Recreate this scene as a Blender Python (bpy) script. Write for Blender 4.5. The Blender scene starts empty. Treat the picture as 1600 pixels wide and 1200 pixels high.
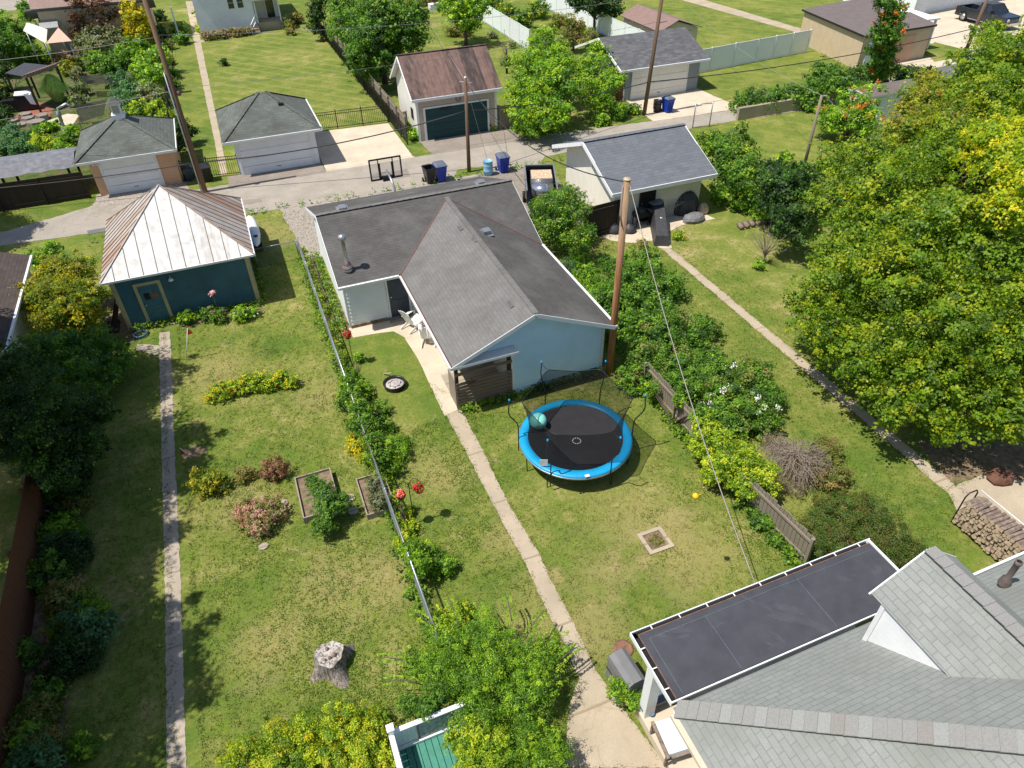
import bpy, bmesh, math, random
import numpy as np
from mathutils import Matrix, Vector
R_ = math.radians
# ------------------------------------------------------------ camera, world, sun, exposure
sc = bpy.context.scene
F_, PITCH, ROLL, YAW, CH = 1094.24, R_(39.458), R_(-1.29), R_(21.06), 17.5
cp, sp = math.cos(PITCH), math.sin(PITCH)
FW = Vector((math.sin(YAW)*cp, math.cos(YAW)*cp, -sp)); RT = Vector((math.cos(YAW), -math.sin(YAW), 0)); UP = RT.cross(FW)
RT2 = RT*math.cos(ROLL)+UP*math.sin(ROLL); UP2 = -RT*math.sin(ROLL)+UP*math.cos(ROLL)
CAM = Vector((0, 0, CH))
cd = bpy.data.cameras.new("camera"); cam = bpy.data.objects.new("camera", cd); sc.collection.objects.link(cam)
cam.matrix_world = Matrix(((RT2.x, UP2.x, -FW.x, 0), (RT2.y, UP2.y, -FW.y, 0), (RT2.z, UP2.z, -FW.z, CH), (0, 0, 0, 1)))
cd.sensor_width = 36; cd.lens = F_/1600*36; cd.clip_start = .2; cd.clip_end = 2000
sc.camera = cam
SUN_EL, SUN_SHADOW_AZ = R_(64), R_(1)     # direction in which shadows fall, counter-clockwise from +X
w = bpy.data.worlds.new("World"); sc.world = w; w.use_nodes = True
nt = w.node_tree; bg = nt.nodes['Background']; sky = nt.nodes.new('ShaderNodeTexSky'); sky.sky_type = 'NISHITA'; sky.sun_disc = False
sky.sun_elevation = SUN_EL
toS = Vector((-math.cos(SUN_SHADOW_AZ)*math.cos(SUN_EL), -math.sin(SUN_SHADOW_AZ)*math.cos(SUN_EL), math.sin(SUN_EL)))
sky.sun_rotation = math.atan2(toS.x, toS.y)
nt.links.new(sky.outputs[0], bg.inputs[0]); bg.inputs[1].default_value = .105
sl = bpy.data.lights.new("sun", 'SUN'); sl.energy = 4.8; sl.angle = R_(.5); sl.color = (1, .95, .86)
so = bpy.data.objects.new("sun", sl); sc.collection.objects.link(so); so.rotation_euler = toS.to_track_quat('Z', 'Y').to_euler()
sc.view_settings.view_transform = 'Standard'; sc.view_settings.look = 'None'; sc.view_settings.exposure = .26; sc.view_settings.gamma = 1
sc.cycles.max_bounces = 6; sc.cycles.diffuse_bounces = 3; sc.cycles.transmission_bounces = 4; sc.cycles.transparent_max_bounces = 12
sc.cycles.use_denoising = True

ORD = 'first second third fourth fifth sixth seventh eighth ninth tenth eleventh twelfth thirteenth fourteenth fifteenth sixteenth seventeenth eighteenth nineteenth twentieth twenty-first twenty-second'.split()
random.seed(7); RNG = np.random.default_rng(11)
COL = sc.collection
def G(px, py, z=0.):
    d = FW+RT2*((px-800)/F_)-UP2*((py-600)/F_); t = (z-CH)/d.z
    return CAM+d*t
def depth(p): return (Vector(p)-CAM).dot(FW)
ORG = {}
# ------------------------------------------------------------ object helpers
def tag(o, label=None, cat=None, group=None, kind=None):
    if label: o['label'] = label
    if cat: o['category'] = cat
    if group: o['group'] = group
    if kind: o['kind'] = kind
    return o
def thing(name, label, cat, loc=(0, 0, 0), rz=0, group=None):
    o = bpy.data.objects.new(name, None); COL.objects.link(o); o.location = loc; o.rotation_euler = (0, 0, rz)
    o.empty_display_size = .2
    ORG[o] = Vector((0, 0, 0)) if rz or loc is None else Vector(loc)
    return tag(o, label, cat, group)
def local_thing(name, label, cat, loc, rz=0, group=None):
    o = thing(name, label, cat, loc, rz, group); ORG[o] = Vector((0, 0, 0)); return o
def copy_tree(o, parent=None):
    c = o.copy(); COL.objects.link(c); c.parent = parent
    for ch in list(o.children): copy_tree(ch, c)
    return c
def auto_uv(me):
    uv = me.uv_layers.new(name="UVMap")
    n = len(me.polygons)
    nor = np.empty(n*3, np.float32); me.polygons.foreach_get('normal', nor); nor = nor.reshape(-1, 3)
    ls = np.empty(n, np.int32); lt = np.empty(n, np.int32); me.polygons.foreach_get('loop_start', ls); me.polygons.foreach_get('loop_total', lt)
    vi = np.empty(len(me.loops), np.int32); me.loops.foreach_get('vertex_index', vi)
    co = np.empty(len(me.vertices)*3, np.float32); me.vertices.foreach_get('co', co); co = co.reshape(-1, 3)
    u = np.stack([-nor[:, 1], nor[:, 0], np.zeros(n)], 1); ln = np.linalg.norm(u, axis=1); flat = ln < .05
    u[flat] = (1, 0, 0); u[~flat] /= ln[~flat][:, None]
    v = np.cross(nor, u)
    pi = np.repeat(np.arange(n), lt); order = np.concatenate([np.arange(a, a+b) for a, b in zip(ls, lt)]) if n else np.zeros(0, int)
    P = co[vi[order]]
    out = np.zeros((len(me.loops), 2), np.float32)
    out[order, 0] = (P*u[pi]).sum(1); out[order, 1] = (P*v[pi]).sum(1)
    uv.data.foreach_set('uv', out.ravel())
SPLIT = {'fungus', 'standing_seams', 'corner_trim', 'gutter', 'fascia', 'ridge_cap', 'post', 'porch_post', 'wheel', 'bumper', 'floodlight', 'valley_flashing', 'shingle_patch', 'leg', 'armrest', 'door_bracket', 'hip_flashing', 'rail', 'stand'}
class MB:
    def __init__(s): s.v = []; s.f = []; s.m = []; s.sm = []; s.g = []; s.hold = False
    def poly(s, pts, mi=0, sm=False):
        b = len(s.v); s.v += [tuple(p) for p in pts]; s.f.append(tuple(range(b, b+len(pts)))); s.m.append(mi); s.sm.append(sm); return s
    def mesh(s, vs, fs, mi=0, sm=False):
        b = len(s.v); s.v += [tuple(p) for p in vs]
        for f in fs: s.f.append(tuple(b+i for i in f)); s.m.append(mi); s.sm.append(sm)
        return s
    def box(s, x0, x1, y0, y1, z0, z1, mi=0):
        vs = [(x, y, z) for z in (z0, z1) for x, y in ((x0, y0), (x1, y0), (x1, y1), (x0, y1))]
        return s.mesh(vs, [(3, 2, 1, 0), (4, 5, 6, 7), (0, 1, 5, 4), (1, 2, 6, 5), (2, 3, 7, 6), (3, 0, 4, 7)], mi)
    def bar(s, p, q, w_, h_=None, mi=0, up=(0, 0, 1)):
        p = Vector(p); q = Vector(q); h_ = h_ or w_; d = (q-p).normalized(); u = Vector(up)
        if abs(d.dot(u)) > .98: u = Vector((0, 1, 0))
        a = d.cross(u).normalized()*w_/2; b = a.cross(d).normalized()*h_/2
        vs = [p-a-b, p+a-b, p+a+b, p-a+b, q-a-b, q+a-b, q+a+b, q-a+b]
        return s.mesh(vs, [(0, 1, 2, 3), (7, 6, 5, 4), (0, 4, 5, 1), (1, 5, 6, 2), (2, 6, 7, 3), (3, 7, 4, 0)], mi)
    def tube(s, pts, r, n=8, mi=0, cap=True, sm=True):
        pts = [Vector(p) for p in pts]; rs = r if isinstance(r, (list, tuple)) else [r]*len(pts); vs = []; a = None
        for i, p in enumerate(pts):
            d = (pts[min(i+1, len(pts)-1)]-pts[max(i-1, 0)]).normalized()
            if a is None: a = d.orthogonal().normalized()
            a = (a-d*a.dot(d)).normalized(); b = d.cross(a)
            vs += [p+(a*math.cos(t)+b*math.sin(t))*rs[i] for t in [2*math.pi*k/n for k in range(n)]]
        fs = [(i*n+k, i*n+(k+1) % n, (i+1)*n+(k+1) % n, (i+1)*n+k) for i in range(len(pts)-1) for k in range(n)]
        if cap: fs += [tuple(reversed(range(n))), tuple((len(pts)-1)*n+k for k in range(n))]
        return s.mesh(vs, fs, mi, sm)
    def lathe(s, cx, cy, prof, n=16, mi=0, sm=True, sx=1, sy=1):
        vs = [(cx+r*sx*math.cos(2*math.pi*k/n), cy+r*sy*math.sin(2*math.pi*k/n), z) for r, z in prof for k in range(n)]
        fs = [(i*n+k, i*n+(k+1) % n, (i+1)*n+(k+1) % n, (i+1)*n+k) for i in range(len(prof)-1) for k in range(n)]
        return s.mesh(vs, fs, mi, sm)
    def slab(s, pts, t, mi=0, mside=None):   # planar polygon (ccw from outside) thickened inwards
        pts = [Vector(p) for p in pts]; nrm = Vector((0, 0, 0))
        for i in range(len(pts)): nrm += (pts[i]-pts[0]).cross(pts[(i+1) % len(pts)]-pts[0])
        nrm.normalize(); lo = [p-nrm*t for p in pts]; n = len(pts); b = len(s.v); s.v += [tuple(p) for p in pts+lo]
        ms = mi if mside is None else mside
        s.f.append(tuple(range(b, b+n))); s.m.append(mi); s.sm.append(False)
        s.f.append(tuple(reversed(range(b+n, b+2*n)))); s.m.append(ms); s.sm.append(False)
        for i in range(n):
            j = (i+1) % n; s.f.append((b+i, b+n+i, b+n+j, b+j)); s.m.append(ms); s.sm.append(False)
        return s
    def prism(s, xy, z0, z1, mi=0):
        return s.slab([(x, y, z1) for x, y in xy], z1-z0, mi)
    def mark(s):
        # faces added since the last mark are one piece
        k = (s.g[-1]+1) if s.g else 0; s.g += [k]*(len(s.f)-len(s.g))
    def build(s, name, mats, parent=None, keep=False):
        if name in SPLIT and parent is not None:
            # each loose piece becomes a part of its own
            par = list(range(len(s.v)))
            def find(a):
                while par[a] != a: par[a] = par[par[a]]; a = par[a]
                return a
            for f in s.f:
                for q in f[1:]: par[find(q)] = find(f[0])
            key = [find(f[0]) for f in s.f]
            if s.g: s.mark(); gk = s.g
            else: gk = key
            seen = []; [seen.append(x) for x in gk if x not in seen]
            if len(seen) > 1:
                last = None
                for x in seen:
                    p = MB(); mp = {}
                    for f, mi, sm, kk in zip(s.f, s.m, s.sm, gk):
                        if kk != x: continue
                        for q in f:
                            if q not in mp: mp[q] = len(p.v); p.v.append(s.v[q])
                        p.f.append(tuple(mp[q] for q in f)); p.m.append(mi); p.sm.append(sm)
                    last = p._build(name, mats, parent, keep)
                return last
        return s._build(name, mats, parent, keep)
    def _build(s, name, mats, parent=None, keep=False):
        if not isinstance(mats, (list, tuple)): mats = [mats]
        v = np.array(s.v, float)
        if parent is not None:
            og = ORG[parent]
        elif keep: og = Vector((0, 0, 0))
        else:
            lo, hi = v.min(0), v.max(0); og = Vector(((lo[0]+hi[0])/2, (lo[1]+hi[1])/2, lo[2]))
        v = v-np.array(og)
        me = bpy.data.meshes.new(name); me.from_pydata(v.tolist(), [], s.f); me.update()
        for m in mats: me.materials.append(m)
        me.polygons.foreach_set('material_index', s.m); me.polygons.foreach_set('use_smooth', s.sm)
        auto_uv(me)
        o = bpy.data.objects.new(name, me); COL.objects.link(o)
        if parent is not None: o.parent = parent; ORG[o] = og
        else: o.location = og; ORG[o] = og
        return o
# ------------------------------------------------------------ materials
class N:
    def __init__(s, name, rough=.8, spec=.3, metal=0):
        s.mat = bpy.data.materials.new(name); s.mat.use_nodes = True; s.t = s.mat.node_tree; s.p = s.t.nodes['Principled BSDF']
        s.p.inputs['Roughness'].default_value = rough; s.p.inputs['Specular IOR Level'].default_value = spec; s.p.inputs['Metallic'].default_value = metal
        s.tc = s.t.nodes.new('ShaderNodeTexCoord')
    def n(s, typ, **k):
        q = s.t.nodes.new('ShaderNode'+typ)
        for a, b in k.items():
            if a.startswith('i_'):
                a = a[2:]; a = int(a) if a.isdigit() else a.replace('_', ' ')
                if hasattr(b, 'is_linked') or hasattr(b, 'links'): s.t.links.new(b, q.inputs[a])
                else: q.inputs[a].default_value = b
            else: setattr(q, a, b)
        return q
    def l(s, a, b): s.t.links.new(a, b)
    def noise(s, scale, detail=4, rough=.55, vec=None, dist=0):
        q = s.n('TexNoise'); q.inputs['Scale'].default_value = scale; q.inputs['Detail'].default_value = detail; q.inputs['Roughness'].default_value = rough; q.inputs['Distortion'].default_value = dist
        s.l(vec or s.tc.outputs['Object'], q.inputs['Vector']); return q.outputs['Fac']
    def ramp(s, fac, stops):
        q = s.n('ValToRGB'); s.l(fac, q.inputs[0]); e = q.color_ramp.elements
        while len(e) < len(stops): e.new(.5)
        for i, (p, c) in enumerate(stops):
            e[i].position = p; e[i].color = (*c, 1) if not isinstance(c, (int, float)) else (c, c, c, 1)
        return q.outputs[0]
    def mix(s, fac, a, b, mode='MIX'):
        q = s.n('Mix', data_type='RGBA', blend_type=mode)
        for sock, x in ((q.inputs[0], fac), (q.inputs[6], a), (q.inputs[7], b)):
            if isinstance(x, (int, float)): sock.default_value = x
            elif isinstance(x, tuple): sock.default_value = (*x, 1)
            else: s.l(x, sock)
        return q.outputs[2]
    def math(s, op, a, b=None, c=None):
        q = s.n('Math', operation=op)
        for i, x in enumerate((a, b, c)):
            if x is None: continue
            if isinstance(x, (int, float)): q.inputs[i].default_value = x
            else: s.l(x, q.inputs[i])
        return q.outputs[0]
    def color(s, c):
        if isinstance(c, tuple): s.p.inputs['Base Color'].default_value = (*c, 1)
        else: s.l(c, s.p.inputs['Base Color'])
        return s
    def bump(s, h, strength=.5, dist=.02, prev=None):
        q = s.n('Bump'); q.inputs['Strength'].default_value = strength; q.inputs['Distance'].default_value = dist; s.l(h, q.inputs['Height'])
        if prev is not None: s.l(prev, q.inputs['Normal'])
        s.l(q.outputs[0], s.p.inputs['Normal']); return q.outputs[0]
def tint(c, k): return tuple(min(1, x*k) for x in c)
def plain(name, c, rough=.6, var=.12, scale=6, metal=0, bump=.0, spec=.4):
    m = N(name, rough, spec, metal); f = m.noise(scale, 5)
    m.color(m.ramp(f, [(.3, tint(c, 1-var)), (.7, tint(c, 1+var))]))
    if bump: m.bump(m.noise(scale*8, 4), bump, .01)
    return m.mat
def wood(name, c1, c2, rough=.8):
    m = N(name, rough, .2); mp = m.n('Mapping'); m.l(m.tc.outputs['UV'], mp.inputs[0]); mp.inputs['Scale'].default_value = (2, 30, 1)
    f = m.noise(1.6, 6, .65, mp.outputs[0]); g = m.noise(1.2, 3)
    m.color(m.mix(m.math('MULTIPLY', g, .6), m.ramp(f, [(.3, c1), (.7, c2)]), tint(c1, .8))); m.bump(f, .3, .01); return m.mat
def siding(name, c, pitch=.115, vertical=False, dirt=.08, amp=.012):
    m = N(name, .55, .35); sep = m.n('SeparateXYZ'); m.l(m.tc.outputs['UV'], sep.inputs[0])
    v = sep.outputs[0 if vertical else 1]; saw = m.math('FRACT', m.math('DIVIDE', v, pitch))
    g = m.noise(1.3, 4); g2 = m.noise(14, 3)
    if vertical: h = m.math('SMOOTH_MIN', m.math('PINGPONG', saw, .5), .06, .02)
    else: h = m.math('SUBTRACT', 1, saw)
    m.color(m.ramp(m.math('ADD', m.math('MULTIPLY', g, .7), m.math('MULTIPLY', g2, .3)), [(.35, tint(c, 1-dirt)), (.65, tint(c, 1+dirt*.5))]))
    m.bump(h, 1, amp*(6 if vertical else 1)); return m.mat
def shingle(name, cols, w_=.3, h_=.14, stain=None, bumpd=.012, joint_shade=None, msz=.009):
    m = N(name, .9, .15); br = m.n('TexBrick'); m.l(m.tc.outputs['UV'], br.inputs[0]); br.offset = .5; br.squash = 1
    br.inputs['Scale'].default_value = 1; br.inputs['Brick Width'].default_value = w_; br.inputs['Row Height'].default_value = h_
    br.inputs['Mortar Size'].default_value = msz; br.inputs['Mortar Smooth'].default_value = .2; br.inputs['Bias'].default_value = 0
    br.inputs['Color1'].default_value = (*cols[0], 1); br.inputs['Color2'].default_value = (*cols[1], 1); br.inputs['Mortar'].default_value = (*(joint_shade or tint(cols[0], .55)), 1)  # tab joints, with the shadow line under each course painted dark as well
    sep = m.n('SeparateXYZ'); m.l(m.tc.outputs['UV'], sep.inputs[0]); saw = m.math('FRACT', m.math('DIVIDE', sep.outputs[1], h_))
    wob = m.noise(2.5, 4)
    # random tab blocks
    cx = m.math('FLOOR', m.math('DIVIDE', sep.outputs[1], h_)); c2 = m.math('FLOOR', m.math('DIVIDE', m.math('ADD', sep.outputs[0], m.math('MULTIPLY', cx, .37)), w_*.8))
    cb = m.n('CombineXYZ'); m.l(cx, cb.inputs[0]); m.l(c2, cb.inputs[1]); wn = m.n('TexWhiteNoise', noise_dimensions='2D'); m.l(cb.outputs[0], wn.inputs[0])
    base = m.mix(.45, br.outputs[0], m.ramp(wn.outputs[0], [(0, cols[0]), (.5, cols[1]), (1, cols[2])]))
    grain = m.noise(90, 2); base = m.mix(.35, base, m.ramp(grain, [(.3, tint(cols[0], .6)), (.7, tint(cols[2], 1.35))]))
    if stain: base = m.mix(m.ramp(m.noise(.55, 5, .6), [(.45, 0.), (.7, .75)]), base, stain)
    base = m.mix(m.ramp(wob, [(.3, .25), (.7, 0.)]), base, tint(cols[0], .7))
    m.color(base)
    b1 = m.bump(m.math('SUBTRACT', 1, saw), .9, bumpd); m.bump(grain, .35, .006, b1); return m.mat
def metal_roof(name, stops, rust, rsc=1.2, lo=.45, hi=.62, rough=.5, metal=.3):
    m = N(name, rough, .4, metal); mp = m.n('Mapping'); m.l(m.tc.outputs['UV'], mp.inputs[0]); mp.inputs['Scale'].default_value = (3, .7, 1)
    st = m.noise(rsc, 7, .65, mp.outputs[0]); g = m.noise(3, 5)
    sep = m.n('SeparateXYZ'); m.l(m.tc.outputs['UV'], sep.inputs[0]); cell = m.math('FLOOR', m.math('DIVIDE', sep.outputs[0], .55)); wn = m.n('TexWhiteNoise', noise_dimensions='1D'); m.l(cell, wn.inputs['W'])
    base = m.ramp(g, stops); f = m.math('ADD', m.math('MULTIPLY', st, .75), m.math('MULTIPLY', wn.outputs[0], .25))
    m.color(m.mix(m.ramp(f, [(lo, 0.), (hi, 1.)]), base, rust)); m.bump(g, .15, .01); return m.mat
def concrete(name, c, crack=.5, dirt=(.12, .1, .07), joint=0):
    m = N(name, .9, .2); a = m.noise(.8, 6, .6); b = m.noise(30, 4); base = m.ramp(a, [(.3, tint(c, .82)), (.7, tint(c, 1.1))])
    base = m.mix(m.ramp(b, [(.35, .35), (.6, 0.)]), base, tint(c, .7))
    base = m.mix(m.ramp(m.noise(2.2, 7, .7), [(.58, 0.), (.75, crack)]), base, dirt)
    if joint: sep = m.n('SeparateXYZ'); m.l(m.tc.outputs['Object'], sep.inputs[0]); fr = m.math('FRACT', m.math('DIVIDE', m.math('ADD', sep.outputs[1], m.math('MULTIPLY', a, .12)), joint)); base = m.mix(m.ramp(fr, [(0, .75), (.022, .6), (.035, 0.)]), base, dirt)
    vo = m.n('TexVoronoi', feature='DISTANCE_TO_EDGE'); vo.inputs['Scale'].default_value = .42; mp = m.n('VectorMath', operation='ADD'); nv = m.n('TexNoise'); nv.inputs['Scale'].default_value = 1.5; nv.inputs['Detail'].default_value = 5; m.l(m.tc.outputs['Object'], nv.inputs[0]); m.l(m.tc.outputs['Object'], mp.inputs[0]); m.l(nv.outputs['Color'], mp.inputs[1]); m.l(mp.outputs[0], vo.inputs['Vector'])
    base = m.mix(m.ramp(vo.outputs['Distance'], [(0, crack*.9), (.006, crack*.5), (.012, 0.)]), base, dirt)
    m.color(base); m.bump(b, .3, .01); return m.mat
def grass_mat(name, stripes=0, dry=1.):
    m = N(name, .95, .1); P = m.tc.outputs['Object']
    big = m.noise(.16, 5, .6); mid = m.noise(.75, 6, .7); fine = m.noise(7, 6, .75); vf = m.noise(38, 4, .7)
    mx = m.math('ADD', m.math('MULTIPLY', big, .38), m.math('ADD', m.math('MULTIPLY', mid, .42), m.math('MULTIPLY', fine, .2)))
    base = m.ramp(mx, [(.38, (.07, .135, .018)), (.455, (.118, .172, .026)), (.515, (.185, .21, .042)), (.565, (.275, .262, .08)), (.625, (.42, .34, .17))] if dry >= 1 else
                  [(.40, (.075, .132, .018)), (.48, (.128, .175, .028)), (.54, (.20, .22, .042)), (.62, (.30, .28, .085))])
    weed = m.noise(1.7, 5, .7); base = m.mix(m.ramp(weed, [(.56, 0.), (.64, .6)]), base, (.125, .21, .014))
    spot = m.noise(.9, 7, .75, dist=.6); base = m.mix(m.ramp(spot, [(.60, 0.), (.70, .85 if dry >= 1 else .2)]), base, (.46, .33, .2))
    base = m.mix(m.ramp(fine, [(.36, .5), (.50, 0.)]), base, (.07, .125, .018))
    base = m.mix(m.ramp(vf, [(.36, .5), (.50, 0.)]), base, (.06, .10, .016))
    base = m.mix(m.ramp(vf, [(.52, 0.), (.7, .5)]), base, (.40, .40, .15))
    if dry >= 1:
        # places where the turf has dried out, walked paths beside the concrete
        for x, y, r in ((4.2, 9.6, 1.1), (5.6, 9.2, 1.2), (6.9, 10.6, .9), (8.9, 12.0, 1.6), (1.0, 12.9, 1.0), (-.6, 13.3, 1.3), (-2.6, 12.0, 1.0), (9.4, 10.2, 1.5), (3.6, 16.2, 1.0), (4.6, 12.9, .7), (-2.4, 17.6, 1.2), (-3, 25.5, 1.2), (0.6, 22, 1.0), (5.0, 10.9, .6), (.7, 36.6, 1.6), (-1.4, 8.2, .9), (15.5, 20, 1.6), (14.6, 12.5, .9)):
            dv = m.n('VectorMath', operation='DISTANCE'); m.l(P, dv.inputs[0]); dv.inputs[1].default_value = (x, y, 0)
            f_ = m.math('MULTIPLY', m.ramp(m.math('ADD', m.math('DIVIDE', dv.outputs['Value'], r*1.5), m.math('MULTIPLY', m.math('SUBTRACT', mid, .5), 2.6)), [(.25, .75), (.9, 0.)]), .55)
            base = m.mix(f_, base, (.40, .31, .14))
    if stripes:
        sep = m.n('SeparateXYZ'); m.l(P, sep.inputs[0]); d = m.math('ADD', m.math('MULTIPLY', sep.outputs[0], .75), m.math('MULTIPLY', sep.outputs[1], .66))
        sn = m.math('SINE', m.math('MULTIPLY', m.math('ADD', d, m.math('MULTIPLY', mid, .8)), 4.6))
        base = m.mix(m.math('MULTIPLY', m.ramp(sn, [(.45, 0.), (.9, .5)]), stripes), base, (.36, .31, .12))
    m.color(base); b = m.bump(fine, .5, .06); m.bump(vf, .6, .03, b); return m.mat
M = {}
M['grass'] = grass_mat('grass'); M['lawn'] = grass_mat('mown_grass', .5); M['lush'] = grass_mat('lush_grass', .25, .5)
M['alley'] = concrete('alley_asphalt', (.36, .32, .27), .5, (.2, .17, .13)); M['asphalt'] = concrete('dark_asphalt', (.16, .16, .165), .2)
M['oldasphalt'] = concrete('worn_asphalt', (.28, .24, .205), .5, (.13, .12, .1))
M['walk'] = concrete('walk_concrete', (.44, .365, .27), .35, (.24, .18, .12), 2.4); M['walkgrey'] = concrete('grey_walk', (.40, .34, .27), .0, (.22, .18, .12), 2.6); M['pad'] = concrete('pad_concrete', (.6, .51, .395), .3, (.33, .26, .18))
M['gsoil'] = N('garden_ground', .95, .1); q_ = M['gsoil']; q_.color(q_.ramp(q_.noise(1.6, 7, .7), [(.42, (.05, .09, .02)), (.5, (.10, .14, .03)), (.56, (.12, .09, .06)), (.65, (.2, .15, .1))])); q_.bump(q_.noise(12, 5), .8, .1); M['gsoil'] = q_.mat
M['soil'] = plain('soil', (.2, .145, .095), .95, .4, 5, bump=.6, spec=.1); M['gravel'] = plain('gravel', (.33, .29, .25), .95, .5, 14, bump=.8, spec=.1)
M['white'] = plain('white_paint', (.76, .77, .78), .45, .04, 3); M['whitetrim'] = plain('white_trim', (.72, .72, .72), .5, .06, 4)
M['wsiding'] = siding('white_siding', (.78, .81, .83), .2); M['bsiding'] = siding('pale_blue_siding', (.56, .74, .84), .2); M['wside2'] = siding('warm_white_siding', (.68, .66, .60), .18)
M['stucco'] = plain('cream_wall', (.80, .76, .65), .8, .05, 2); M['blue'] = siding('teal_boards', (.043, .125, .17), .14, dirt=.25, amp=.006)
M['bluedoor'] = plain('teal_door', (.035, .13, .18), .5, .15, 4); M['creamtrim'] = plain('cream_trim', (.42, .36, .21), .6, .1, 4)
M['shgrey'] = shingle('grey_shingle', ((.078, .074, .07), (.098, .094, .09), (.13, .125, .12)), .3, .14, (.17, .165, .16), .009)
M['shlight'] = shingle('weathered_shingle', ((.15, .145, .14), (.185, .18, .172), (.22, .215, .205)), .3, .14, (.11, .105, .1), .009)
M['shdark'] = shingle('charcoal_shingle', ((.055, .055, .062), (.11, .11, .118), (.23, .23, .24)), .5, .2)
M['shblue'] = shingle('slate_shingle', ((.11, .12, .14), (.145, .155, .175), (.2, .21, .235)), .45, .2)
M['shgreen'] = shingle('green_grey_shingle', ((.085, .095, .088), (.13, .145, .13), (.2, .215, .195)), .45, .2, (.07, .07, .06))
M['shnear'] = shingle('pale_green_shingle', ((.225, .24, .228), (.262, .276, .262), (.31, .322, .306)), .33, .15, (.2, .21, .185), .02, (.09, .095, .085), .013)  # joint colour darkened to paint the shadow lines of the courses
M['shbrown'] = shingle('brown_shingle', ((.065, .05, .045), (.09, .072, .065), (.12, .1, .09)), .3, .14)
M['cap1'] = plain('cap_tan', (.262, .258, .245), .9, .12, 30, bump=.4, spec=.1); M['cap2'] = plain('cap_pale', (.285, .29, .276), .9, .12, 30, bump=.4, spec=.1); M['cap3'] = plain('cap_brown', (.25, .235, .22), .9, .12, 30, bump=.4, spec=.1)
q_ = N('rubber_roof', .6, .3); st_ = q_.noise(.55, 5, .6, dist=1.6); q_.color(q_.mix(q_.ramp(st_, [(.58, 0.), (.61, .2), (.66, .03)]), q_.ramp(q_.noise(2, 6, .6), [(.3, (.046, .048, .058)), (.7, (.066, .068, .08))]), (.13, .135, .15))); q_.bump(q_.noise(6, 3), .2, .01); M['epdm'] = q_.mat; M['mroof'] = metal_roof('white_metal_roof', [(.25, (.47, .46, .44)), (.5, (.62, .615, .60)), (.75, (.70, .69, .67))], (.40, .33, .27), 1.7, .54, .78, .6, .0)
M['mrust'] = metal_roof('rusty_metal_roof', [(.3, (.36, .32, .29)), (.7, (.46, .42, .39))], (.30, .16, .09), 1.0, .38, .66, .65, .0)
M['mbrown'] = metal_roof('brown_metal_roof', [(.3, (.15, .09, .075)), (.7, (.22, .135, .11))], (.055, .042, .038), 1.3, .42, .62, .6, .1)
M['croof'] = plain('brown_flat_roof', (.15, .12, .115), .8, .12, 1.5); M['tansiding'] = siding('tan_siding', (.62, .37, .23), .2); M['tanwall'] = plain('tan_block', (.54, .42, .28), .85, .08, 2, bump=.2)
M['cwall'] = siding('pinkish_siding', (.5, .4, .33), .2); M['greendoor'] = siding('dark_green_door', (.008, .052, .06), .5, amp=.01); M['gsiding'] = siding('grey_siding', (.25, .28, .30), .18)
M['ylw'] = siding('yellow_metal', (.66, .58, .38), .3, True, amp=.004); M['cbrown'] = metal_roof('brown_corrugated', [(.3, (.22, .14, .12)), (.7, (.27, .18, .15))], (.2, .13, .11), 1, .5, .9, .6, .05)
M['gdoor'] = siding('white_garage_door', (.80, .82, .84), .53, amp=.02); M['gdoor2'] = siding('cream_garage_door', (.82, .80, .74), .53, amp=.02)
M['navydoor'] = plain('navy_door', (.035, .055, .085), .45, .1, 3); M['glass'] = plain('window_glass', (.02, .025, .03), .08, .2, 2, spec=.8); M['dark'] = plain('dark_interior', (.012, .012, .013), .9, .2, 3)
M['wfence'] = wood('grey_wood', (.20, .165, .125), (.36, .31, .25)); M['dfence'] = wood('dark_wood', (.035, .026, .02), (.075, .055, .042)); M['rfence'] = wood('red_brown_wood', (.13, .055, .028), (.21, .085, .042))
M['pole'] = wood('pole_wood', (.13, .08, .05), (.23, .15, .10)); M['vinyl'] = plain('white_vinyl', (.80, .84, .87), .4, .04, 2); M['galv'] = plain('galvanised', (.42, .43, .44), .35, .15, 8, .7); M['black'] = plain('black_metal', (.015, .015, .017), .45, .2, 6)
M['blackp'] = plain('black_plastic', (.02, .02, .022), .35, .2, 5); M['bluebin'] = plain('blue_plastic', (.01, .045, .36), .4, .1, 4); M['lid'] = plain('grey_lid', (.12, .14, .18), .4, .1, 4); M['drum'] = plain('pale_blue_drum', (.22, .45, .62), .4, .1, 5)
M['tpad'] = plain('blue_pad', (.012, .30, .58), .4, .08, 3); M['tmat'] = plain('jump_mat', (.018, .017, .02), .75, .15, 4); M['ball'] = plain('mint_ball', (.25, .72, .62), .3, .03, 2, spec=.5)
M['wire'] = plain('cable', (.03, .03, .03), .6, .1, 4); M['paleWire'] = plain('pale_cable', (.30, .26, .25), .5, .2, 12); M['red'] = plain('red_paint', (.5, .02, .015), .5, .1, 4); M['yel'] = plain('yellow_plastic', (.8, .5, .02), .4, .05, 4)
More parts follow.
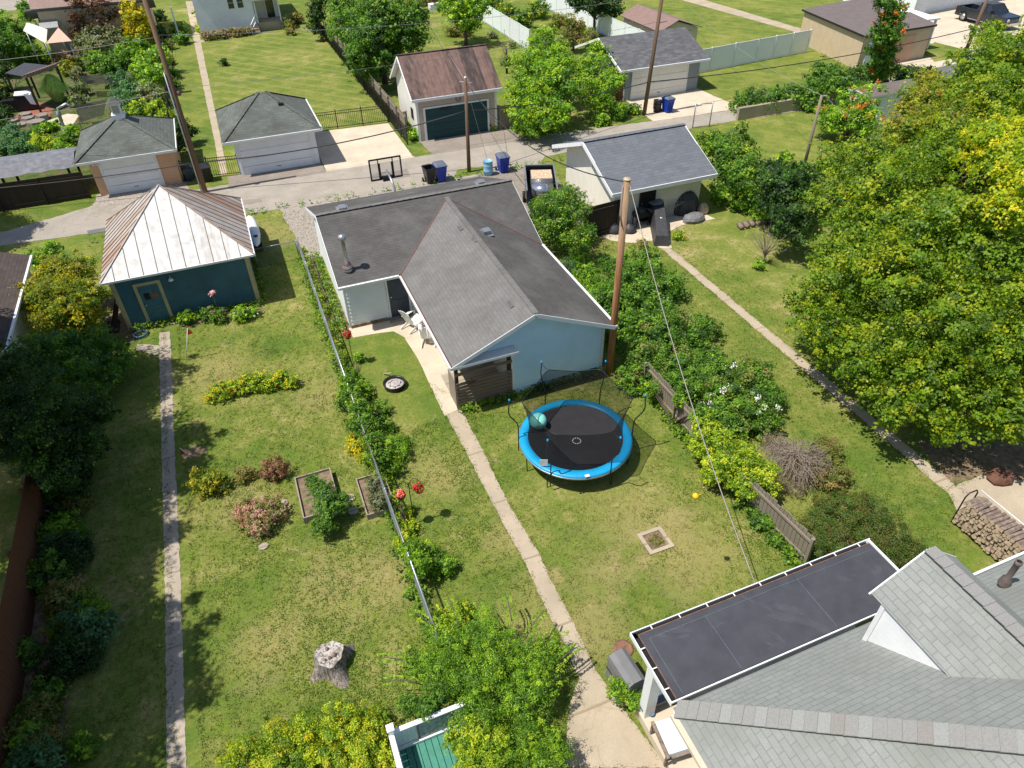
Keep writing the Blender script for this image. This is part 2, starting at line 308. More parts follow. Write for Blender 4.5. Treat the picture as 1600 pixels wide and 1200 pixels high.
M['bark'] = plain('bark', (.12, .09, .07), .95, .35, 9, bump=.8, spec=.1); q_ = N('weathered_wood', .9, .1); q_.color(q_.ramp(q_.noise(7, 7, .75, dist=1.2), [(.36, (.1, .07, .05)), (.45, (.25, .21, .18)), (.52, (.44, .41, .38)), (.6, (.55, .53, .5)), (.7, (.36, .27, .19))])); q_.bump(q_.noise(16, 5, .7), .5, .01); M['stumptop'] = q_.mat; q_ = N('stump_bark', .95, .1); mp = q_.n('Mapping'); q_.l(q_.tc.outputs['Object'], mp.inputs[0]); mp.inputs['Scale'].default_value = (16, 16, 2.5); f_ = q_.noise(1.2, 6, .7, mp.outputs[0]); q_.color(q_.ramp(f_, [(.35, (.09, .07, .06)), (.5, (.27, .23, .2)), (.65, (.46, .41, .37))])); q_.bump(f_, 1., .05); M['stumpside'] = q_.mat
M['log'] = plain('log_bark', (.22, .17, .14), .95, .4, 10, bump=.6, spec=.1); M['logend'] = plain('log_end', (.5, .38, .26), .9, .3, 9, spec=.1); M['brick'] = plain('red_brick', (.28, .1, .065), .9, .35, 12, bump=.4); M['greendeck'] = plain('green_deck_paint', (.055, .23, .17), .55, .15, 6)
M['cover'] = plain('grey_cover', (.17, .17, .175), .6, .12, 4); M['dcover'] = plain('dark_cover', (.05, .05, .055), .55, .25, 5, bump=.2); M['tarp'] = plain('grey_tarp', (.17, .17, .185), .5, .3, 3, bump=.3); M['cushion'] = plain('white_cushion', (.72, .76, .82), .8, .04, 5)
M['rust'] = plain('rust', (.2, .1, .065), .8, .3, 8); M['ash'] = plain('ash', (.42, .38, .36), .95, .35, 9, bump=.5); M['navy'] = plain('car_paint', (.012, .016, .03), .2, .1, 2, spec=.8); M['rim'] = plain('alloy', (.5, .5, .52), .3, .1, 5, .8); M['tyre'] = plain('tyre_rubber', (.015, .015, .015), .8, .2, 5)
M['chrome'] = plain('chrome', (.6, .6, .62), .15, .05, 4, .9); M['copper'] = plain('flashing', (.13, .065, .055), .6, .2, 8); M['sail'] = plain('sail_white', (.75, .68, .6), .7, .05, 3); M['sailp'] = plain('sail_peach', (.62, .36, .27), .7, .06, 3)
M['bluehose'] = plain('blue_hose', (.12, .22, .34), .4, .2, 8); M['poster'] = plain('patterned_panel', (.33, .34, .33), .6, .5, 14); M['teal'] = plain('teal_plastic', (.03, .22, .28), .4, .1, 4)
def net_mat():
    m = N('trampoline_net', .8, .1); m.color((.012, .012, .014)); tr = m.n('BsdfTransparent'); mx = m.n('MixShader'); mx.inputs[0].default_value = .56
    m.l(tr.outputs[0], mx.inputs[1]); m.l(m.p.outputs[0], mx.inputs[2]); m.l(mx.outputs[0], m.t.nodes['Material Output'].inputs[0]); return m.mat
M['seamd'] = plain('seam_metal', (.2, .16, .14), .7, .2, 5); M['pboard'] = wood('porch_boards', (.15, .105, .08), (.30, .22, .165)); M['deadwood'] = plain('grey_twigs', (.26, .21, .17), .9, .2, 8); M['redstone'] = plain('red_stone', (.13, .06, .04), .9, .3, 6, bump=.4); M['bedwood'] = wood('bed_wood', (.26, .21, .165), (.46, .385, .31)); M['bsiding2'] = plain('pale_blue_boards', (.56, .74, .84), .5, .05, 2); M['wsiding2'] = plain('white_boards', (.76, .79, .81), .5, .05, 2); M['net'] = net_mat(); M['vpipe'] = plain('vent_pipe', (.12, .095, .085), .6, .2, 8)
def poly_glass():
    m = N('clear_board', .1, .5); m.color((.5, .5, .48)); tr = m.n('BsdfTransparent'); mx = m.n('MixShader'); mx.inputs[0].default_value = .12
    m.l(tr.outputs[0], mx.inputs[1]); m.l(m.p.outputs[0], mx.inputs[2]); m.l(mx.outputs[0], m.t.nodes['Material Output'].inputs[0]); return m.mat
M['acryl'] = poly_glass()
def mesh_fabric():
    m = N('shade_mesh', .8, .1); m.color((.02, .02, .022)); tr = m.n('BsdfTransparent'); mx = m.n('MixShader'); mx.inputs[0].default_value = .7
    m.l(tr.outputs[0], mx.inputs[1]); m.l(m.p.outputs[0], mx.inputs[2]); m.l(mx.outputs[0], m.t.nodes['Material Output'].inputs[0]); return m.mat
M['shademesh'] = mesh_fabric()
def leaf_mat(name, trans=.36, rough=.5):
    m = N(name, rough, .3); at = m.n('Attribute', attribute_name='tone'); m.color(at.outputs['Color'])
    tl = m.n('BsdfTranslucent'); m.l(m.mix(1, at.outputs['Color'], (1.7, 1.9, .7), 'MULTIPLY'), tl.inputs[0]); mx = m.n('MixShader'); mx.inputs[0].default_value = trans
    m.l(m.p.outputs[0], mx.inputs[1]); m.l(tl.outputs[0], mx.inputs[2]); m.l(mx.outputs[0], m.t.nodes['Material Output'].inputs[0]); return m.mat
M['leaf'] = leaf_mat('leaf'); M['petal'] = leaf_mat('petal', .2, .7)
# ------------------------------------------------------------ foliage
PAL = {
 'green': [(.05, .115, .014), (.085, .17, .018), (.13, .225, .022), (.035, .08, .012)],
 'dark': [(.018, .045, .01), (.028, .065, .012), (.042, .085, .016), (.012, .03, .008)],
 'bright': [(.12, .22, .016), (.17, .28, .018), (.07, .15, .013), (.24, .33, .02), (.05, .11, .012)],
 'lime': [(.2, .27, .016), (.28, .33, .018), (.11, .18, .014), (.34, .36, .022), (.07, .13, .012)],
 'maple': [(.085, .15, .007), (.12, .19, .008), (.06, .11, .007), (.17, .22, .009), (.10, .17, .008), (.22, .24, .009), (.045, .085, .007)],
 'goldmaple': [(.33, .32, .01), (.22, .27, .01), (.15, .22, .01), (.40, .35, .012), (.2, .26, .01)],
 'gold': [(.40, .33, .01), (.28, .27, .01), (.17, .21, .01), (.44, .33, .01)],
 'yellowgreen': [(.14, .17, .012), (.22, .22, .012), (.08, .12, .012), (.09, .15, .014), (.2, .16, .02)],
 'olive': [(.12, .14, .03), (.16, .16, .04), (.09, .12, .02), (.2, .14, .045)],
 'bluegreen': [(.06, .13, .055), (.09, .18, .07), (.045, .1, .04)],
 'greygreen': [(.13, .16, .085), (.17, .18, .1), (.09, .12, .06), (.15, .12, .07)],
 'purple': [(.09, .04, .025), (.13, .06, .03), (.05, .03, .02), (.16, .09, .04)],
 'palegrass': [(.36, .42, .14), (.42, .47, .18), (.26, .33, .10)],
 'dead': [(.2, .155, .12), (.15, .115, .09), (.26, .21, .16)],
 'brownred': [(.2, .1, .06), (.26, .14, .09), (.14, .12, .04), (.15, .08, .05)],
 'pinkgreen': [(.35, .2, .17), (.16, .19, .05), (.42, .27, .22), (.12, .16, .04), (.24, .12, .08)],
 'juniper': [(.045, .085, .014), (.065, .115, .018), (.085, .13, .025), (.09, .075, .025)],
 'white': [(.8, .78, .78), (.7, .66, .66)], 'orange': [(.6, .13, .02), (.7, .2, .03)], 'redf': [(.42, .01, .012), (.26, .008, .01), (.55, .05, .05), (.1, .14, .03)], 'yellowf': [(.8, .55, .02), (.75, .65, .05), (.8, .3, .02)],
 'coral': [(.65, .13, .1), (.7, .3, .22), (.5, .04, .04)], 'bluew': [(.35, .42, .7), (.6, .66, .8), (.2, .3, .35)], 'violetf': [(.3, .3, .6), (.45, .45, .7)], 'pinkf': [(.6, .25, .4), (.65, .4, .45), (.45, .3, .2)],
}
def unit(n, rng):
    v = rng.normal(size=(n, 3)); return v/np.linalg.norm(v, axis=1)[:, None]
def leaves(cent, nrm, size, cols, aspect=.62):
    n = len(cent); up = unit(n, RNG); t = np.cross(nrm, up); t /= np.linalg.norm(t, axis=1)[:, None]+1e-9; b = np.cross(nrm, t)
    s = size[:, None]; fold = nrm*s*.12
    V = np.empty((n, 4, 3)); V[:, 0] = cent+t*s*.5; V[:, 1] = cent+b*s*aspect*.5+fold; V[:, 2] = cent-t*s*.5; V[:, 3] = cent-b*s*aspect*.5+fold
    return V.reshape(-1, 3), np.repeat(cols, 4, axis=0)
def quad_object(name, V, C, mat, parent=None, nv=4):
    n = len(V)//nv; og = np.array(ORG[parent]) if parent is not None else None
    if og is None:
        lo, hi = V.min(0), V.max(0); og = np.array([(lo[0]+hi[0])/2, (lo[1]+hi[1])/2, max(0, lo[2])])
    me = bpy.data.meshes.new(name); me.vertices.add(len(V)); me.vertices.foreach_set('co', (V-og).astype(np.float32).ravel())
    me.loops.add(n*nv); me.loops.foreach_set('vertex_index', np.arange(n*nv, dtype=np.int32)); me.polygons.add(n)
    me.polygons.foreach_set('loop_start', np.arange(0, n*nv, nv, dtype=np.int32)); me.polygons.foreach_set('loop_total', np.full(n, nv, np.int32))
    me.update(calc_edges=True)
    if C is not None:
        a = me.color_attributes.new('tone', 'FLOAT_COLOR', 'POINT'); rgba = np.ones((len(V), 4), np.float32); rgba[:, :3] = C; a.data.foreach_set('color', rgba.ravel())
    me.materials.append(mat); o = bpy.data.objects.new(name, me); COL.objects.link(o)
    if parent is not None: o.parent = parent; ORG[o] = Vector(og)
    else: o.location = og; ORG[o] = Vector(og)
    return o
def foliage(blobs, leaf, pal, cover=3., droop=0., clump=.23, ragged=1., accent=None, zmin=.02, inner=.25, aspect=.62):
    P, Nn, S, C = [], [], [], []; pal_ = np.array(PAL[pal])*1.0; acc = np.array(PAL[accent]) if accent else None
    cs = [np.array(b[0]) for b in blobs]; rs = [np.array(b[1]) for b in blobs]
    for bi, (c, r) in enumerate(zip(cs, rs)):
        rm = float(r.mean()); area = 4*math.pi*rm*rm; clr = max(clump*rm, leaf*1.3)
        ncl = max(10, int(area/(math.pi*clr*clr)*2.3)); ncl = min(ncl, 700)
        d = unit(ncl, RNG); rad = RNG.uniform(.6, 1.06, ncl); rad += RNG.normal(0, .1*ragged, ncl)
        rad[:int(ncl*inner)] *= .6
        cc = c+d*rad[:, None]*r
        keep = np.ones(ncl, bool)
        for bj in range(len(cs)):
            if bj != bi: keep &= (((cc-cs[bj])/rs[bj])**2).sum(1) > .35
        keep &= cc[:, 2] > zmin
        holes = unit(8, RNG); near = (d@holes.T).max(1) > math.cos(.38); keep &= ~(near & (RNG.random(ncl) < .85) & (rad > .7))
        cc = cc[keep]; d = d[keep]
        if not len(cc): continue
        nl = int(cover*area*len(cc)/ncl/(.31*leaf*leaf)/len(cc))+1
        k = np.repeat(np.arange(len(cc)), nl); n = len(k); tilt = unit(len(cc), RNG)*.55; dens = RNG.random(n) < RNG.uniform(.45, 1., len(cc))[k]; k = k[dens]; n = len(k)
        off = unit(n, RNG)*(RNG.random(n)**.45)[:, None]*clr*np.exp(RNG.normal(0, .35, len(cc)))[k][:, None]; off[:, 2] *= .75
        if droop: off[:, 2] -= np.abs(off[:, 2])*droop
        p = cc[k]+off; nr = d[k]*.35+np.array([-.2, 0, .6])+unit(n, RNG)*.62+off/clr*.55+tilt[k]; nr /= np.linalg.norm(nr, axis=1)[:, None]
        cw = RNG.integers(0, len(pal_), len(cc)); mixk = RNG.random(n) < .9; ci = np.where(mixk, cw[k], RNG.integers(0, len(pal_), n)); col = pal_[ci]
        if acc is not None:
            isacc = RNG.random(len(cc))[k] < .18; col = np.where((isacc & (RNG.random(n) < .7))[:, None], acc[RNG.integers(0, len(acc), n)], col)
        col = col*np.exp(RNG.normal(0, .13, n))[:, None]*1.5
        P.append(p); Nn.append(nr); S.append(leaf*RNG.uniform(.65, 1.2, n)*RNG.uniform(.75, 1.25, len(cc))[k]); C.append(col)
    P = np.concatenate(P); Nn = np.concatenate(Nn); S = np.concatenate(S); C = np.clip(np.concatenate(C), 0, 1)
    k = P[:, 2] > zmin
    return leaves(P[k], Nn[k], S[k], C[k], aspect)
def blob_px(px, py, rpx, z=None, fl=.85, ax=1.):
    """a ball of foliage seen rpx across its half-width at (px, py) in a 1600 px frame, standing on the ground unless z is given"""
    zz = 1.0 if z is None else z
    for _ in range(6):
        c = G(px, py, zz); r = rpx*depth(c)/F_
        if z is None: zz = r*fl*.8
    return (tuple(c), (r*ax, r, r*fl))
def tree_obj(name, label, cat, spec, pal, leafpx=3.6, group=None, part='foliage', stem='stem', trunk=None, accent=None, flowers=None, **kw):
    """spec: list of (px,py,rpx[,z[,fl]]) ; trunk: (px,py) or world (x,y,'w')"""
    blobs = [blob_px(*s) for s in spec]; cen = np.mean([b[0] for b in blobs], 0)
    base = Vector((cen[0], cen[1], 0)) if trunk is None else (Vector((trunk[0], trunk[1], 0)) if len(trunk) == 3 else G(*trunk))
    dep = depth((cen[0], cen[1], cen[2])); leaf = max(.04, leafpx*.78*dep/700.)
    t = thing(name, label, cat, tuple(base), 0, group)
    V, C = foliage(blobs, leaf, pal, accent=accent, **kw); quad_object(part, V, C, M['leaf'], t)
    mb = MB(); hmax = max(b[0][2] for b in blobs); tr = .03+.035*hmax; 
    if hmax > 1.6:
        top = Vector((cen[0]*.6+base.x*.4, cen[1]*.6+base.y*.4, hmax*.45)); mb.tube([base+Vector((0, 0, -.1)), base*.6+top*.4+Vector((.05, 0, 0)), top], [tr*1.3, tr, tr*.8], 8)
    else: top = Vector((base.x, base.y, .05))
    for b in blobs:
        c = Vector(b[0])
        for k in range(1 if len(blobs) > 14 else 3):
            e = c+Vector((random.uniform(-.6, .6)*b[1][0], random.uniform(-.6, .6)*b[1][1], random.uniform(-.1, .7)*b[1][2])); m_ = top*.5+e*.5+Vector((0, 0, .12*b[1][2]))
            q = tr*(.5 if hmax > 1.6 else .5); mb.tube([top, m_, e], [q, q*.6, q*.2], 5, cap=False)
    mb.build(stem, M['bark'], t)
    if flowers:
        fp, frac, fs = flowers; P = []
        for b in blobs:
            c, r = np.array(b[0]), np.array(b[1]); n = max(3, int(frac)); d = unit(n, RNG); d[:, 2] = np.abs(d[:, 2]); cl = c+d*r*1.05
            k = np.repeat(np.arange(n), 22); P.append(cl[k]+unit(len(k), RNG)*RNG.random((len(k), 1))*fs)
        P = np.concatenate(P); pc = np.array(PAL[fp]); n = len(P); nn = unit(n, RNG); nn[:, 2] = np.abs(nn[:, 2])+.3; nn /= np.linalg.norm(nn, axis=1)[:, None]
        V, C = leaves(P, nn, np.full(n, max(.04, fs*.45)), np.clip(pc[RNG.integers(0, len(pc), n)]*np.exp(RNG.normal(0, .12, (n, 1))), 0, 1), .8); quad_object('flowers', V, C, M['petal'], t)
    return t
# ------------------------------------------------------------ the ground and what lies flat on it
def sheet(name, pts, z, m, jag=0., step=.35, kind='structure', label=None, cat=None):
    out = []
    for i in range(len(pts)):
        a, b = Vector((*pts[i][:2], 0)), Vector((*pts[(i+1) % len(pts)][:2], 0)); L = (b-a).length; n = max(1, int(L/step)) if jag else 1
        nn = (b-a).orthogonal().normalized() if L else Vector((0, 0, 0)); nn = Vector((-(b-a).y, (b-a).x, 0)).normalized() if L > 0 else nn
        for k in range(n): out.append(a+(b-a)*(k/n)+nn*random.uniform(-jag, jag)*(1 if k else .3))
    mb = MB(); mb.poly([(p.x, p.y, z) for p in out]); o = mb.build(name, M[m], keep=True)
    bm = bmesh.new(); bm.from_mesh(o.data); bmesh.ops.triangulate(bm, faces=bm.faces)
    for f in bm.faces:
        if f.normal.z < 0: f.normal_flip()
    bm.to_mesh(o.data); bm.free()
    return tag(o, label, cat, kind=kind)
def gp(l): return [G(*p)[:2] for p in l]
mb = MB(); mb.poly([(-400, -200, 0), (500, -200, 0), (500, 700, 0), (-400, 700, 0)]); tag(mb.build('ground', M['grass'], keep=True), kind='structure')
sheet('lawn', [(-.2, 51.6), (10.4, 51.6), (10.6, 90), (4.9, 83), (4.9, 80.9), (-.25, 80.9)], .004, 'lawn', .03)
sheet('lawn', [(-3.6, 46.6), (-1.15, 46.6), (-1.45, 83), (-3.9, 83)], .004, 'lush', .03)
sheet('lawn', [(28, 52), (60, 60), (80, 75), (75, 110), (38, 100), (38, 60)], .004, 'lush', .05)
sheet('lawn', [(35.6, 43.2), (51, 44.2), (50.5, 53), (36.8, 51.6)], .004, 'lush', .05)
sheet('lawn', [(20.8, 30), (40, 33), (34, 40.8), (24, 40.9)], .004, 'lush', .05)
sheet('lawn', [(-40, 42.8), (-13, 43.0), (-8.9, 44.5), (-9, 46), (-40, 46.2)], .016, 'lush', .05)
alS = [(-60, 42.3), (-13, 41.2), (-6, 40.6), (0, 39.7), (17.2, 39.3), (18.2, 40.5), (31, 41.0), (45, 40.6), (52, 40.6)]
alN = [(52, 44.0), (34, 42.9), (19, 44.05), (10.4, 44.15), (-8.8, 44.6), (-13.5, 44.3), (-60, 45.5)]
sheet('road', alS+alN, .012, 'alley', .05, .4)
sheet('road', [(51.8, 40.6), (100, 39.5), (100, 47), (62, 46.5), (57, 45), (51.8, 44)], .014, 'asphalt', .04)
sheet('driveway', [(11.9, 33.6), (17.4, 30), (17.5, 40.6), (11.9, 39.5)], .008, 'oldasphalt', .06)
sheet('driveway', [(2.0, 33), (12, 34.2), (12, 39.8), (1.3, 39.8), (1.7, 34)], .008, 'gravel', .08)
sheet('driveway', [(4.75, 43.9), (10.4, 43.9), (10.45, 50.9), (4.75, 51.3)], .018, 'pad', .015)
sheet('driveway', [(-1.2, 43.9), (4.7, 43.8), (4.7, 45.6), (-1.1, 45.7)], .020, 'oldasphalt', .05)
sheet('driveway', [(11.3, 43.9), (18.4, 43.7), (17.9, 46.6), (11.5, 46.5)], .020, 'oldasphalt', .06)
sheet('driveway', [(-8.8, 44.2), (-3.3, 44.2), (-3.6, 46.0), (-8.6, 46.1)], .020, 'gravel', .08)
sheet('driveway', [(27.9, 43.3), (35.3, 42.9), (34.9, 48.3), (28.4, 48.2)], .020, 'pad', .04)
sheet('driveway', [(55.5, 44.6), (59, 44.8), (59, 47.2), (53.5, 47.2)], .020, 'pad', .03)
sheet('driveway', gp([(1425, 62), (1500, 78), (1560, 95), (1700, 100), (1750, 10), (1500, -10), (1440, 20)]), .020, 'pad', .03)
sheet('lawn', gp([(1442, 80), (1460, 66), (1512, 79), (1500, 90), (1460, 97)]), .024, 'lush', .03)
sheet('lawn', [(11.6, 39.6), (14.6, 39.7), (14.0, 40.7), (12.4, 40.8)], .020, 'lush', .12)
sheet('lawn', [(10.5, 43.9), (11.7, 43.95), (11.5, 46.4), (10.5, 46.6)], .022, 'lush', .05)
def ribbon(name, L, R, m, z=.010, jag=.022): return sheet(name, gp(L)+gp(R)[::-1], z, m, jag, .12)
ribbon('path', [(249, 520), (249, 550), (253, 720), (257.5, 900), (261, 1200)], [(265, 518), (267.5, 550), (274, 720), (282, 900), (291, 1200)], 'walkgrey')
sheet('path', gp([(214, 538), (250, 540), (251, 556), (212, 548)]), .008, 'walkgrey', .06)
ribbon('path', [(671, 600), (695, 645), (725, 700), (750, 750), (790, 825), (815, 870), (830, 900), (850, 945), (875, 992), (892, 1030), (905, 1060), (890, 1100), (880, 1200)],
       [(712, 622), (735, 667), (757, 708), (777, 752), (800, 797), (825, 837), (845, 870), (857, 900), (882, 945), (907, 995), (932, 1050), (960, 1090), (1045, 1200)], 'walk')
sheet('patio', gp([(545, 513), (611, 500), (650, 497), (700, 515), (716, 640), (695, 650), (672, 602), (660, 575), (645, 548), (632, 527), (615, 518), (590, 521), (552, 528)]), .013, 'pad', .02)
sheet('path', [(18.62, 8.6), (19.12, 8.6), (19.15, 27.2), (18.7, 27.2)], .010, 'walk', .035, .3)
sheet('path', gp([(927, 362), (960, 350), (1092, 330), (1118, 342), (1065, 352), (1045, 362), (1050, 388), (1030, 388), (1020, 376), (985, 380), (955, 376)]), .012, 'pad', .03)
sheet('patio', gp([(1478, 765), (1540, 740), (1700, 770), (1750, 900), (1620, 880), (1497, 803)]), .012, 'walk', .05)
sheet('path', gp([(290, 2), (301, 2), (346, 222), (356, 272), (345, 275), (336, 225)]), .010, 'walk', .02)
sheet('path', gp([(312, 63), (398, 51), (398, 54), (312, 67)]), .012, 'walk', .02)
sheet('path', gp([(985, -12), (1060, -12), (1320, 65), (1300, 66), (1050, -4)]), .010, 'walk', .05)
sheet('road', [(-95, 107.5), (-19.5, 107.5), (-19.5, 126), (-95, 126)], .010, 'alley', .05)
sheet('soil', gp([(478, 402), (492, 400), (520, 450), (552, 520), (540, 530), (500, 455)]), .006, 'soil', .1)
sheet('soil', gp([(70, 740), (118, 745), (124, 900), (112, 1050), (104, 1200), (-20, 1220), (40, 980)]), .006, 'soil', .12)
sheet('soil', gp([(150, 455), (185, 470), (207, 520), (214, 540), (180, 520), (150, 500)]), .006, 'soil', .1)
sheet('soil', gp([(280, 500), (410, 470), (412, 486), (330, 505), (285, 512)]), .006, 'soil', .12)
sheet('garden_bed', [(-30, 47), (-9.3, 47), (-4.2, 52), (-3.9, 84), (-30, 84)], .004, 'gsoil', .2)
sheet('soil', gp([(1430, 690), (1600, 690), (1640, 770), (1560, 745), (1480, 760)]), .006, 'soil', .15)
for px, py, r in ((1005, 830, .0), (303, 707, .42), (975, 1008, .0)):
    if r: c = G(px, py); sheet('soil', [(c.x+r*math.cos(t)*random.uniform(.8, 1.2), c.y+r*math.sin(t)*random.uniform(.7, 1.1)) for t in [k*.63 for k in range(10)]], .005, 'soil', .03)
sheet('road_patch', gp([(136, 361), (164, 356), (165, 362), (138, 367)]), .02, 'asphalt', .01)
sheet('road_patch', [(7, 41.2), (9.4, 41.0), (9.5, 42.2), (7.2, 42.4)], .017, 'oldasphalt', .06)
sheet('road_patch', [(19, 41.4), (22.6, 41.4), (22.4, 42.0), (19.2, 42.1)], .017, 'oldasphalt', .08)
sheet('road_patch', [(-2.4, 41.3), (.5, 41.0), (.4, 41.6), (-2.2, 42)], .017, 'oldasphalt', .08)
# square of old brickwork sunk in the grass, iron lid, stepping stones
c = G(1024, 845); t = thing('well_cover', 'square stone frame filled with weeds set in the lawn', 'ground slab', (c.x, c.y, 0)); mb = MB()
for a, b, d, e in ((-.42, .42, -.42, -.3), (-.42, .42, .3, .42), (-.42, -.3, -.3, .3), (.3, .42, -.3, .3)): mb.box(c.x+a, c.x+b, c.y+d, c.y+e, 0, .045)
mb.build('frame', M['walk'], t); mb = MB(); mb.box(c.x-.3, c.x+.3, c.y-.3, c.y+.3, 0, .02); mb.build('infill', M['soil'], t)
V, C_ = foliage([((c.x, c.y, .03), np.array([.26, .26, .06]))], .05, 'olive', 1.2); quad_object('weeds', V, C_, M['leaf'], t)
c = G(974, 1014); mb = MB(); mb.lathe(c.x, c.y, [(.27, 0), (.27, .025), (.22, .035), (.2, .03), (.03, .03), (0.001, .045)], 20); tag(mb.build('drain_lid', M['rust']), 'round rusty iron lid in the grass beside the grill', 'manhole lid')
def stone(px, py, s, label):
    c = G(px, py); mb = MB(); mb.prism([(c.x+s*math.cos(a)*random.uniform(.8, 1.1), c.y+s*math.sin(a)*random.uniform(.7, 1)) for a in [k*math.pi/4 for k in range(8)]], 0, .05); tag(mb.build('stepping_stone', M['walkgrey']), label, 'paving stone', 'flat stones in the lawn')
stone(443, 787, .17, 'flat grey stone right of the pink and brown shrub'); stone(412, 855, .17, 'flat grey stone in the lawn below the pink shrub'); stone(547, 779, .2, 'flat grey slab between the two raised beds, upper one'); stone(552, 799, .2, 'flat grey slab between the two raised beds, lower one')
# ------------------------------------------------------------ building helpers
def gable_walls(x0, x1, y0, y1, ze, zr, axis, yr=None, z0=0):
    """closed wall shell under a gable; ridge along axis; yr = where the ridge stands"""
    mb = MB()
    if axis == 'x':
        yr = (y0+y1)/2 if yr is None else yr
        mb.poly([(x0, y0, z0), (x1, y0, z0), (x1, y0, ze), (x0, y0, ze)]); mb.poly([(x1, y1, z0), (x0, y1, z0), (x0, y1, ze), (x1, y1, ze)])
        mb.poly([(x0, y1, z0), (x0, y0, z0), (x0, y0, ze), (x0, yr, zr), (x0, y1, ze)]); mb.poly([(x1, y0, z0), (x1, y1, z0), (x1, y1, ze), (x1, yr, zr), (x1, y0, ze)])
    else:
        xr = (x0+x1)/2 if yr is None else yr
        mb.poly([(x0, y1, z0), (x0, y0, z0), (x0, y0, ze), (x0, y1, ze)]); mb.poly([(x1, y0, z0), (x1, y1, z0), (x1, y1, ze), (x1, y0, ze)])
        mb.poly([(x0, y0, z0), (x1, y0, z0), (x1, y0, ze), (xr, y0, zr), (x0, y0, ze)]); mb.poly([(x1, y1, z0), (x0, y1, z0), (x0, y1, ze), (xr, y1, zr), (x1, y1, ze)])
    return mb
def box_walls(x0, x1, y0, y1, z1, z0=0):
    mb = MB(); P = [(x0, y0), (x1, y0), (x1, y1), (x0, y1)]
    for i in range(4): a, b = P[i], P[(i+1) % 4]; mb.poly([(*a, z0), (*b, z0), (*b, z1), (*a, z1)])
    return mb
def gable_roof(x0, x1, y0, y1, ze, zr, yr=None, t=.1, axis='x'):
    mb = MB(); 
    if axis == 'x':
        yr = (y0+y1)/2 if yr is None else yr
        mb.slab([(x0, y0, ze), (x1, y0, ze), (x1, yr, zr), (x0, yr, zr)], t, 0, 1); mb.slab([(x1, y1, ze), (x0, y1, ze), (x0, yr, zr), (x1, yr, zr)], t, 0, 1)
    else:
        xr = (x0+x1)/2 if yr is None else yr
        mb.slab([(x0, y1, ze), (x0, y0, ze), (xr, y0, zr), (xr, y1, zr)], t, 0, 1); mb.slab([(x1, y0, ze), (x1, y1, ze), (xr, y1, zr), (xr, y0, zr)], t, 0, 1)
    return mb
def hip_roof(x0, x1, y0, y1, ze, ridge, t=.1):
    (ax, ay, az), (bx, by, bz) = ridge; mb = MB()
    a, b = (ax, ay, az), (bx, by, bz); p = [(x0, y0, ze), (x1, y0, ze), (x1, y1, ze), (x0, y1, ze)]
    if a == b:
        for i in range(4): mb.slab([p[i], p[(i+1) % 4], a], t, 0, 1)
    else:
        mb.slab([p[0], p[1], b, a], t, 0, 1); mb.slab([p[1], p[2], b], t, 0, 1); mb.slab([p[2], p[3], a, b], t, 0, 1); mb.slab([p[3], p[0], a], t, 0, 1)
    return mb
def capline(mb, p, q, w_=.22, mi=0, seg=.3):
    p = Vector(p); q = Vector(q); L = (q-p).length; n = max(1, int(L/seg))
    if mb.f: mb.mark()
    for k in range(n):
        a = p+(q-p)*(k/n); b = p+(q-p)*((k+1.08)/n); mb.bar(a+Vector((0, 0, .012+.004*(k % 2))), b+Vector((0, 0, .03+.004*(k % 2))), w_, .02, mi if not isinstance(mi, list) else random.choice(mi))
def ygdoor(parent, x0, x1, y, z1, mat, trim='whitetrim', rows=4, name='garage_door'):
    """sectional door in a wall that faces -y"""
    mb = MB(); h = z1/rows
    for k in range(rows): mb.box(x0, x1, y-.045, y+.05, .02+k*h, .02+(k+1)*h-.018)
    d = mb.build(name, M[mat], parent); mb = MB(); mb.box(x0-.13, x0, y-.07, y+.05, 0, z1+.1); mb.box(x1, x1+.13, y-.07, y+.05, 0, z1+.1); mb.box(x0, x1, y-.07, y+.05, z1, z1+.1); mb.build('door_frame', M[trim], d)
    mb = MB(); mb.box((x0+x1)/2-.12, (x0+x1)/2+.12, y-.075, y-.045, h*.55, h*.6); mb.build('handle', M['black'], d); return d
def ydoor(parent, x0, x1, y, z0, z1, mat, trim, tw=.11, panes=None, name='door'):
    mb = MB(); mb.box(x0, x1, y-.05, y+.04, z0, z1)
    w_ = x1-x0
    for a, b in ((.12, .46), (.56, .88)):
        if not panes: mb.box(x0+w_*a, x0+w_*b, y-.065, y-.05, z0+.2, z0+.85); mb.box(x0+w_*a, x0+w_*b, y-.065, y-.05, z0+1.02, z1-.18)
    d = mb.build(name, M[mat], parent); mb = MB(); mb.box(x0-tw, x0, y-.07, y+.04, z0, z1+tw); mb.box(x1, x1+tw, y-.07, y+.04, z0, z1+tw); mb.box(x0, x1, y-.07, y+.04, z1, z1+tw); mb.build('frame', M[trim], d)
    mb = MB(); mb.lathe(x0+.09, y-.09, [(.001, z0+.98), (.03, z0+1.0), (.03, z0+1.05), (.001, z0+1.07)], 8); mb.build('handle', M['chrome'], d); return d
def ywin(parent, x0, x1, y, z0, z1, frame='white', side=-1):
    e = side; a, b = sorted((y+.04*e, y)); mb = MB(); mb.box(x0-.06, x1+.06, a, b, z0-.06, z1+.06); f = mb.build('window', M[frame], parent)
    a, b = sorted((y+.055*e, y+.04*e)); mb = MB(); mid = (z0+z1)/2; mb.box(x0, x1, a, b, z0, mid-.02); mb.box(x0, x1, a, b, mid+.02, z1); mb.build('pane', M['glass'], f); return f
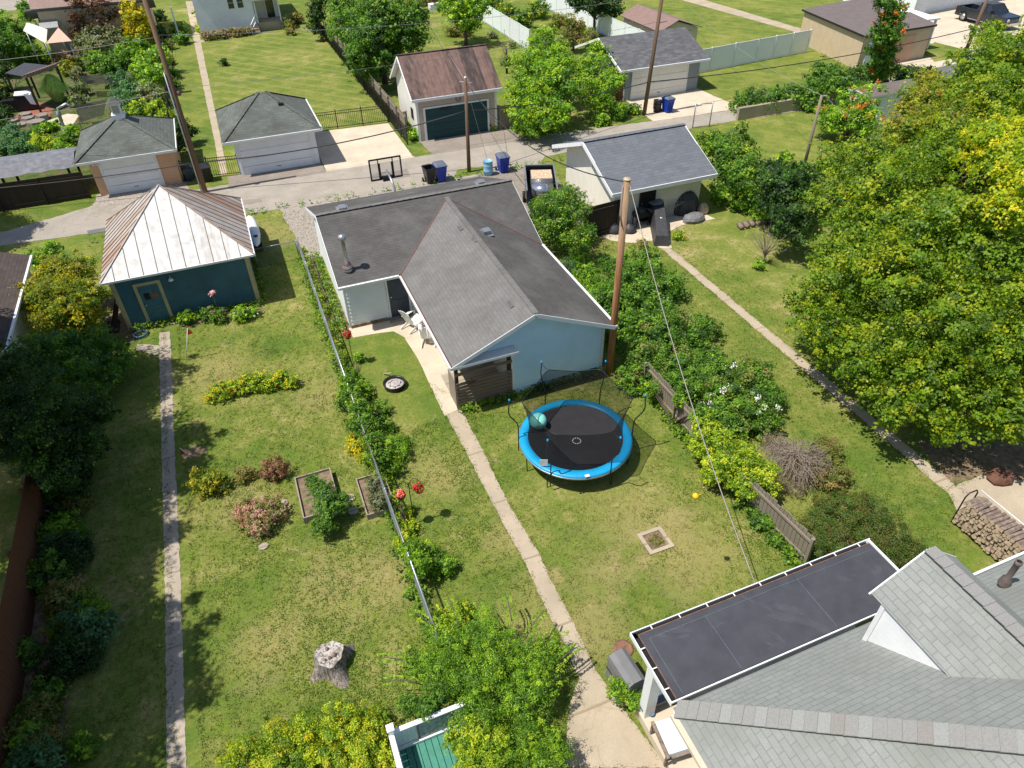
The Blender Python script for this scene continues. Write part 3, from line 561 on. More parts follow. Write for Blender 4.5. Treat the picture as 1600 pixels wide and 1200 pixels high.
# ---- teal shed under a pyramid metal roof
S0 = (-6.48, -.85, 29.95, 35.75); t = thing('shed', 'teal wooden shed with pyramid metal roof, white front slope and rusty sides', 'shed', (-3.66, 32.8, 0))
box_walls(*S0, 2.62).build('wall', M['blue'], t)
EV = (-6.76, -.56, 29.7, 35.95); AP = (-3.68, 32.95, 5.0); mb = MB(); e = [(EV[0], EV[2], 2.56), (EV[1], EV[2], 2.56), (EV[1], EV[3], 2.56), (EV[0], EV[3], 2.56)]
mb.slab([e[0], e[1], AP], .06, 0); mb.slab([e[1], e[2], AP], .06, 1); mb.slab([e[2], e[3], AP], .06, 1); mb.slab([e[3], e[0], AP], .06, 1)
rf = mb.build('roof', [M['mroof'], M['mrust']], t)
def seams(e0, e1, ap, n, m, nm='standing_seams', hh=.035):
    mb = MB(); e0, e1, ap = Vector(e0), Vector(e1), Vector(ap); nr = (e1-e0).cross(ap-e0).normalized()
    for k in range(1, n):
        f = k/n; b = e0+(e1-e0)*f; foot = e0+(e1-e0)*((ap-e0).dot(e1-e0)/(e1-e0).length_squared); up = ap-foot; fa = (foot-e0).length/(e1-e0).length
        lim = f/fa if f < fa else (1-f)/(1-fa); mb.bar(b+nr*.012, b+up*max(.02, lim-.01)+nr*.008, .014, hh, 0, nr)
    mb.mark(); return mb.build(nm, M[m], rf)
seams(e[0], e[1], AP, 11, 'seamd'); seams(e[3], e[0], AP, 14, 'seamd'); seams(e[1], e[2], AP, 14, 'seamd')
mb = MB(); 
for q in e: mb.bar(Vector(q)+Vector((0, 0, .02)), Vector(AP)+Vector((0, 0, .03)), .06, .03)
mb.build('hip_flashing', M['mrust'], rf)
mb = MB(); mb.bar((EV[0], EV[2]-.02, 2.52), (EV[1], EV[2]-.02, 2.52), .05, .09); mb.bar((EV[1]+.02, EV[2], 2.52), (EV[1]+.02, EV[3], 2.52), .05, .09); mb.build('fascia', M['whitetrim'], rf)
mb = MB()
for x in (S0[0], S0[1]-.16): mb.box(x, x+.16, S0[2]-.03, S0[2]+.01, 0, 2.5)
for y in (S0[2]-.03, S0[3]-.16): mb.box(S0[1]-.01, S0[1]+.03, y, y+.18, 0, 2.5); mb.box(S0[0]-.03, S0[0]+.01, y, y+.18, 0, 2.5)
mb.build('corner_trim', M['creamtrim'], t)
dr = ydoor(t, -5.55, -4.72, S0[2], .02, 2.0, 'bluedoor', 'creamtrim', .13, panes=1)
mb = MB(); mb.box(-5.4, -5.17, S0[2]-.06, S0[2]-.049, 1.3, 1.62); mb.build('pane', M['glass'], dr); mb = MB(); mb.box(-5.11, -4.87, S0[2]-.06, S0[2]-.049, 1.3, 1.62); o = mb.build('pane', M['rust'], dr); o['label'] = 'orange brown pane'
mb = MB()
for k in range(5): mb.box(-5.46, -4.81, S0[2]-.062, S0[2]-.05, .2+k*.2, .37+k*.2)
mb.build('door_panel', M['bluedoor'], dr)
mb = MB(); mb.lathe(-4.15, S0[2]-.12, [(.001, 2.12), (.09, 2.1), (.11, 2.02), (.04, 2.0)], 10); mb.bar((-4.15, S0[2], 2.2), (-4.15, S0[2]-.12, 2.12), .03); mb.build('lamp', M['white'], t)
mb = MB(); mb.box(-5.2, -4.5, S0[2]-.35, S0[2]-.05, 0, .05); mb.build('door_step', M['walkgrey'], t)
# ---- main L shaped outbuilding
t = thing('house', 'pale blue outbuilding with L shaped dark shingle roof and open slatted porch', 'outbuilding', (7, 26, 0))
ze, zr = 2.45, 4.0; xw, xe, ys, yr, yn = 2.33, 11.48, 25.62, 29.3, 33.9; wx0, wxr, wx1, wy, wzr = 4.98, 8.17, 11.42, 18.72, 3.86
yv = ys+(wzr-ze)/(zr-ze)*(yr-ys)
def wslope(z): return ys+(z-ze)/(zr-ze)*(yr-ys)
mb = MB(); mb.slab([(xw, ys, ze), (wx0, ys, ze), (wxr, yv, wzr), (wx1, ys, ze), (xe, ys, ze), (xe, yr, zr), (xw, yr, zr)], .09, 0, 1)
mb.slab([(xe, yn, ze-.05), (xw, yn, ze-.05), (xw, yr, zr), (xe, yr, zr)], .09, 0, 1)
mb.slab([(wx1, wy, ze), (wx1, ys, ze), (wxr, yv, wzr), (wxr, wy, wzr)], .09, 0, 1)
mb.slab([(wx0, ys, ze), (wx0, wy, ze), (wxr, wy, wzr), (wxr, yv, wzr)], .09, 2, 1)
rf = mb.build('roof', [M['shgrey'], M['whitetrim'], M['shlight']], t)
mb = MB(); mb.bar((wx0, ys, ze+.02), (wxr, yv, wzr+.02), .07, .02); mb.bar((wx1, ys, ze+.02), (wxr, yv, wzr+.02), .06, .02); mb.build('valley_flashing', M['copper'], rf)
mb = MB(); capline(mb, (wxr, wy, wzr), (wxr, yv, wzr), .2); capline(mb, (xw, yr, zr), (xe, yr, zr), .2); mb.build('ridge_cap', M['shlight'], rf)
mb = MB()
def gut(mb, a, b): mb.bar(a, b, .11, .1)
gut(mb, (xw, ys-.05, ze-.05), (wx0, ys-.05, ze-.05)); gut(mb, (wx0-.05, ys, ze-.05), (wx0-.05, wy, ze-.05)); gut(mb, (wx1+.05, wy, ze-.05), (wx1+.05, ys, ze-.05)); gut(mb, (wx0-.08, wy+.03, ze-.08), (7.5, wy+.03, ze-.08))
mb.build('gutter', M['whitetrim'], rf)
mb = MB(); mb.box(wx0-.035, wx0+.01, wy, ys, ze-.005, ze+.02); mb.build('gutter_edge', M['copper'], rf)
mb = MB()
for (a, b) in (((xw, ys, ze), (xw, yr, zr)), ((xw, yn, ze-.05), (xw, yr, zr)), ((xe, ys, ze), (xe, yr, zr)), ((xe, yn, ze-.05), (xe, yr, zr)), ((wx0, wy, ze), (wxr, wy, wzr)), ((wx1, wy, ze), (wxr, wy, wzr))):
    mb.bar(Vector(a)-Vector((0, 0, .09)), Vector(b)-Vector((0, 0, .09)), .04, .15)
mb.build('fascia', M['white'], rf)
mb = MB(); X0, X1, Y0, Y1 = 2.56, 11.25, 26.2, 33.6; h = 2.5
mb.poly([(X0, Y0, 0), (6.1, Y0, 0), (6.1, Y0, h), (X0, Y0, h)]); mb.poly([(X1, Y1, 0), (X0, Y1, 0), (X0, Y1, h), (X1, Y1, h)])
mb.poly([(X0, Y1, 0), (X0, Y0, 0), (X0, Y0, h), (X0, yr, 3.9), (X0, Y1, h)]); mb.poly([(X1, Y0, 0), (X1, Y1, 0), (X1, Y1, h), (X1, yr, 3.9), (X1, Y0, h)])
mb.build('wall', M['wsiding'], t)
mb = MB(); mb.poly([(5.9, Y0, 0), (5.9, 21.4, 0), (5.9, 21.4, h+.3), (5.9, Y0, h+.3)]); mb.poly([(5.9, 21.4, 0), (7.4, 21.4, 0), (7.4, 21.4, h+.6), (5.9, 21.4, h+.3)]); mb.poly([(7.4, 21.4, 0), (7.4, 19.25, 0), (7.4, 19.25, h+.6), (7.4, 21.4, h+.6)]); o = mb.build('wall', M['wside2'], t)
def laps(mb, x0, x1, y, z0, z1, pitch=.19, lo=None, hi=None, lip=.028, axis='x', s=-1):
    z = z0
    while z < z1-.03:
        zt = min(z+pitch, z1); a = max(x0, lo(zt)) if lo else x0; e_ = min(x1, hi(zt)) if hi else x1; a0 = max(x0, lo(z)) if lo else x0; e0_ = min(x1, hi(z)) if hi else x1
        if e_-a < .05: break
        P = [(a0, y+s*lip, z), (e0_, y+s*lip, z), (e_, y+s*.006, zt), (a, y+s*.006, zt)]; Q = [(a0, y, z), (e0_, y, z)]
        if axis == 'y': P = [(yy, xx, zz) for xx, yy, zz in P][::-1]; Q = [(yy, xx, zz) for xx, yy, zz in Q]; mb.poly(P); mb.poly([Q[0], Q[1], P[2], P[3]][::1])
        else: mb.poly(P); mb.poly([P[0], Q[0], Q[1], P[1]])
        z = zt
mb = MB(); WY = 19.22
sl_ = (3.8-2.46)/(11.22-wxr); hi_ = lambda z: 11.22 if z < 2.46 else 11.22-(z-2.46)/sl_; lo_ = lambda z: 5.15 if z < 2.46 else 5.15+(z-2.46)/sl_
laps(mb, 7.5, 11.13, WY, .12, 2.42, .19, lip=.055); laps(mb, 5.15, 11.2, WY, 2.42, 3.78, .19, lo_, hi_, .055); mb.build('clapboard', M['bsiding2'], t)
mb = MB(); laps(mb, X0+.08, 4.33, Y0, .16, 2.35, .19, lip=.05); mb.build('clapboard', M['wsiding2'], t)
mb = MB()
mb.poly([(7.4, WY, 0), (11.22, WY, 0), (11.22, WY, 2.46), (wxr, WY, 3.8), (7.4, WY, 3.45)]); mb.poly([(5.15, WY, 2.4), (7.4, WY, 2.4), (7.4, WY, 3.45), (5.15, WY, 2.46)]); mb.poly([(11.22, WY, 0), (11.22, Y0, 0), (11.22, Y0, h), (11.22, WY, h)]); mb.build('gable_wall', M['bsiding'], t)
mb = MB(); mb.box(11.14, 11.25, WY-.03, WY, 0, 2.42); mb.box(7.38, 7.5, WY-.03, WY, 0, 2.35); mb.box(2.54, 2.64, Y0-.03, Y0, 0, 2.4); mb.build('corner_trim', M['white'], t)
mb = MB(); mb.box(5.1, 7.4, wy+.1, WY+.02, 2.26, 2.4); mb.build('porch_beam', M['white'], t)
ydoor(t, 4.42, 5.28, Y0, .12, 2.12, 'navydoor', 'white', .08); mb = MB(); mb.box(4.3, 5.5, Y0-.35, Y0-.06, 0, .12); mb.build('door_step', M['oldasphalt'], t)
mb = MB(); mb.box(2.6, 4.2, Y0-.1, Y0-.03, 0, .16); mb.build('foundation', M['soil'], t)
mb = MB(); mb.lathe(4.85, Y0-.35, [(.001, 2.42), (.1, 2.4), (.12, 2.2), (.02, 2.18)], 10); mb.build('lamp', M['black'], t)
# porch screen of boards with a toy starfish ornament
for x in (5.25, 7.3): mb = MB(); mb.box(x-.06, x+.06, WY-.02, WY+.1, 0, 2.3); mb.build('porch_post', M['dfence'], t)
sc_ = None; mb = MB()
for k in range(8): mb.box(5.2, 7.4, WY-.06+random.uniform(0, .012), WY-.025, .03+k*.16, .155+k*.16)
for z in (1.62, 2.02): mb.box(5.2, 7.4, WY-.06, WY-.025, z, z+.13)
mb.build('slat_screen', M['pboard'], t)['label'] = 'weathered horizontal boards closing off the porch'
mb = MB()
for k in range(8): mb.box(5.2, 5.235, WY+.1, 20.2, .03+k*.155, .165+k*.155)
mb.build('slat_screen', M['wfence'], t)
mb = MB()
for k in range(5):
    a = k*2*math.pi/5; mb.bar((5.75, WY-.08, 1.2), (5.75+.2*math.cos(a), WY-.08, 1.2+.2*math.sin(a)), .06, .03)
mb.build('star_ornament', M['rust'], t)
mb = MB(); mb.poly([(5.2, 19.3, .06), (7.4, 19.3, .06), (7.4, 21.4, .06), (5.2, 21.4, .06)]); mb.build('porch_floor', M['walkgrey'], t)
def roof_vent(x, y, parent, s=.16):
    z = ze+(zr-ze)*(y-ys)/(yr-ys) if y < yr else zr-(zr-ze)*(y-yr)/(yn-yr)
    if y < ys or (x > 8.2 and y < yv): z = wzr-abs(x-wxr)*(wzr-ze)/(wx1-wxr)
    mb = MB(); mb.slab([(x-s, y-s, z+.17), (x+s, y-s, z+.17), (x+s, y+s, z+.2), (x-s, y+s, z+.2)], .1); mb.box(x-s*.75, x+s*.75, y-s*.75, y+s*.75, z-.08, z+.1); mb.slab([(x-s*1.6, y-s*1.6, z-.02), (x+s*1.6, y-s*1.6, z-.02), (x+s*1.6, y+s*1.6, z+.1), (x-s*1.6, y+s*1.6, z+.1)], .02)
    mb.build('roof_vent', M['galv'], parent)
for px, py, z in ((538, 343, 3.5), (752, 297, 3.6), (760, 371, 3.4)):
    c = G(px, py, z); roof_vent(c.x, c.y, rf)
mb = MB()
for px, py in ((742, 382), (719, 361), (797, 478)):
    c = G(px, py, 3.6); zz = wzr-abs(c.x-wxr)*(wzr-ze)/(wxr-wx0)
    mb.slab([(c.x-.07, c.y+.2, zz-.03+.03), (c.x-.07, c.y-.2, zz), (c.x+.08, c.y-.2, zz+.075), (c.x+.08, c.y+.2, zz+.075)], .02)
mb.build('shingle_patch', M['shdark'], rf)
c = G(542, 412, 3.05); mb = MB(); mb.lathe(c.x, c.y, [(.2, 2.75), (.2, 2.95), (.12, 3.05), (.075, 3.1), (.075, 4.15), (.15, 4.17), (.17, 4.22), (.15, 4.34), (.001, 4.38)], 16); mb.build('flue_pipe', M['galv'], t)
mb = MB(); mb.lathe(c.x, c.y, [(.21, 2.85), (.14, 3.08), (.08, 3.12)], 16); mb.build('flue_collar', M['copper'], t)
# ---- white garage with slate roof, right
t = thing('garage', 'white garage with slate grey gable roof and tall cream west wall', 'garage', (20, 32.8, 0)); a = (17.55, 22.8, 29.95, 35.9)
gable_walls(*a, 2.35, 3.62, 'x').build('wall', M['wside2'], t)
mb = MB(); mb.poly([(17.54, 35.9, 0), (17.54, 29.95, 0), (17.54, 29.95, 2.35), (17.54, 32.925, 3.62), (17.54, 35.9, 2.35)]); mb.build('side_wall', M['stucco'], t)
rf = gable_roof(16.95, 23.2, 29.25, 36.6, 2.32, 3.78, 32.8, .1).build('roof', [M['shblue'], M['whitetrim']], t)
mb = MB(); capline(mb, (16.95, 32.8, 3.78), (23.2, 32.8, 3.78), .25); mb.build('ridge_cap', M['shblue'], rf)
mb = MB()
for p, q in (((16.95, 29.25, 2.2), (16.95, 32.8, 3.68)), ((16.95, 36.6, 2.2), (16.95, 32.8, 3.68)), ((16.95, 29.22, 2.22), (23.2, 29.22, 2.22)), ((23.2, 29.25, 2.2), (23.2, 32.8, 3.68))): mb.bar(p, q, .06, .2)
mb.build('fascia', M['white'], rf); ydoor(t, 19.05, 19.9, 29.95, .05, 2.05, 'dark', 'black', .06)
mb = MB(); mb.bar((20.75, 29.9, 2.1), (20.75, 29.75, 2.0), .09); mb.bar((20.65, 29.75, 2.0), (20.85, 29.75, 2.0), .08); mb.build('floodlight', M['black'], t)
mb = MB(); mb.tube([(17.5, 32.2, 3.0), (17.42, 32.3, 2.7), (17.48, 32.2, 2.3)], .02, 5); mb.tube([(17.5, 32.4, 3.0), (17.42, 32.4, 2.6), (17.48, 32.5, 2.4)], .02, 5); mb.build('cable_loop', M['wire'], t)
# ---- white hip roof garage, centre top
t = thing('garage', 'white double garage with green grey hip roof beside the concrete drive', 'garage', (2.2, 48.5, 0)); box_walls(-.3, 4.62, 45.5, 50.9, 2.35).build('wall', M['wsiding'], t)
rf = hip_roof(-.85, 5.05, 45.05, 51.5, 2.3, ((1.95, 48.3, 3.95), (2.45, 48.3, 3.95))).build('roof', [M['shgreen'], M['whitetrim']], t)
mb = MB(); mb.bar((-.87, 45.02, 2.24), (5.07, 45.02, 2.24), .08, .14); mb.bar((5.08, 45.02, 2.24), (5.08, 51.5, 2.24), .08, .14); mb.build('gutter', M['white'], rf)
mb = MB()
for p in ((-.85, 45.05), (5.05, 45.05), (5.05, 51.5), (-.85, 51.5)): capline(mb, (*p, 2.3), (2.2+(.25 if p[0] > 0 else -.25), 48.3, 3.95), .2)
mb.build('ridge_cap', M['shgreen'], rf)
mb = MB(); mb.box(2.95, 3.25, 47.1, 47.35, 3.3, 3.5); mb.build('roof_vent', M['black'], rf); ygdoor(t, -.02, 4.15, 45.5, 2.0, 'gdoor')
# ---- tan hip roof garage with cupola
t = thing('garage', 'tan garage with hip roof, white cupola and white double door', 'garage', (-6.2, 48.5, 0)); box_walls(-8.35, -3.75, 45.85, 51, 2.3).build('wall', M['tansiding'], t)
rf = hip_roof(-9.0, -3.5, 45.3, 51.3, 2.25, ((-6.3, 48.2, 3.75), (-6.1, 48.2, 3.75))).build('roof', [M['shgreen'], M['whitetrim']], t)
mb = MB()
for p in ((-9, 45.3), (-3.5, 45.3), (-3.5, 51.3), (-9, 51.3)): capline(mb, (*p, 2.25), (-6.2, 48.2, 3.75), .2)
mb.build('ridge_cap', M['shgreen'], rf); mb = MB(); mb.bar((-9, 45.27, 2.2), (-3.5, 45.27, 2.2), .06, .13); mb.bar((-3.47, 45.27, 2.2), (-3.47, 51.3, 2.2), .06, .13); mb.build('fascia', M['whitetrim'], rf)
ygdoor(t, -7.75, -4.85, 45.85, 2.0, 'gdoor'); mb = MB(); mb.lathe(-8.1, 45.72, [(.001, 1.98), (.07, 1.96), (.09, 1.88), (.03, 1.86)], 8); mb.lathe(-7.92, 45.72, [(.001, 1.98), (.07, 1.96), (.09, 1.88), (.03, 1.86)], 8); mb.build('floodlight', M['white'], t)
mb = MB(); mb.box(-6.55, -5.85, 47.85, 48.55, 3.3, 3.85); mb.box(-6.45, -5.95, 47.95, 48.45, 3.85, 4.45); cu = mb.build('cupola', M['white'], t)
mb = MB(); mb.box(-6.38, -6.02, 47.93, 47.95, 3.92, 4.35); mb.build('louvre', M['galv'], cu); hip_roof(-6.6, -5.8, 47.8, 48.6, 4.45, ((-6.2, 48.2, 4.85), (-6.2, 48.2, 4.85)), .05).build('cupola_roof', [M['shgreen'], M['white']], cu)
# ---- barn-like garage with brown metal roof
t = thing('garage', 'tall pinkish garage with stained brown metal roof and dark green door', 'garage', (14.3, 49, 0)); gable_walls(11.55, 17.2, 46.45, 51.4, 2.95, 4.75, 'x', 49).build('wall', M['cwall'], t)
mb = MB(); mb.poly([(11.54, 51.4, 0), (11.54, 46.45, 0), (11.54, 46.45, 2.95), (11.54, 49, 4.75), (11.54, 51.4, 2.95)]); mb.build('side_wall', M['wside2'], t)
rf = gable_roof(11.2, 17.5, 46.1, 51.8, 2.9, 4.95, 48.95, .07).build('roof', [M['mbrown'], M['whitetrim']], t); mb = MB()
for k in range(1, 11): x = 11.2+.573*k; mb.bar((x, 46.1, 2.92), (x, 48.95, 4.97), .03, .03)
mb.mark()
for k in range(1, 11): x = 11.2+.573*k; mb.bar((x, 51.8, 2.92), (x, 48.95, 4.97), .03, .03)
mb.mark(); mb.bar((11.2, 48.95, 4.98), (17.5, 48.95, 4.98), .14, .04); mb.build('standing_seams', M['mbrown'], rf)
mb = MB(); mb.bar((11.2, 46.08, 2.8), (17.5, 46.08, 2.8), .08, .17); mb.bar((11.18, 46.1, 2.8), (11.18, 48.95, 4.84), .05, .12); mb.bar((11.18, 51.8, 2.8), (11.18, 48.95, 4.84), .05, .12); mb.build('fascia', M['white'], rf)
mb = MB(); mb.box(11.5, 11.66, 46.41, 46.44, 0, 2.9); mb.box(17.06, 17.22, 46.41, 46.44, 0, 2.9); mb.build('corner_trim', M['white'], t)
ygdoor(t, 12.1, 16.5, 46.45, 2.1, 'greendoor', 'white'); mb = MB()
for a in range(16): mb.bar((14.45+.17*math.cos(a*.39), 46.36, 2.5+.17*math.sin(a*.39)), (14.45+.17*math.cos((a+1)*.39), 46.36, 2.5+.17*math.sin((a+1)*.39)), .035)
mb.build('hoop', M['black'], t)
mb = MB(); mb.box(13.5, 13.9, 46.3, 46.42, 1.9, 2.05); mb.box(13.2, 13.35, 46.3, 46.42, 1.88, 2.05); mb.bar((14.35, 46.4, 2.8), (14.35, 46.2, 2.9), .1); mb.build('door_bracket', M['black'], t)
mb = MB(); mb.box(11.49, 11.53, 48.7, 49.3, 3.4, 4.0); mb.box(11.49, 11.53, 47.4, 47.9, 1.2, 1.9); mb.build('window', M['dark'], t)
# ---- grey gable garage
t = thing('garage', 'grey sided garage with mottled charcoal gable roof and cream double door', 'garage', (31.5, 51.5, 0)); gable_walls(28.2, 34.7, 48.1, 55, 2.4, 3.6, 'x').build('wall', M['gsiding'], t)
rf = gable_roof(27.6, 35.3, 47.75, 55.5, 2.35, 3.8, 51.6, .1).build('roof', [M['shdark'], M['white']], t); mb = MB(); mb.bar((27.6, 47.7, 2.27), (35.3, 47.7, 2.27), .1, .15); mb.bar((27.57, 47.75, 2.25), (27.57, 51.6, 3.7), .06, .16); mb.bar((27.57, 55.5, 2.25), (27.57, 51.6, 3.7), .06, .16); mb.build('gutter', M['white'], rf)
ygdoor(t, 28.85, 33.55, 48.1, 2.05, 'gdoor2'); mb = MB(); mb.bar((31.4, 48.05, 2.2), (31.4, 47.9, 2.2), .12); mb.build('floodlight', M['black'], t)
# ---- small brown roofed shed, tan flat garage, white garage behind, vehicles yard
t = thing('shed', 'small cream metal shed with brown corrugated gable roof behind grey garage', 'shed', (38.6, 60.5, 0)); gable_walls(36.7, 40.5, 57.2, 63.8, 2.15, 2.85, 'y', 38.2).build('wall', M['ylw'], t); gable_roof(36.4, 40.75, 56.9, 64.1, 2.2, 3.0, 38.2, .05, 'y').build('roof', [M['cbrown'], M['dark']], t)
mb = MB(); mb.box(39.2, 40.0, 57.15, 57.19, .05, 1.95); mb.build('door', M['ylw'], t)
t = thing('garage', 'long tan garage with flat brown roof beside white vinyl fence', 'garage', (55, 52, 0)); P4 = [G(1253, 15, 2.7)[:2], G(1352, 56, 2.7)[:2], G(1465, 38, 2.7)[:2], G(1365, -6, 2.7)[:2]]
cx = sum(p[0] for p in P4)/4; cy = sum(p[1] for p in P4)/4; mb = MB(); Q = [(cx+(p[0]-cx)*.95, cy+(p[1]-cy)*.95) for p in P4]
for i in range(4): a, b = Q[i], Q[(i+1) % 4]; mb.poly([(*a, 0), (*b, 0), (*b, 2.6), (*a, 2.6)])
mb.build('wall', M['tanwall'], t); mb = MB(); mb.slab([(*P4[0], 2.75), (*P4[1], 2.7), (*P4[2], 2.7), (*P4[3], 2.75)], .16, 0, 1); mb.build('roof', [M['croof'], M['black']], t)
def along(a, b, f): return Vector((a[0]+(b[0]-a[0])*f, a[1]+(b[1]-a[1])*f, 0))
for f0, f1, m, z1 in ((.08, .3, 'gdoor', 2.05), (.34, .78, 'tansiding', 2.1)):
    a, b = along(Q[1], Q[2], f0), along(Q[1], Q[2], f1); n_ = Vector((0, -.05, 0)); mb = MB(); mb.slab([a+n_, b+n_, b+n_+Vector((0, 0, z1)), a+n_+Vector((0, 0, z1))], .04); mb.build('garage_door', M[m], t)
t = thing('garage', 'white garage at the far right with dark door windows behind the pickup', 'garage', (72, 60, 0)); a, b = G(1425, 25), G(1600, -8); a2, b2 = G(1395, 2), G(1700, -25)
mb = MB(); d = (b-a).normalized(); nn = Vector((-d.y, d.x, 0)); e0 = a-d*10; e1 = a+d*34; h = 4.6
for p, q in ((a, e1), (e1, e1+nn*9), (e1+nn*9, a+nn*9), (a+nn*9, a)): mb.poly([p, q, q+Vector((0, 0, h)), p+Vector((0, 0, h))])
mb.build('wall', M['wsiding'], t); mb = MB(); mb.slab([a-nn*.4-d*.4+Vector((0, 0, h)), e1-nn*.4+d*.4+Vector((0, 0, h)), e1+nn*9.4+d*.4+Vector((0, 0, h+1)), a+nn*9.4-d*.4+Vector((0, 0, h+1))], .15); mb.build('roof', M['croof'], t)
mb = MB()
for k in range(8):
    p = a+d*(3.3+k*1.05)-nn*.04; mb.slab([p+Vector((0, 0, 1.7)), p+d*.6+Vector((0, 0, 1.7)), p+d*.6+Vector((0, 0, 2.25)), p+Vector((0, 0, 2.25))], .03)
mb.build('window', M['dark'], t)
t = thing('carport', 'low white roofed lean-to between the tan garage and the pickup', 'lean-to', tuple(G(1440, 25))); mb = MB(); mb.slab([G(1392, 4, 2.9), G(1470, 28, 2.6), G(1425, 34, 2.6), G(1370, 14, 2.8)][::-1], .12); 
mb.build('roof', M['white'], t); mb = MB(); 
for px, py in ((1464, 27), (1430, 33), (1400, 8)): p = G(px, py, 2.6); mb.box(p.x-.08, p.x+.08, p.y-.08, p.y+.08, 0, 2.55)
mb.build('post', M['white'], t)
# ---- white house at the top
t = thing('house', 'white sided house with twin windows and back porch behind striped lawn', 'house', (3, 88, 0)); mb = box_walls(-.7, 4.9, 83.8, 96, 5.6); mb.build('wall', M['wsiding'], t)
gable_roof(-1.3, 5.3, 83.2, 97, 5.4, 7.4, None, .15, 'y').build('roof', [M['shgreen'], M['white']], t)
ywin(t, 2.55, 3.1, 83.8, 2.3, 3.3); ywin(t, 3.45, 4.0, 83.8, 2.3, 3.3)
mb = MB(); mb.poly([(4.9, 86, 0), (7.6, 86, 0), (7.6, 86, 5), (4.9, 86, 5)]); mb.poly([(7.6, 86, 0), (7.6, 96, 0), (7.6, 96, 5), (7.6, 86, 5)]); mb.build('porch_wall', M['wside2'], t)
mb = MB(); mb.slab([(4.7, 83.3, 3.0), (7.7, 83.3, 3.0), (7.7, 86, 3.3), (4.7, 86, 3.3)], .15); mb.build('porch_roof', M['white'], t)
mb = MB(); mb.box(4.95, 7.5, 83.7, 86, 0, .75); mb.build('porch_deck', M['walk'], t)
for x in (5.05, 7.4): mb = MB(); mb.box(x-.06, x+.06, 83.7, 83.82, .75, 2.95); mb.build('porch_post', M['white'], t)
mb = MB()
for z in (1.2, 1.7): mb.bar((4.2, 82.4, z-.8), (5.05, 83.7, z), .06)
mb.bar((4.2, 82.4, 0), (4.2, 82.4, .95), .07); mb.build('handrail', M['white'], t); ydoor(t, 6.3, 7.1, 86, .75, 2.75, 'glass', 'white', .08)
mb = MB()
for k in range(3): mb.box(4.3, 5.0, 82.6+k*.35, 82.95+k*.35, 0, .2+k*.2)
mb.build('porch_step', M['walk'], t)
# ---- houses along the street, top left, and a brick one top centre
t = thing('house', 'house with red brown roof and grey lower porch roof at top left', 'house', (-15, 98, 0)); p0, p1 = G(47, 15, 4), G(172, 0, 4)
mb = box_walls(p0.x+.4, p1.x+3, p0.y+.3, p0.y+9, 4); mb.build('wall', M['tanwall'], t); mb = MB(); x0, x1 = p0.x, p1.x+3.6; mb.slab([(x0, p0.y, 4), (x1, p0.y, 4), (x1, p0.y+5, 7), (x0, p0.y+5, 7)], .15); mb.slab([(x1, p0.y+10, 4), (x0, p0.y+10, 4), (x0, p0.y+5, 7), (x1, p0.y+5, 7)], .15)
mb.build('roof', M['cbrown'], t); q0 = G(48, 30, 3); mb = MB(); mb.slab([(q0.x, q0.y, 3), (x1+.2, q0.y, 3), (x1+.2, p0.y, 3.9), (q0.x, p0.y, 3.9)], .15); mb.build('porch_roof', M['shblue'], t)
mb = MB(); 
for k in range(5): mb.box(q0.x+.2+k*3, q0.x+.35+k*3, q0.y+.1, q0.y+.25, 0, 2.9)
mb.build('porch_post', M['white'], t)
t = thing('shade_sail', 'white and peach shade sails over the patio at top left', 'shade sail', tuple(G(60, 60))); mb = MB(); mb.poly([G(36, 48, 3.1), G(72, 68, 2.5), G(74, 46, 2.7), G(42, 34, 3)]); mb.build('sail', M['sail'], t)
mb = MB(); mb.poly([G(72, 68, 2.5), G(112, 64, 2.6), G(91, 43, 3.2), G(81, 56, 2.7)]); mb.build('sail', M['sailp'], t)['label'] = 'peach coloured sail'
mb = MB()
for a in ((42, 52, 3.1), (70, 66, 2.6), (107, 63, 2.6), (91, 45, 3.0)): p = G(*a); mb.tube([(p.x, p.y, 0), p], .05, 6)
mb.build('post', M['galv'], t)
t = thing('shed', 'low grey roofed tan shed behind the sails at top left', 'shed', tuple(G(75, 45))); p, q = G(62, 45, 2.5), G(92, 40, 2.5); gable_roof(p.x, q.x, p.y, p.y+4, 2.5, 3.6).build('roof', [M['galv'], M['white']], t); box_walls(p.x+.2, q.x-.2, p.y+.2, p.y+3.8, 2.5).build('wall', M['tanwall'], t)
t = thing('pergola', 'dark pergola with black shade cloth roof in the garden at top left', 'pergola', tuple(G(40, 150))); A = [G(8, 114, 2.6), G(40, 120, 2.6), G(88, 103, 2.6), G(38, 98, 2.7)]; mb = MB(); mb.slab(A, .03); mb.build('canopy', M['dcover'], t)
mb = MB()
for p in A: mb.box(p.x-.07, p.x+.07, p.y-.07, p.y+.07, 0, 2.55)
mb.build('post', M['dfence'], t); mb = MB(); mb.bar(A[1], A[2], .1, .2)
for k in range(12): p = A[1]+(A[2]-A[1])*(k/11); mb.bar(p+Vector((-.1, -.3, .12)), p+Vector((.3, .6, .12)), .05, .1)
mb.build('beam', M['cbrown'], t)
t = thing('grill', 'large dark grill draped with a white cloth on brick paving', 'grill', tuple(G(38, 170))); c = G(38, 172); mb = MB(); mb.box(c.x-1.2, c.x+1.0, c.y-.4, c.y+.5, .1, .9); mb.box(c.x-.3, c.x+.8, c.y-.35, c.y+.45, .9, 1.2); mb.build('body', M['blackp'], t)
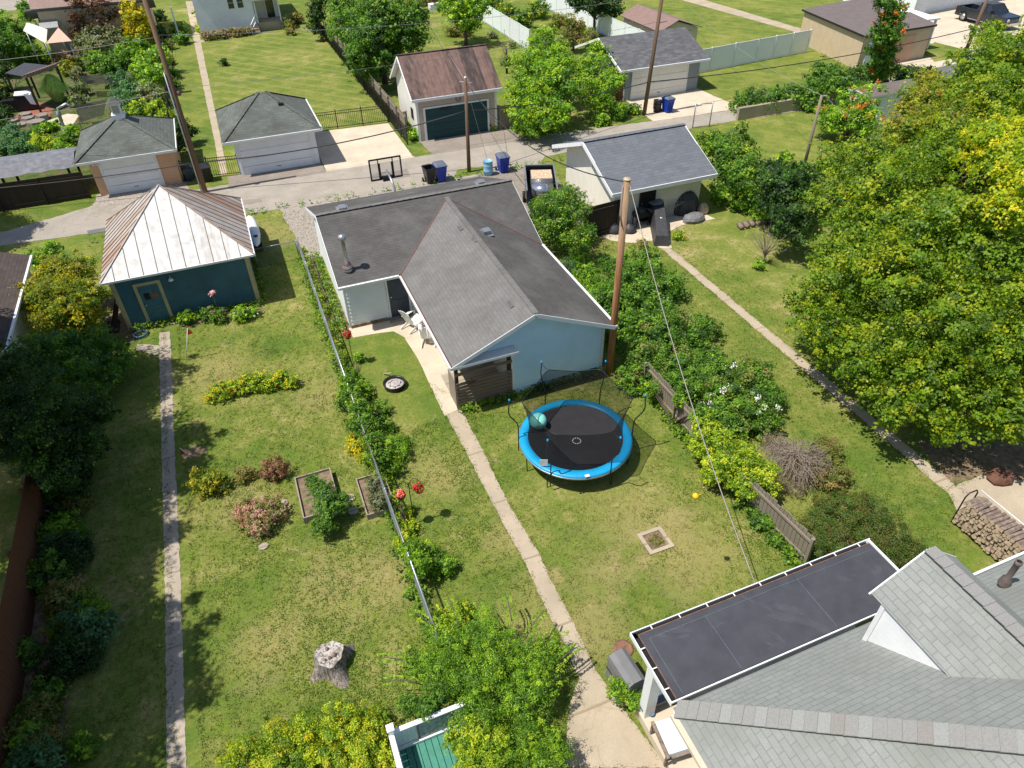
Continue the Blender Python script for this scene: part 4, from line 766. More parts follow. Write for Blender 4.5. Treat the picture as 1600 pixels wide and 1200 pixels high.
mb = MB(); mb.slab([(c.x-.2, c.y-.42, 1.22), (c.x+.9, c.y-.42, 1.15), (c.x+1.0, c.y+.4, 1.25), (c.x-.2, c.y+.4, 1.3)], .05); mb.slab([(c.x+.7, c.y-.46, .5), (c.x+1.05, c.y-.46, .4), (c.x+1.0, c.y-.44, 1.15), (c.x+.5, c.y-.44, 1.2)], .03); mb.build('cloth', M['cushion'], t)
sheet('patio', gp([(20, 185), (60, 160), (85, 168), (78, 182), (30, 200)]), .010, 'brick', .1)
sheet('patio', gp([(72, 190), (105, 178), (125, 180), (112, 195), (88, 196)]), .012, 'pad', .08)
for k, (px, py, s) in enumerate(((20, 192, .5), (34, 196, .6), (48, 190, .5), (58, 196, .7), (42, 184, .5), (68, 186, .5))):
    c = G(px, py); mb = MB(); mb.prism([(c.x+s*math.cos(a)*random.uniform(.7, 1.1), c.y+s*math.sin(a)*random.uniform(.6, 1)) for a in [j*math.pi/3.5 for j in range(7)]], 0, random.uniform(.15, .4)); tag(mb.build('rock', M['oldasphalt']), ('leftmost', 'second from left, lower', 'third from left, upper', 'lower right', 'topmost', 'rightmost')[k]+' dark flagstone of the rubble below the draped grill', 'rock', 'flagstones heaped by the grill')
t = thing('fountain', 'small grey garden statue with an arching spout among the shrubs', 'statue', tuple(G(100, 202))); c = G(101, 202); mb = MB(); mb.lathe(c.x, c.y, [(.3, 0), (.25, .1), (.12, .3), (.1, .8), (.16, 1.0), (.1, 1.2), (.001, 1.3)], 10); mb.build('figure', M['galv'], t)
mb = MB(); mb.tube([(c.x-.1, c.y+.5, .2), (c.x, c.y+.7, 1.3), (c.x+.6, c.y+.8, 1.5), (c.x+.9, c.y+.7, 1.2)], .1, 7); mb.build('spout', M['galv'], t)
for k, P in enumerate((((127, 118, 1.3), (172, 115, 1.5), (176, 128, 1.2), (150, 133, 1.), (130, 130, 1.2)), ((118, 165, 1.3), (166, 155, 1.4), (162, 180, 1.2), (124, 192, 1.1)))):
    mb = MB(); mb.poly([G(*p) for p in P]); 
    for p in (P[0], P[1], P[-1]): q = G(*p); mb.tube([(q.x, q.y, 0), q], .02, 5)
    tag(mb.build('shade_net', M['shademesh']), ['black shade netting over beds, the smaller upper one', 'black shade netting over beds just behind the cupola garage'][k], 'netting', 'shade nets over the beds')
t = thing('house', 'red brick house corner behind trees at top centre', 'house', tuple(G(660, 8))); c = G(660, 12); box_walls(c.x-1, c.x+3.5, c.y+.5, c.y+7, 4.5).build('wall', M['brick'], t); gable_roof(c.x-1.4, c.x+4, c.y, c.y+7.6, 4.5, 6.3).build('roof', [M['shdark'], M['white']], t)
mb = MB(); mb.box(c.x-.8, c.x-.6, c.y+.3, c.y+.45, 0, 3.5); mb.box(c.x+.4, c.x+1.6, c.y-2, c.y-1, 0, .6); mb.build('porch_post', M['white'], t)
t = thing('shed', 'white sided shed roof corner half hidden by the big maples', 'shed', tuple(G(1400, 190))); a, b = G(1358, 149, 2.3), G(1440, 141, 2.3); b = Vector((a.x+5.5, a.y+.3, 2.3)); box_walls(a.x+.15, b.x-.1, a.y, a.y+1.7, 2.2).build('wall', M['wsiding'], t)
gable_roof(a.x, b.x, a.y-.12, a.y+1.9, 2.2, 2.35, a.y+.9).build('roof', [M['croof'], M['white']], t)
# ---- brown roofed shed on the left edge
t = thing('garage', 'pale garage with brown shingle roof at the left edge', 'garage', (-13, 30, 0)); y0, y1, xe_ = 26.2, 33.9, -9.75
mb = MB(); mb.slab([(xe_-.1, y0, 2.45), (xe_-.1, y1, 2.45), (-14.2, y1, 4.1), (-14.2, y0, 4.1)], .1, 0, 1); mb.slab([(-18.7, y1, 2.45), (-18.7, y0, 2.45), (-14.2, y0, 4.1), (-14.2, y1, 4.1)], .1, 0, 1); rf = mb.build('roof', [M['shbrown'], M['whitetrim']], t)
gable_walls(-18.4, xe_-.35, y0+.2, y1-.2, 2.4, 4.0, 'y', -14.2).build('wall', M['stucco'], t); mb = MB(); mb.bar((xe_-.06, y0, 2.4), (xe_-.06, y1, 2.4), .1, .1); mb.build('gutter', M['white'], rf)
# ------------------------------------------------------------ near house, bottom right
t = thing('house', 'near house with pale green shingle hip roof, dormer and flat dark porch roof', 'house', (10, 3, 0)); K = .82
mb = MB(); mb.slab([(18.4, 5.3, 3), (5.45, 5.3, 3), (11.45, -.7, 3+6*K), (18.4, -.7, 3+6*K)], .12, 0, 1); mb.slab([(5.45, 5.3, 3), (5.45, -9, 3), (11.45, -9, 3+6*K), (11.45, -.7, 3+6*K)], .12, 0, 1)
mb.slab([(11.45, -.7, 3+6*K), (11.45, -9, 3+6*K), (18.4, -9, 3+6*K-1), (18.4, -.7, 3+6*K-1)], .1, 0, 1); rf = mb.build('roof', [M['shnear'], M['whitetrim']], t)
mb = MB(); capline(mb, (5.5, 5.25, 3.02), (11.45, -.7, 3.02+6*K), .4, [0, 0, 0, 1, 2, 0], .23); mb.build('hip_cap', [M['cap1'], M['cap2'], M['cap3']], rf)
zc = lambda y: 3+(5.3-y)*K
mb = MB(); mb.slab([(9.93, 5.19, 4.70), (9.93, 3.15, 4.70), (11.1, 2.1, 5.60), (11.1, 5.19, 5.60)], .07, 0, 1); mb.slab([(12.27, 3.15, 4.70), (12.27, 5.19, 4.70), (11.1, 5.19, 5.60), (11.1, 2.1, 5.60)], .07, 0, 1)
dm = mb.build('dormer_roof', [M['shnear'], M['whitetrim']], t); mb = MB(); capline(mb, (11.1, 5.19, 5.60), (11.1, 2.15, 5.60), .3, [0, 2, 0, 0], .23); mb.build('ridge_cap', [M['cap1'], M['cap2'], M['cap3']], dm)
mb = MB(); mb.slab([(10.0, 3.3, zc(3.3)-.06), (10.0, 4.88, zc(4.88)-.06), (10.0, 4.88, 4.64), (10.0, 3.3, 4.64)][::-1], .05); mb.slab([(12.2, 4.88, zc(4.88)-.05), (12.2, 4.88, 4.64), (12.2, 3.3, 4.64), (12.2, 3.3, zc(3.3)-.05)][::-1], .05)
mb.slab([(12.15, 4.88, 3.2), (10.05, 4.88, 3.2), (10.05, 4.88, 4.64), (11.1, 4.88, 5.46), (12.15, 4.88, 4.64)], .05); mb.build('dormer_wall', siding('dormer_siding', (.74, .75, .76), .16), t)
mb = MB(); mb.box(9.96, 10.06, 4.82, 4.92, 3.25, 4.64); mb.bar((9.92, 5.20, 4.64), (11.1, 5.20, 5.54), .03, .12); mb.bar((12.28, 5.20, 4.64), (11.1, 5.20, 5.54), .03, .12); mb.build('dormer_trim', M['white'], t)
mb = MB(); mb.box(7.6, 18, -8.8, 4.9, 0, 3.05); mb.build('wall', M['wsiding'], t)
mb = MB(); mb.box(5.64, 12.28, 5.44, 7.02, 2.9, 3.0); pr = mb.build('porch_roof', M['epdm'], t)
mb = MB()
mb.bar((5.82, 5.5, 3.003), (5.82, 6.86, 3.003), .006, .005); mb.bar((5.82, 6.86, 3.003), (12.15, 6.86, 3.003), .006, .005); mb.bar((7.3, 5.5, 3.003), (7.3, 6.86, 3.003), .006, .005); mb.bar((9.9, 5.5, 3.003), (9.9, 6.86, 3.003), .006, .005)
mb.build('roof_seam', M['galv'], pr)
mb = MB(); mb.box(5.515, 5.64, 5.4, 7.14, 2.86, 2.9); mb.box(5.515, 12.4, 7.02, 7.14, 2.86, 2.9); mb.build('gutter_bed', M['dark'], pr)
mb = MB(); mb.box(5.49, 5.515, 5.4, 7.165, 2.84, 2.98); mb.box(5.515, 12.42, 7.14, 7.165, 2.84, 2.98); mb.box(12.3, 12.36, 5.4, 7.14, 2.84, 3.01)
for k in range(9): mb.box(6+k*.75, 6.025+k*.75, 7.02, 7.14, 2.965, 2.98)
for y in (5.7, 6.2, 6.7): mb.box(5.515, 5.64, y, y+.025, 2.965, 2.98)
mb.bar((5.47, 5.40, 3.0), (12.3, 5.40, 3.0), .03, .06); mb.build('gutter', M['white'], pr)
mb = MB(); mb.bar((5.63, 5.44, 3.0), (5.63, 7.03, 3.0), .018, .014); mb.bar((5.63, 7.03, 3.0), (12.28, 7.03, 3.0), .018, .014); mb.build('drip_edge', M['rust'], pr)
mb = MB(); mb.bar((5.40, 5.2, 2.93), (5.40, -9, 2.93), .12, .1); mb.build('gutter', M['creamtrim'] if False else M['pad'], rf)['label'] = 'beige gutter along the west eave'
mb = MB(); mb.bar((12.5, 5.35, 2.95), (18.4, 5.35, 2.95), .06, .08); mb.build('gutter', M['white'], rf)
mb = MB(); mb.box(5.68, 5.96, 6.32, 6.58, .3, 2.88); mb.build('column', M['white'], t)
mb = MB(); mb.box(5.65, 12.2, 4.9, 6.78, 0, .3); mb.box(5.65, 7.6, -8, 4.9, 0, .3); mb.build('porch_slab', M['pad'], t)
mb = MB(); mb.slab([(6.1, 4.3, 2.9), (6.6, 3.9, 2.9), (7.6, 3.9, 2.9), (7.6, 4.3, 2.9)], .1); 
mb.box(6.0, 6.06, 4.2, 4.9, .3, .36)
mb = MB(); mb.box(6.35, 6.43, 3.6, 4.3, .3, 1.2); mb.build('porch_railing', M['white'], t)
c = G(1571, 908, 3.7); mb = MB(); mb.lathe(c.x, c.y, [(.13, c.z-.1), (.11, c.z+.1), (.065, c.z+.16), (.065, c.z+.62), (.08, c.z+.64), (.08, c.z+.72), (.05, c.z+.72)], 14); mb.build('vent_pipe', M['vpipe'], t)
# things by the porch
c = G(980, 1043, 1.0); t = local_thing('grill', 'covered grey barbecue grill beside the porch of the near house', 'grill', (c.x, c.y, 0), R_(4)); mb = MB()
prof = [(-.27, .06), (-.27, .86), (-.24, 1.0), (-.12, 1.09), (.12, 1.09), (.24, 1.0), (.27, .86), (.27, .06)]
vs = [(x, y, z) for y in (-.46, .46) for x, z in prof]; n = len(prof); mb.mesh(vs, [tuple(range(n)), tuple(reversed(range(n, 2*n)))]+[(i+1, i, n+i, n+i+1) for i in range(n-1)]); mb.build('cover', M['cover'], t)
mb = MB()
for x in (-.22, .22):
    for y in (-.4, .4): mb.tube([(x, y, 0), (x, y, .12)], .04, 8)
mb.build('wheel', M['black'], t); mb = MB(); mb.box(-.285, -.27, -.47, .47, .5, .54); mb.box(.27, .285, -.47, .47, .5, .54); mb.build('strap', M['black'], t)
c = G(1022, 1078, .55); mb = MB(); mb.box(c.x-.5, c.x+.75, c.y-.32, c.y+.32, 0, .5); t = thing('deck_box', 'low grey storage box behind the white porch column', 'storage box', tuple(c)); mb.build('body', M['cover'], t); mb = MB(); mb.box(c.x-.53, c.x+.78, c.y-.35, c.y+.35, .5, .57); mb.build('lid', M['lid'], t)
c = G(1016, 1116, .3); mb = MB(); mb.lathe(c.x, c.y, [(.001, .32), (.07, .32), (.1, .40), (.09, .40), (.06, .34), (.001, .34)], 14); tag(mb.build('bowl', M['bluehose']), 'small blue bowl at the foot of the porch column', 'bowl')
c = G(1066, 1146, .7); t = local_thing('patio_chair', 'wooden patio chair with white cushions on the near porch', 'chair', (c.x-.2, c.y, .3), R_(-6)); mb = MB()
for x in (-.38, .38):
    for y in (-.38, .38): mb.box(x-.03, x+.03, y-.03, y+.03, 0, .5)
mb.box(-.41, .41, -.41, -.35, .28, .34); mb.box(-.41, .41, .35, .41, .28, .34); mb.build('frame', M['log'], t)
mb = MB(); mb.box(-.43, -.36, -.45, .42, .5, .55); mb.box(.36, .43, -.45, .42, .5, .55); mb.build('armrest', M['log'], t); mb = MB(); mb.box(-.33, .33, -.36, .4, .34, .5); mb.build('seat_cushion', M['cushion'], t); mb = MB(); mb.slab([(.34, -.33, .5), (.34, .36, .5), (.48, .36, 1.0), (.48, -.33, 1.0)], .12); mb.build('back_cushion', M['cushion'], t)
# green deck with white board walls, bottom edge
t = thing('deck', 'small green floored deck with white board railings at the bottom edge', 'deck', (.8, 6.5, 0)); mb = MB()
for k in range(11): mb.box(-.05+k*.155, .09+k*.155, 4.2, 7.75, .58, .62)
mb.build('floor', M['greendeck'], t); mb = MB(); mb.box(-.1, 1.65, 4.2, 7.8, 0, .57); mb.build('base', M['dark'], t); mb = MB()
for k in range(11): mb.box(-.04+k*.155, .108+k*.155, 7.78, 7.81, .62, 1.42)
for k in range(20): mb.box(-.13, -.1, 7.6-k*.155, 7.748-k*.155, .62, 1.42)
mb.build('railing_boards', M['vinyl'], t); mb = MB(); mb.box(-.04, 1.6, 7.74, 7.85, 1.42, 1.47); mb.box(-.18, -.06, 4.4, 7.74, 1.42, 1.47); mb.box(-.04, 1.6, 7.70, 7.77, .64, .72); mb.box(-.09, -.04, 4.4, 7.7, 1.05, 1.15); mb.build('rail', M['white'], t)
mb = MB(); mb.box(-.17, -.04, 7.72, 7.86, 0, 1.66); mb.box(-.19, -.02, 7.70, 7.88, 1.66, 1.70); mb.build('post', M['white'], t)
mb = MB(); mb.box(.5, 1.3, 7.75, 7.775, .74, 1.38); mb.box(.46, 1.34, 7.755, 7.778, .70, .74); p_ = mb.build('wall_panel', M['poster'], t); mb = MB(); mb.box(.46, .5, 7.74, 7.776, .74, 1.42); mb.box(1.3, 1.34, 7.74, 7.776, .74, 1.42); mb.box(.5, 1.3, 7.74, 7.776, 1.38, 1.42); mb.build('frame', M['log'], p_)
# ------------------------------------------------------------ fences and walls
def board_fence(name, label, cat, pts, h, m, bw=.14, gap=.012, rails=True, postside=1, lean=0, group=None, th=.02, jag=.0, postm=None):
    t = thing(name, label, cat, (*pts[0][:2], 0), 0, group); bmb = MB(); rmb = MB()
    for i in range(len(pts)-1):
        a, b = Vector((*pts[i][:2], 0)), Vector((*pts[i+1][:2], 0)); L = (b-a).length; d = (b-a)/L; nn = Vector((-d.y, d.x, 0)); k = 0.; 
        while k < L-bw*.5:
            hh = h+random.uniform(-jag, jag); p = a+d*k; q = a+d*min(L, k+bw); o = nn*(lean*1.0); ll = nn*random.uniform(-.006, .006)
            bmb.slab([p+ll, q+ll, q+o+Vector((0, 0, hh)), p+o+Vector((0, 0, hh))], th); k += bw+gap
        if rails:
            for z in (.25, h-.25): rmb.bar(a+nn*(.045*postside+lean*z/h)+Vector((0, 0, z)), b+nn*(.045*postside+lean*z/h)+Vector((0, 0, z)), .04, .09)
        n = max(1, round(L/2.4))
        for j in range(n+1):
            p = a+d*(L*j/n)+nn*.09*postside; mb = MB(); mb.bar(p, p+nn*lean+Vector((0, 0, h+.02)), .09, .09, 0, d); mb.build('post', M[postm or m], t)
    bmb.build('boards', M[m], t); 
    if rails: rmb.build('rail', M[m], t)
    return t
board_fence('wooden_fence', 'weathered grey board fence leaning along the shrubs right of the trampoline', 'fence', [(12.55, 8.6), (12.3, 11.4), (12.4, 14.3), (12.35, 17.6)], 1.25, 'wfence', postside=1, lean=.06, jag=.05)
board_fence('wooden_fence', 'tall red brown board fence along the lower left edge', 'fence', [(-8.75, 4.), (-8.7, 21.6)], 1.7, 'rfence', postside=1)
board_fence('wooden_fence', 'dark stained board fence behind the left grass verge', 'fence', [(-32, 46.2), (-8.9, 45.85)], 1.6, 'dfence', postside=-1, gap=.004)
board_fence('wooden_fence', 'weathered board fence running beside the black fence of the striped lawn', 'fence', [(11.0, 47.4), (10.95, 78)], 1.5, 'wfence', postside=1, jag=.03)
board_fence('wooden_fence', 'short grey board fence between brown roofed garage and alley tree', 'fence', [(17.4, 46.4), (19.3, 46.2), (23, 46.6)], 1.6, 'wfence', postside=1)
board_fence('wooden_fence', 'short reddish board fence left of the grey garage', 'fence', [(25.8, 48.6), (28.2, 48.3)], 1.5, 'rfence', postside=1)
board_fence('wooden_fence', 'dark brown board fence joined to the cream walled garage', 'fence', [(15.4, 29.3), (17.5, 29.5)], 1.8, 'dfence', postside=-1)
board_fence('wooden_fence', 'small grey gate board between black fence and pinkish garage', 'fence', [(10.9, 49.3), (11.55, 49.3)], 1.2, 'wfence')
def vinyl_fence(label, pts, h=1.8, step=2.4):
    t = thing('vinyl_fence', label, 'fence', (*pts[0][:2], 0)); mb = MB(); rl = MB()
    for i in range(len(pts)-1):
        a, b = Vector((*pts[i][:2], 0)), Vector((*pts[i+1][:2], 0)); L = (b-a).length; d = (b-a)/L; nn = Vector((-d.y, d.x, 0)); n = max(1, round(L/step))
        mb.slab([a+Vector((0, 0, .06)), b+Vector((0, 0, .06)), b+Vector((0, 0, h)), a+Vector((0, 0, h))], .03); rl.bar(a+Vector((0, 0, h+.02)), b+Vector((0, 0, h+.02)), .06, .07); rl.bar(a+Vector((0, 0, .1)), b+Vector((0, 0, .1)), .06, .12)
        for j in range(n+1):
            p = a+d*(L*j/n); q = MB(); q.bar(p, p+Vector((0, 0, h+.1)), .13, .13, 0, d); q.build('post', M['white'], t)
    mb.build('panel', M['vinyl'], t); rl.build('rail', M['white'], t)
vinyl_fence('white vinyl panel fence right of the grey garage', [(35.9, 51.6), (43.6, 52.5), (49.6, 53.1)])
vinyl_fence('pale weathered vinyl fence between back gardens at top centre', [(27.2, 64.2), (27.4, 79)])
vinyl_fence('long white vinyl fence running back beside the small cream shed', [(36.2, 57.5), (35.8, 82)])
vinyl_fence('white vinyl fence at the far top right behind the tan garage', [(48, 83), (62, 72)])
def metal_fence(label, pts, h=1.25, sp_=.13, step=2.):
    t = thing('metal_fence', label, 'fence', (*pts[0][:2], 0)); mb = MB(); rl = MB()
    for i in range(len(pts)-1):
        a, b = Vector((*pts[i][:2], 0)), Vector((*pts[i+1][:2], 0)); L = (b-a).length; d = (b-a)/L; n = max(1, round(L/step))
        for k in range(int(L/sp_)): p = a+d*(k*sp_); mb.bar(p+Vector((0, 0, .08)), p+Vector((0, 0, h-.02)), .022, .022, 0, d)
        for z in (.15, h-.2, h-.03): rl.bar(a+Vector((0, 0, z)), b+Vector((0, 0, z)), .035, .035)
        for j in range(n+1): p = a+d*(L*j/n); q = MB(); q.bar(p, p+Vector((0, 0, h+.08)), .07, .07, 0, d); q.build('post', M['black'], t)
    mb.build('pickets', M['black'], t); rl.build('rail', M['black'], t)
metal_fence('black metal picket fence between white garage and striped lawn', [(5.1, 51.5), (10.5, 51.1)])
metal_fence('long black metal picket fence along the right of the striped lawn', [(10.62, 46.2), (10.6, 51.2), (10.62, 78)])
metal_fence('black metal gate and fence left of the white hip roof garage', [(-3.6, 46.1), (-2.1, 46.0), (-.3, 45.7)])
metal_fence('black metal fence along the left of the far walkway', [(-4.1, 52), (-4.2, 82)], 1.2)
def wirefence(label, pts, h, posts=None, rm='galv', cat='fence'):
    t = thing('chain_link_fence', label, cat, (*pts[0][:2], 0)); rl = MB(); ms = MB()
    for i in range(len(pts)-1):
        a, b = Vector((*pts[i][:2], 0)), Vector((*pts[i+1][:2], 0)); L = (b-a).length; d = (b-a)/L; n = max(1, round(L/2.6)); rl.tube([a+Vector((0, 0, h)), b+Vector((0, 0, h))], .028, 8)
        k = 0
        while k < L:
            for s in (1, -1):
                p = a+d*k; e = min(h-.05, (L-k) if s > 0 else k)
                if e > .1: ms.bar(p+Vector((0, 0, .05)), p+d*e*s+Vector((0, 0, .05+e)), .006, .006)
            k += .14
        for j in range(n+1): p = a+d*(L*j/n); q = MB(); q.tube([p, p+Vector((0, 0, h+.08))], .04, 8); q.build('post', M['galv'], t)
    rl.build('rail', M[rm], t); ms.build('wire_mesh', M['galv'], t)
wirefence('chain link fence with white top rail between the two back yards', [(1.6, 10.0), (1.55, 18), (1.55, 33.3)], 1.1)
wirefence('low chain link fence across the top of the left yard', [(-.6, 33.3), (1.45, 33.35)], 1.0)
c = G(1108, 198); wirefence('open chain link gate post pair beside the alley near the ivy wall', [tuple(c[:2]), tuple(G(1082, 200)[:2])], 1.6)
mb = MB(); mb.box(33.4, 46, 40.9, 41.15, 0, .85); tag(mb.build('garden_wall', M['walkgrey']), 'low concrete wall overgrown with ivy along the alley', 'wall')
t = thing('tarp_shelter', 'lean-to covered in grey tarpaulin behind the dark board fence', 'tarp shelter', (-13, 47.5, 0)); mb = MB(); nx, ny = 22, 6; vs = []
for j in range(ny+1):
    for i in range(nx+1): vs.append((-22+12.8*i/nx, 46.3+3.4*j/ny, 1.75+.35*math.sin(j*.5)+random.uniform(-.06, .06)))
mb.mesh(vs, [(j*(nx+1)+i, j*(nx+1)+i+1, (j+1)*(nx+1)+i+1, (j+1)*(nx+1)+i) for j in range(ny) for i in range(nx)], 0, True); mb.build('tarp', M['tarp'], t)
mb = MB()
for x in (-21.5, -17, -13, -9.6): mb.box(x-.06, x+.06, 46.5, 46.62, 0, 1.7); mb.box(x-.06, x+.06, 49.3, 49.42, 0, 1.9)
mb.build('post', M['dfence'], t)
# ------------------------------------------------------------ utility poles and lines
def PY(px, py, y):
    d = FW+RT2*((px-800)/F_)-UP2*((py-600)/F_); return CAM+d*(y/d.y)
def toppt(base, py):
    lo, hi = 0, 40
    for _ in range(50):
        m_ = (lo+hi)/2; p = Vector((base.x, base.y, m_))-CAM; y = 600-F_*p.dot(UP2)/p.dot(FW)
        if y > py: lo = m_
        else: hi = m_
    return Vector((base.x, base.y, lo))
def pole(label, px, py, tx, ty, r, m='pole', arms=(), group='utility poles'):
    b = G(px, py); tp = toppt(b, ty) if ty > -500 else None
    x = PY(tx, ty, b.y); tp = Vector((x.x, x.y, x.z))
    t = thing('utility_pole', label, 'utility pole', tuple(b), 0, group); mb = MB(); mb.tube([b-Vector((0, 0, .2)), b*.6+tp*.4, tp], [r, r*.9, r*.75], 12); mb.build('shaft', M[m], t)
    for f, w_, ang in arms:
        p = b+(tp-b)*f; mb = MB(); d = Vector((math.cos(ang), math.sin(ang), 0)); mb.bar(p-d*w_, p+d*w_, .09, .11); a = mb.build('crossarm', M[m], t); mb = MB()
        for s in (-.9, 0, .9): q = p+d*w_*s+Vector((0, 0, .05)); mb.lathe(q.x, q.y, [(.001, q.z), (.05, q.z), (.06, q.z+.08), (.03, q.z+.15), (.001, q.z+.15)], 8)
        mb.build('insulator', M['white'], a)
    return t, b, tp
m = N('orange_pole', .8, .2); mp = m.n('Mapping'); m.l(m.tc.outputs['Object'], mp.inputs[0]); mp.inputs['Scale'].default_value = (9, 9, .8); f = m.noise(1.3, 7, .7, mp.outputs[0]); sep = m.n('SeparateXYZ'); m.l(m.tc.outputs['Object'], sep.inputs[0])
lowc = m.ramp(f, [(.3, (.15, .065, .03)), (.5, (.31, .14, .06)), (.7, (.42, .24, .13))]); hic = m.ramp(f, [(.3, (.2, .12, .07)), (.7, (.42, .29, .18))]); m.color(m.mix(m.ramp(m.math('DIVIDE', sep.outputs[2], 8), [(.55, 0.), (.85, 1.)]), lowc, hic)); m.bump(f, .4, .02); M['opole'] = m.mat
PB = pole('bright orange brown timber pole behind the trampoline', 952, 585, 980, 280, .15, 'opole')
mb = MB(); mb.lathe(PB[2].x, PB[2].y, [(.13, PB[2].z), (.12, PB[2].z+.03), (.001, PB[2].z+.035)], 12); mb.build('pole_top', M['logend'], PB[0])
mb = MB(); mb.tube([PB[2]+Vector((-.15, 0, -.2)), PB[2]+Vector((-.17, -.02, -1.2)), PB[2]+Vector((-.12, -.12, -1.6))], .02, 6); mb.build('conduit', M['paleWire'], PB[0])
PL = pole('tall dark utility pole leaning over the left alley beside tan garage', 321, 300, 218, -25, .15, 'pole', ())
mb = MB(); mb.tube([PL[1]+Vector((-.2, -.08, .1)), PL[1]+(PL[2]-PL[1])*.62+Vector((-.18, -.06, 0))], .045, 7); mb.build('conduit', M['galv'], PL[0])
p = PL[1]+(PL[2]-PL[1])*.52; mb = MB(); mb.bar(p, p+Vector((.9, .0, 0)), .06); mb.lathe(p.x+.25, p.y-.15, [(.001, p.z-.1), (.1, p.z-.1), (.1, p.z+.12), (.001, p.z+.12)], 8); mb.build('bracket', M['copper'], PL[0])
P2 = pole('short dark utility pole rising from weeds by the blue drum', 733, 269, 727, 122, .12, 'pole')
mb = MB(); mb.bar(P2[2]+Vector((-.35, 0, -.15)), P2[2]+Vector((.35, 0, -.3)), .04); mb.lathe(P2[2].x, P2[2].y, [(.06, P2[2].z), (.07, P2[2].z+.08), (.001, P2[2].z+.1)], 8); mb.build('bracket', M['white'], P2[0])
P3 = pole('tall dark utility pole in front of the grey garage', 1006, 180, 1040, -40, .15, 'pole')
p = P3[1]+(P3[2]-P3[1])*.68; mb = MB(); mb.bar(p, p+Vector((.8, .2, 0)), .05); mb.build('bracket', M['galv'], P3[0])
P4_ = pole('slim grey utility pole in the small lawn before the maples', 1256, 262, 1284, 149, .1, 'wfence')
mb = MB(); mb.bar(P4_[2]+Vector((0, 0, -.05)), P4_[2]+Vector((.5, .1, -.1)), .04); mb.build('bracket', M['white'], P4_[0])
P5 = pole('grey brown utility pole beside the pickup truck at top right', 1508, 82, 1550, -20, .16, 'pole')
P6 = pole('black post with grey box in the garden right of brown roof', 792, 115, 791, 76, .1, 'black')
def line(label, a, b, sag, r=.013, m='wire', group='overhead lines'):
    a, b = Vector(a), Vector(b); n = 18; mb = MB(); mb.tube([a+(b-a)*(k/n)-Vector((0, 0, sag*4*(k/n)*(1-k/n))) for k in range(n+1)], r, 5)
    return tag(mb.build('power_line', M[m]), label, 'overhead cable', group)
def onp(P, py):
    lo, hi = 0., 1.
    for _ in range(40):
        k = (lo+hi)/2; p = P[1]+(P[2]-P[1])*k-CAM; y = 600-F_*p.dot(UP2)/p.dot(FW)
        if y > py: lo = k
        else: hi = k
    return P[1]+(P[2]-P[1])*lo
line('thick black cable from the left frame edge to the tall left pole', PY(-60, 299, 46), onp(PL, 254), .15, .03)
line('thick black cable crossing in front of the white hip garage and green door', onp(PL, 254), onp(P2, 173), .45, .035)
line('thick black cable from the short middle pole to the grey garage pole', onp(P2, 173), onp(P3, 128), .3, .03)
line('thick black cable from grey garage pole past the tan flat garage', onp(P3, 128), onp(P5, 44), .5, .035)
line('pale upper wire over the garden from left edge to tall left pole', PY(-60, 100, 46), onp(PL, 58), .1, .012, 'paleWire')
line('upper wire from tall left pole over the striped lawn to the right', onp(PL, 55), onp(P3, -8), .5, .011, 'galv')
line('lower wire over the draped grill from left edge to the tall left pole', PY(-60, 195, 46), onp(PL, 142), .1, .011, 'paleWire')
line('middle wire over the striped lawn and brown metal roof', onp(PL, 138), onp(P3, 34), .4, .010, 'galv')
line('sagging black wire from the short pole to the orange pole top', onp(P2, 128), PB[2]+Vector((0, 0, -.1)), 1.1, .022)
line('pale service wire from short pole up over the brown metal roof', onp(P2, 126), PY(640, -20, 84), .2, .013, 'paleWire')
line('pale guy wire from short pole down to ground by the green door', onp(P2, 128), G(788, 207), .02, .012, 'paleWire')
line('thin wire from short pole down to the blue drum', onp(P2, 130), G(765, 262), .02, .01, 'galv')
line('pale wire from top right lawn down to the slim grey pole', PY(1060, -10, 70), P4_[2], .8, .011, 'paleWire')
line('thin wire from slim grey pole into the maples', P4_[2]+Vector((.4, .1, -.1)), G(1345, 190, 3), .2, .016, 'paleWire')
HL = line('thick pale twisted service cable from the orange pole to the near house', PB[2]+Vector((.05, -.1, -.15)), (9.0, 7.05, 2.7), .55, .015, 'paleWire')
c = PB[2]*.27+Vector((9.0, 7.05, 2.7))*.73; c = G(1087, 775, 3.6); mb = MB(); mb.lathe(c.x, c.y, [(.001, c.z-.09), (.07, c.z-.06), (.09, c.z), (.07, c.z+.06), (.001, c.z+.09)], 12); mb.tube([(c.x, c.y, c.z), (c.x+.25, c.y, c.z)], .01, 4); tag(mb.build('marker_ball', M['yel']), 'small yellow ball hanging on the pale cable above the lawn', 'ball')
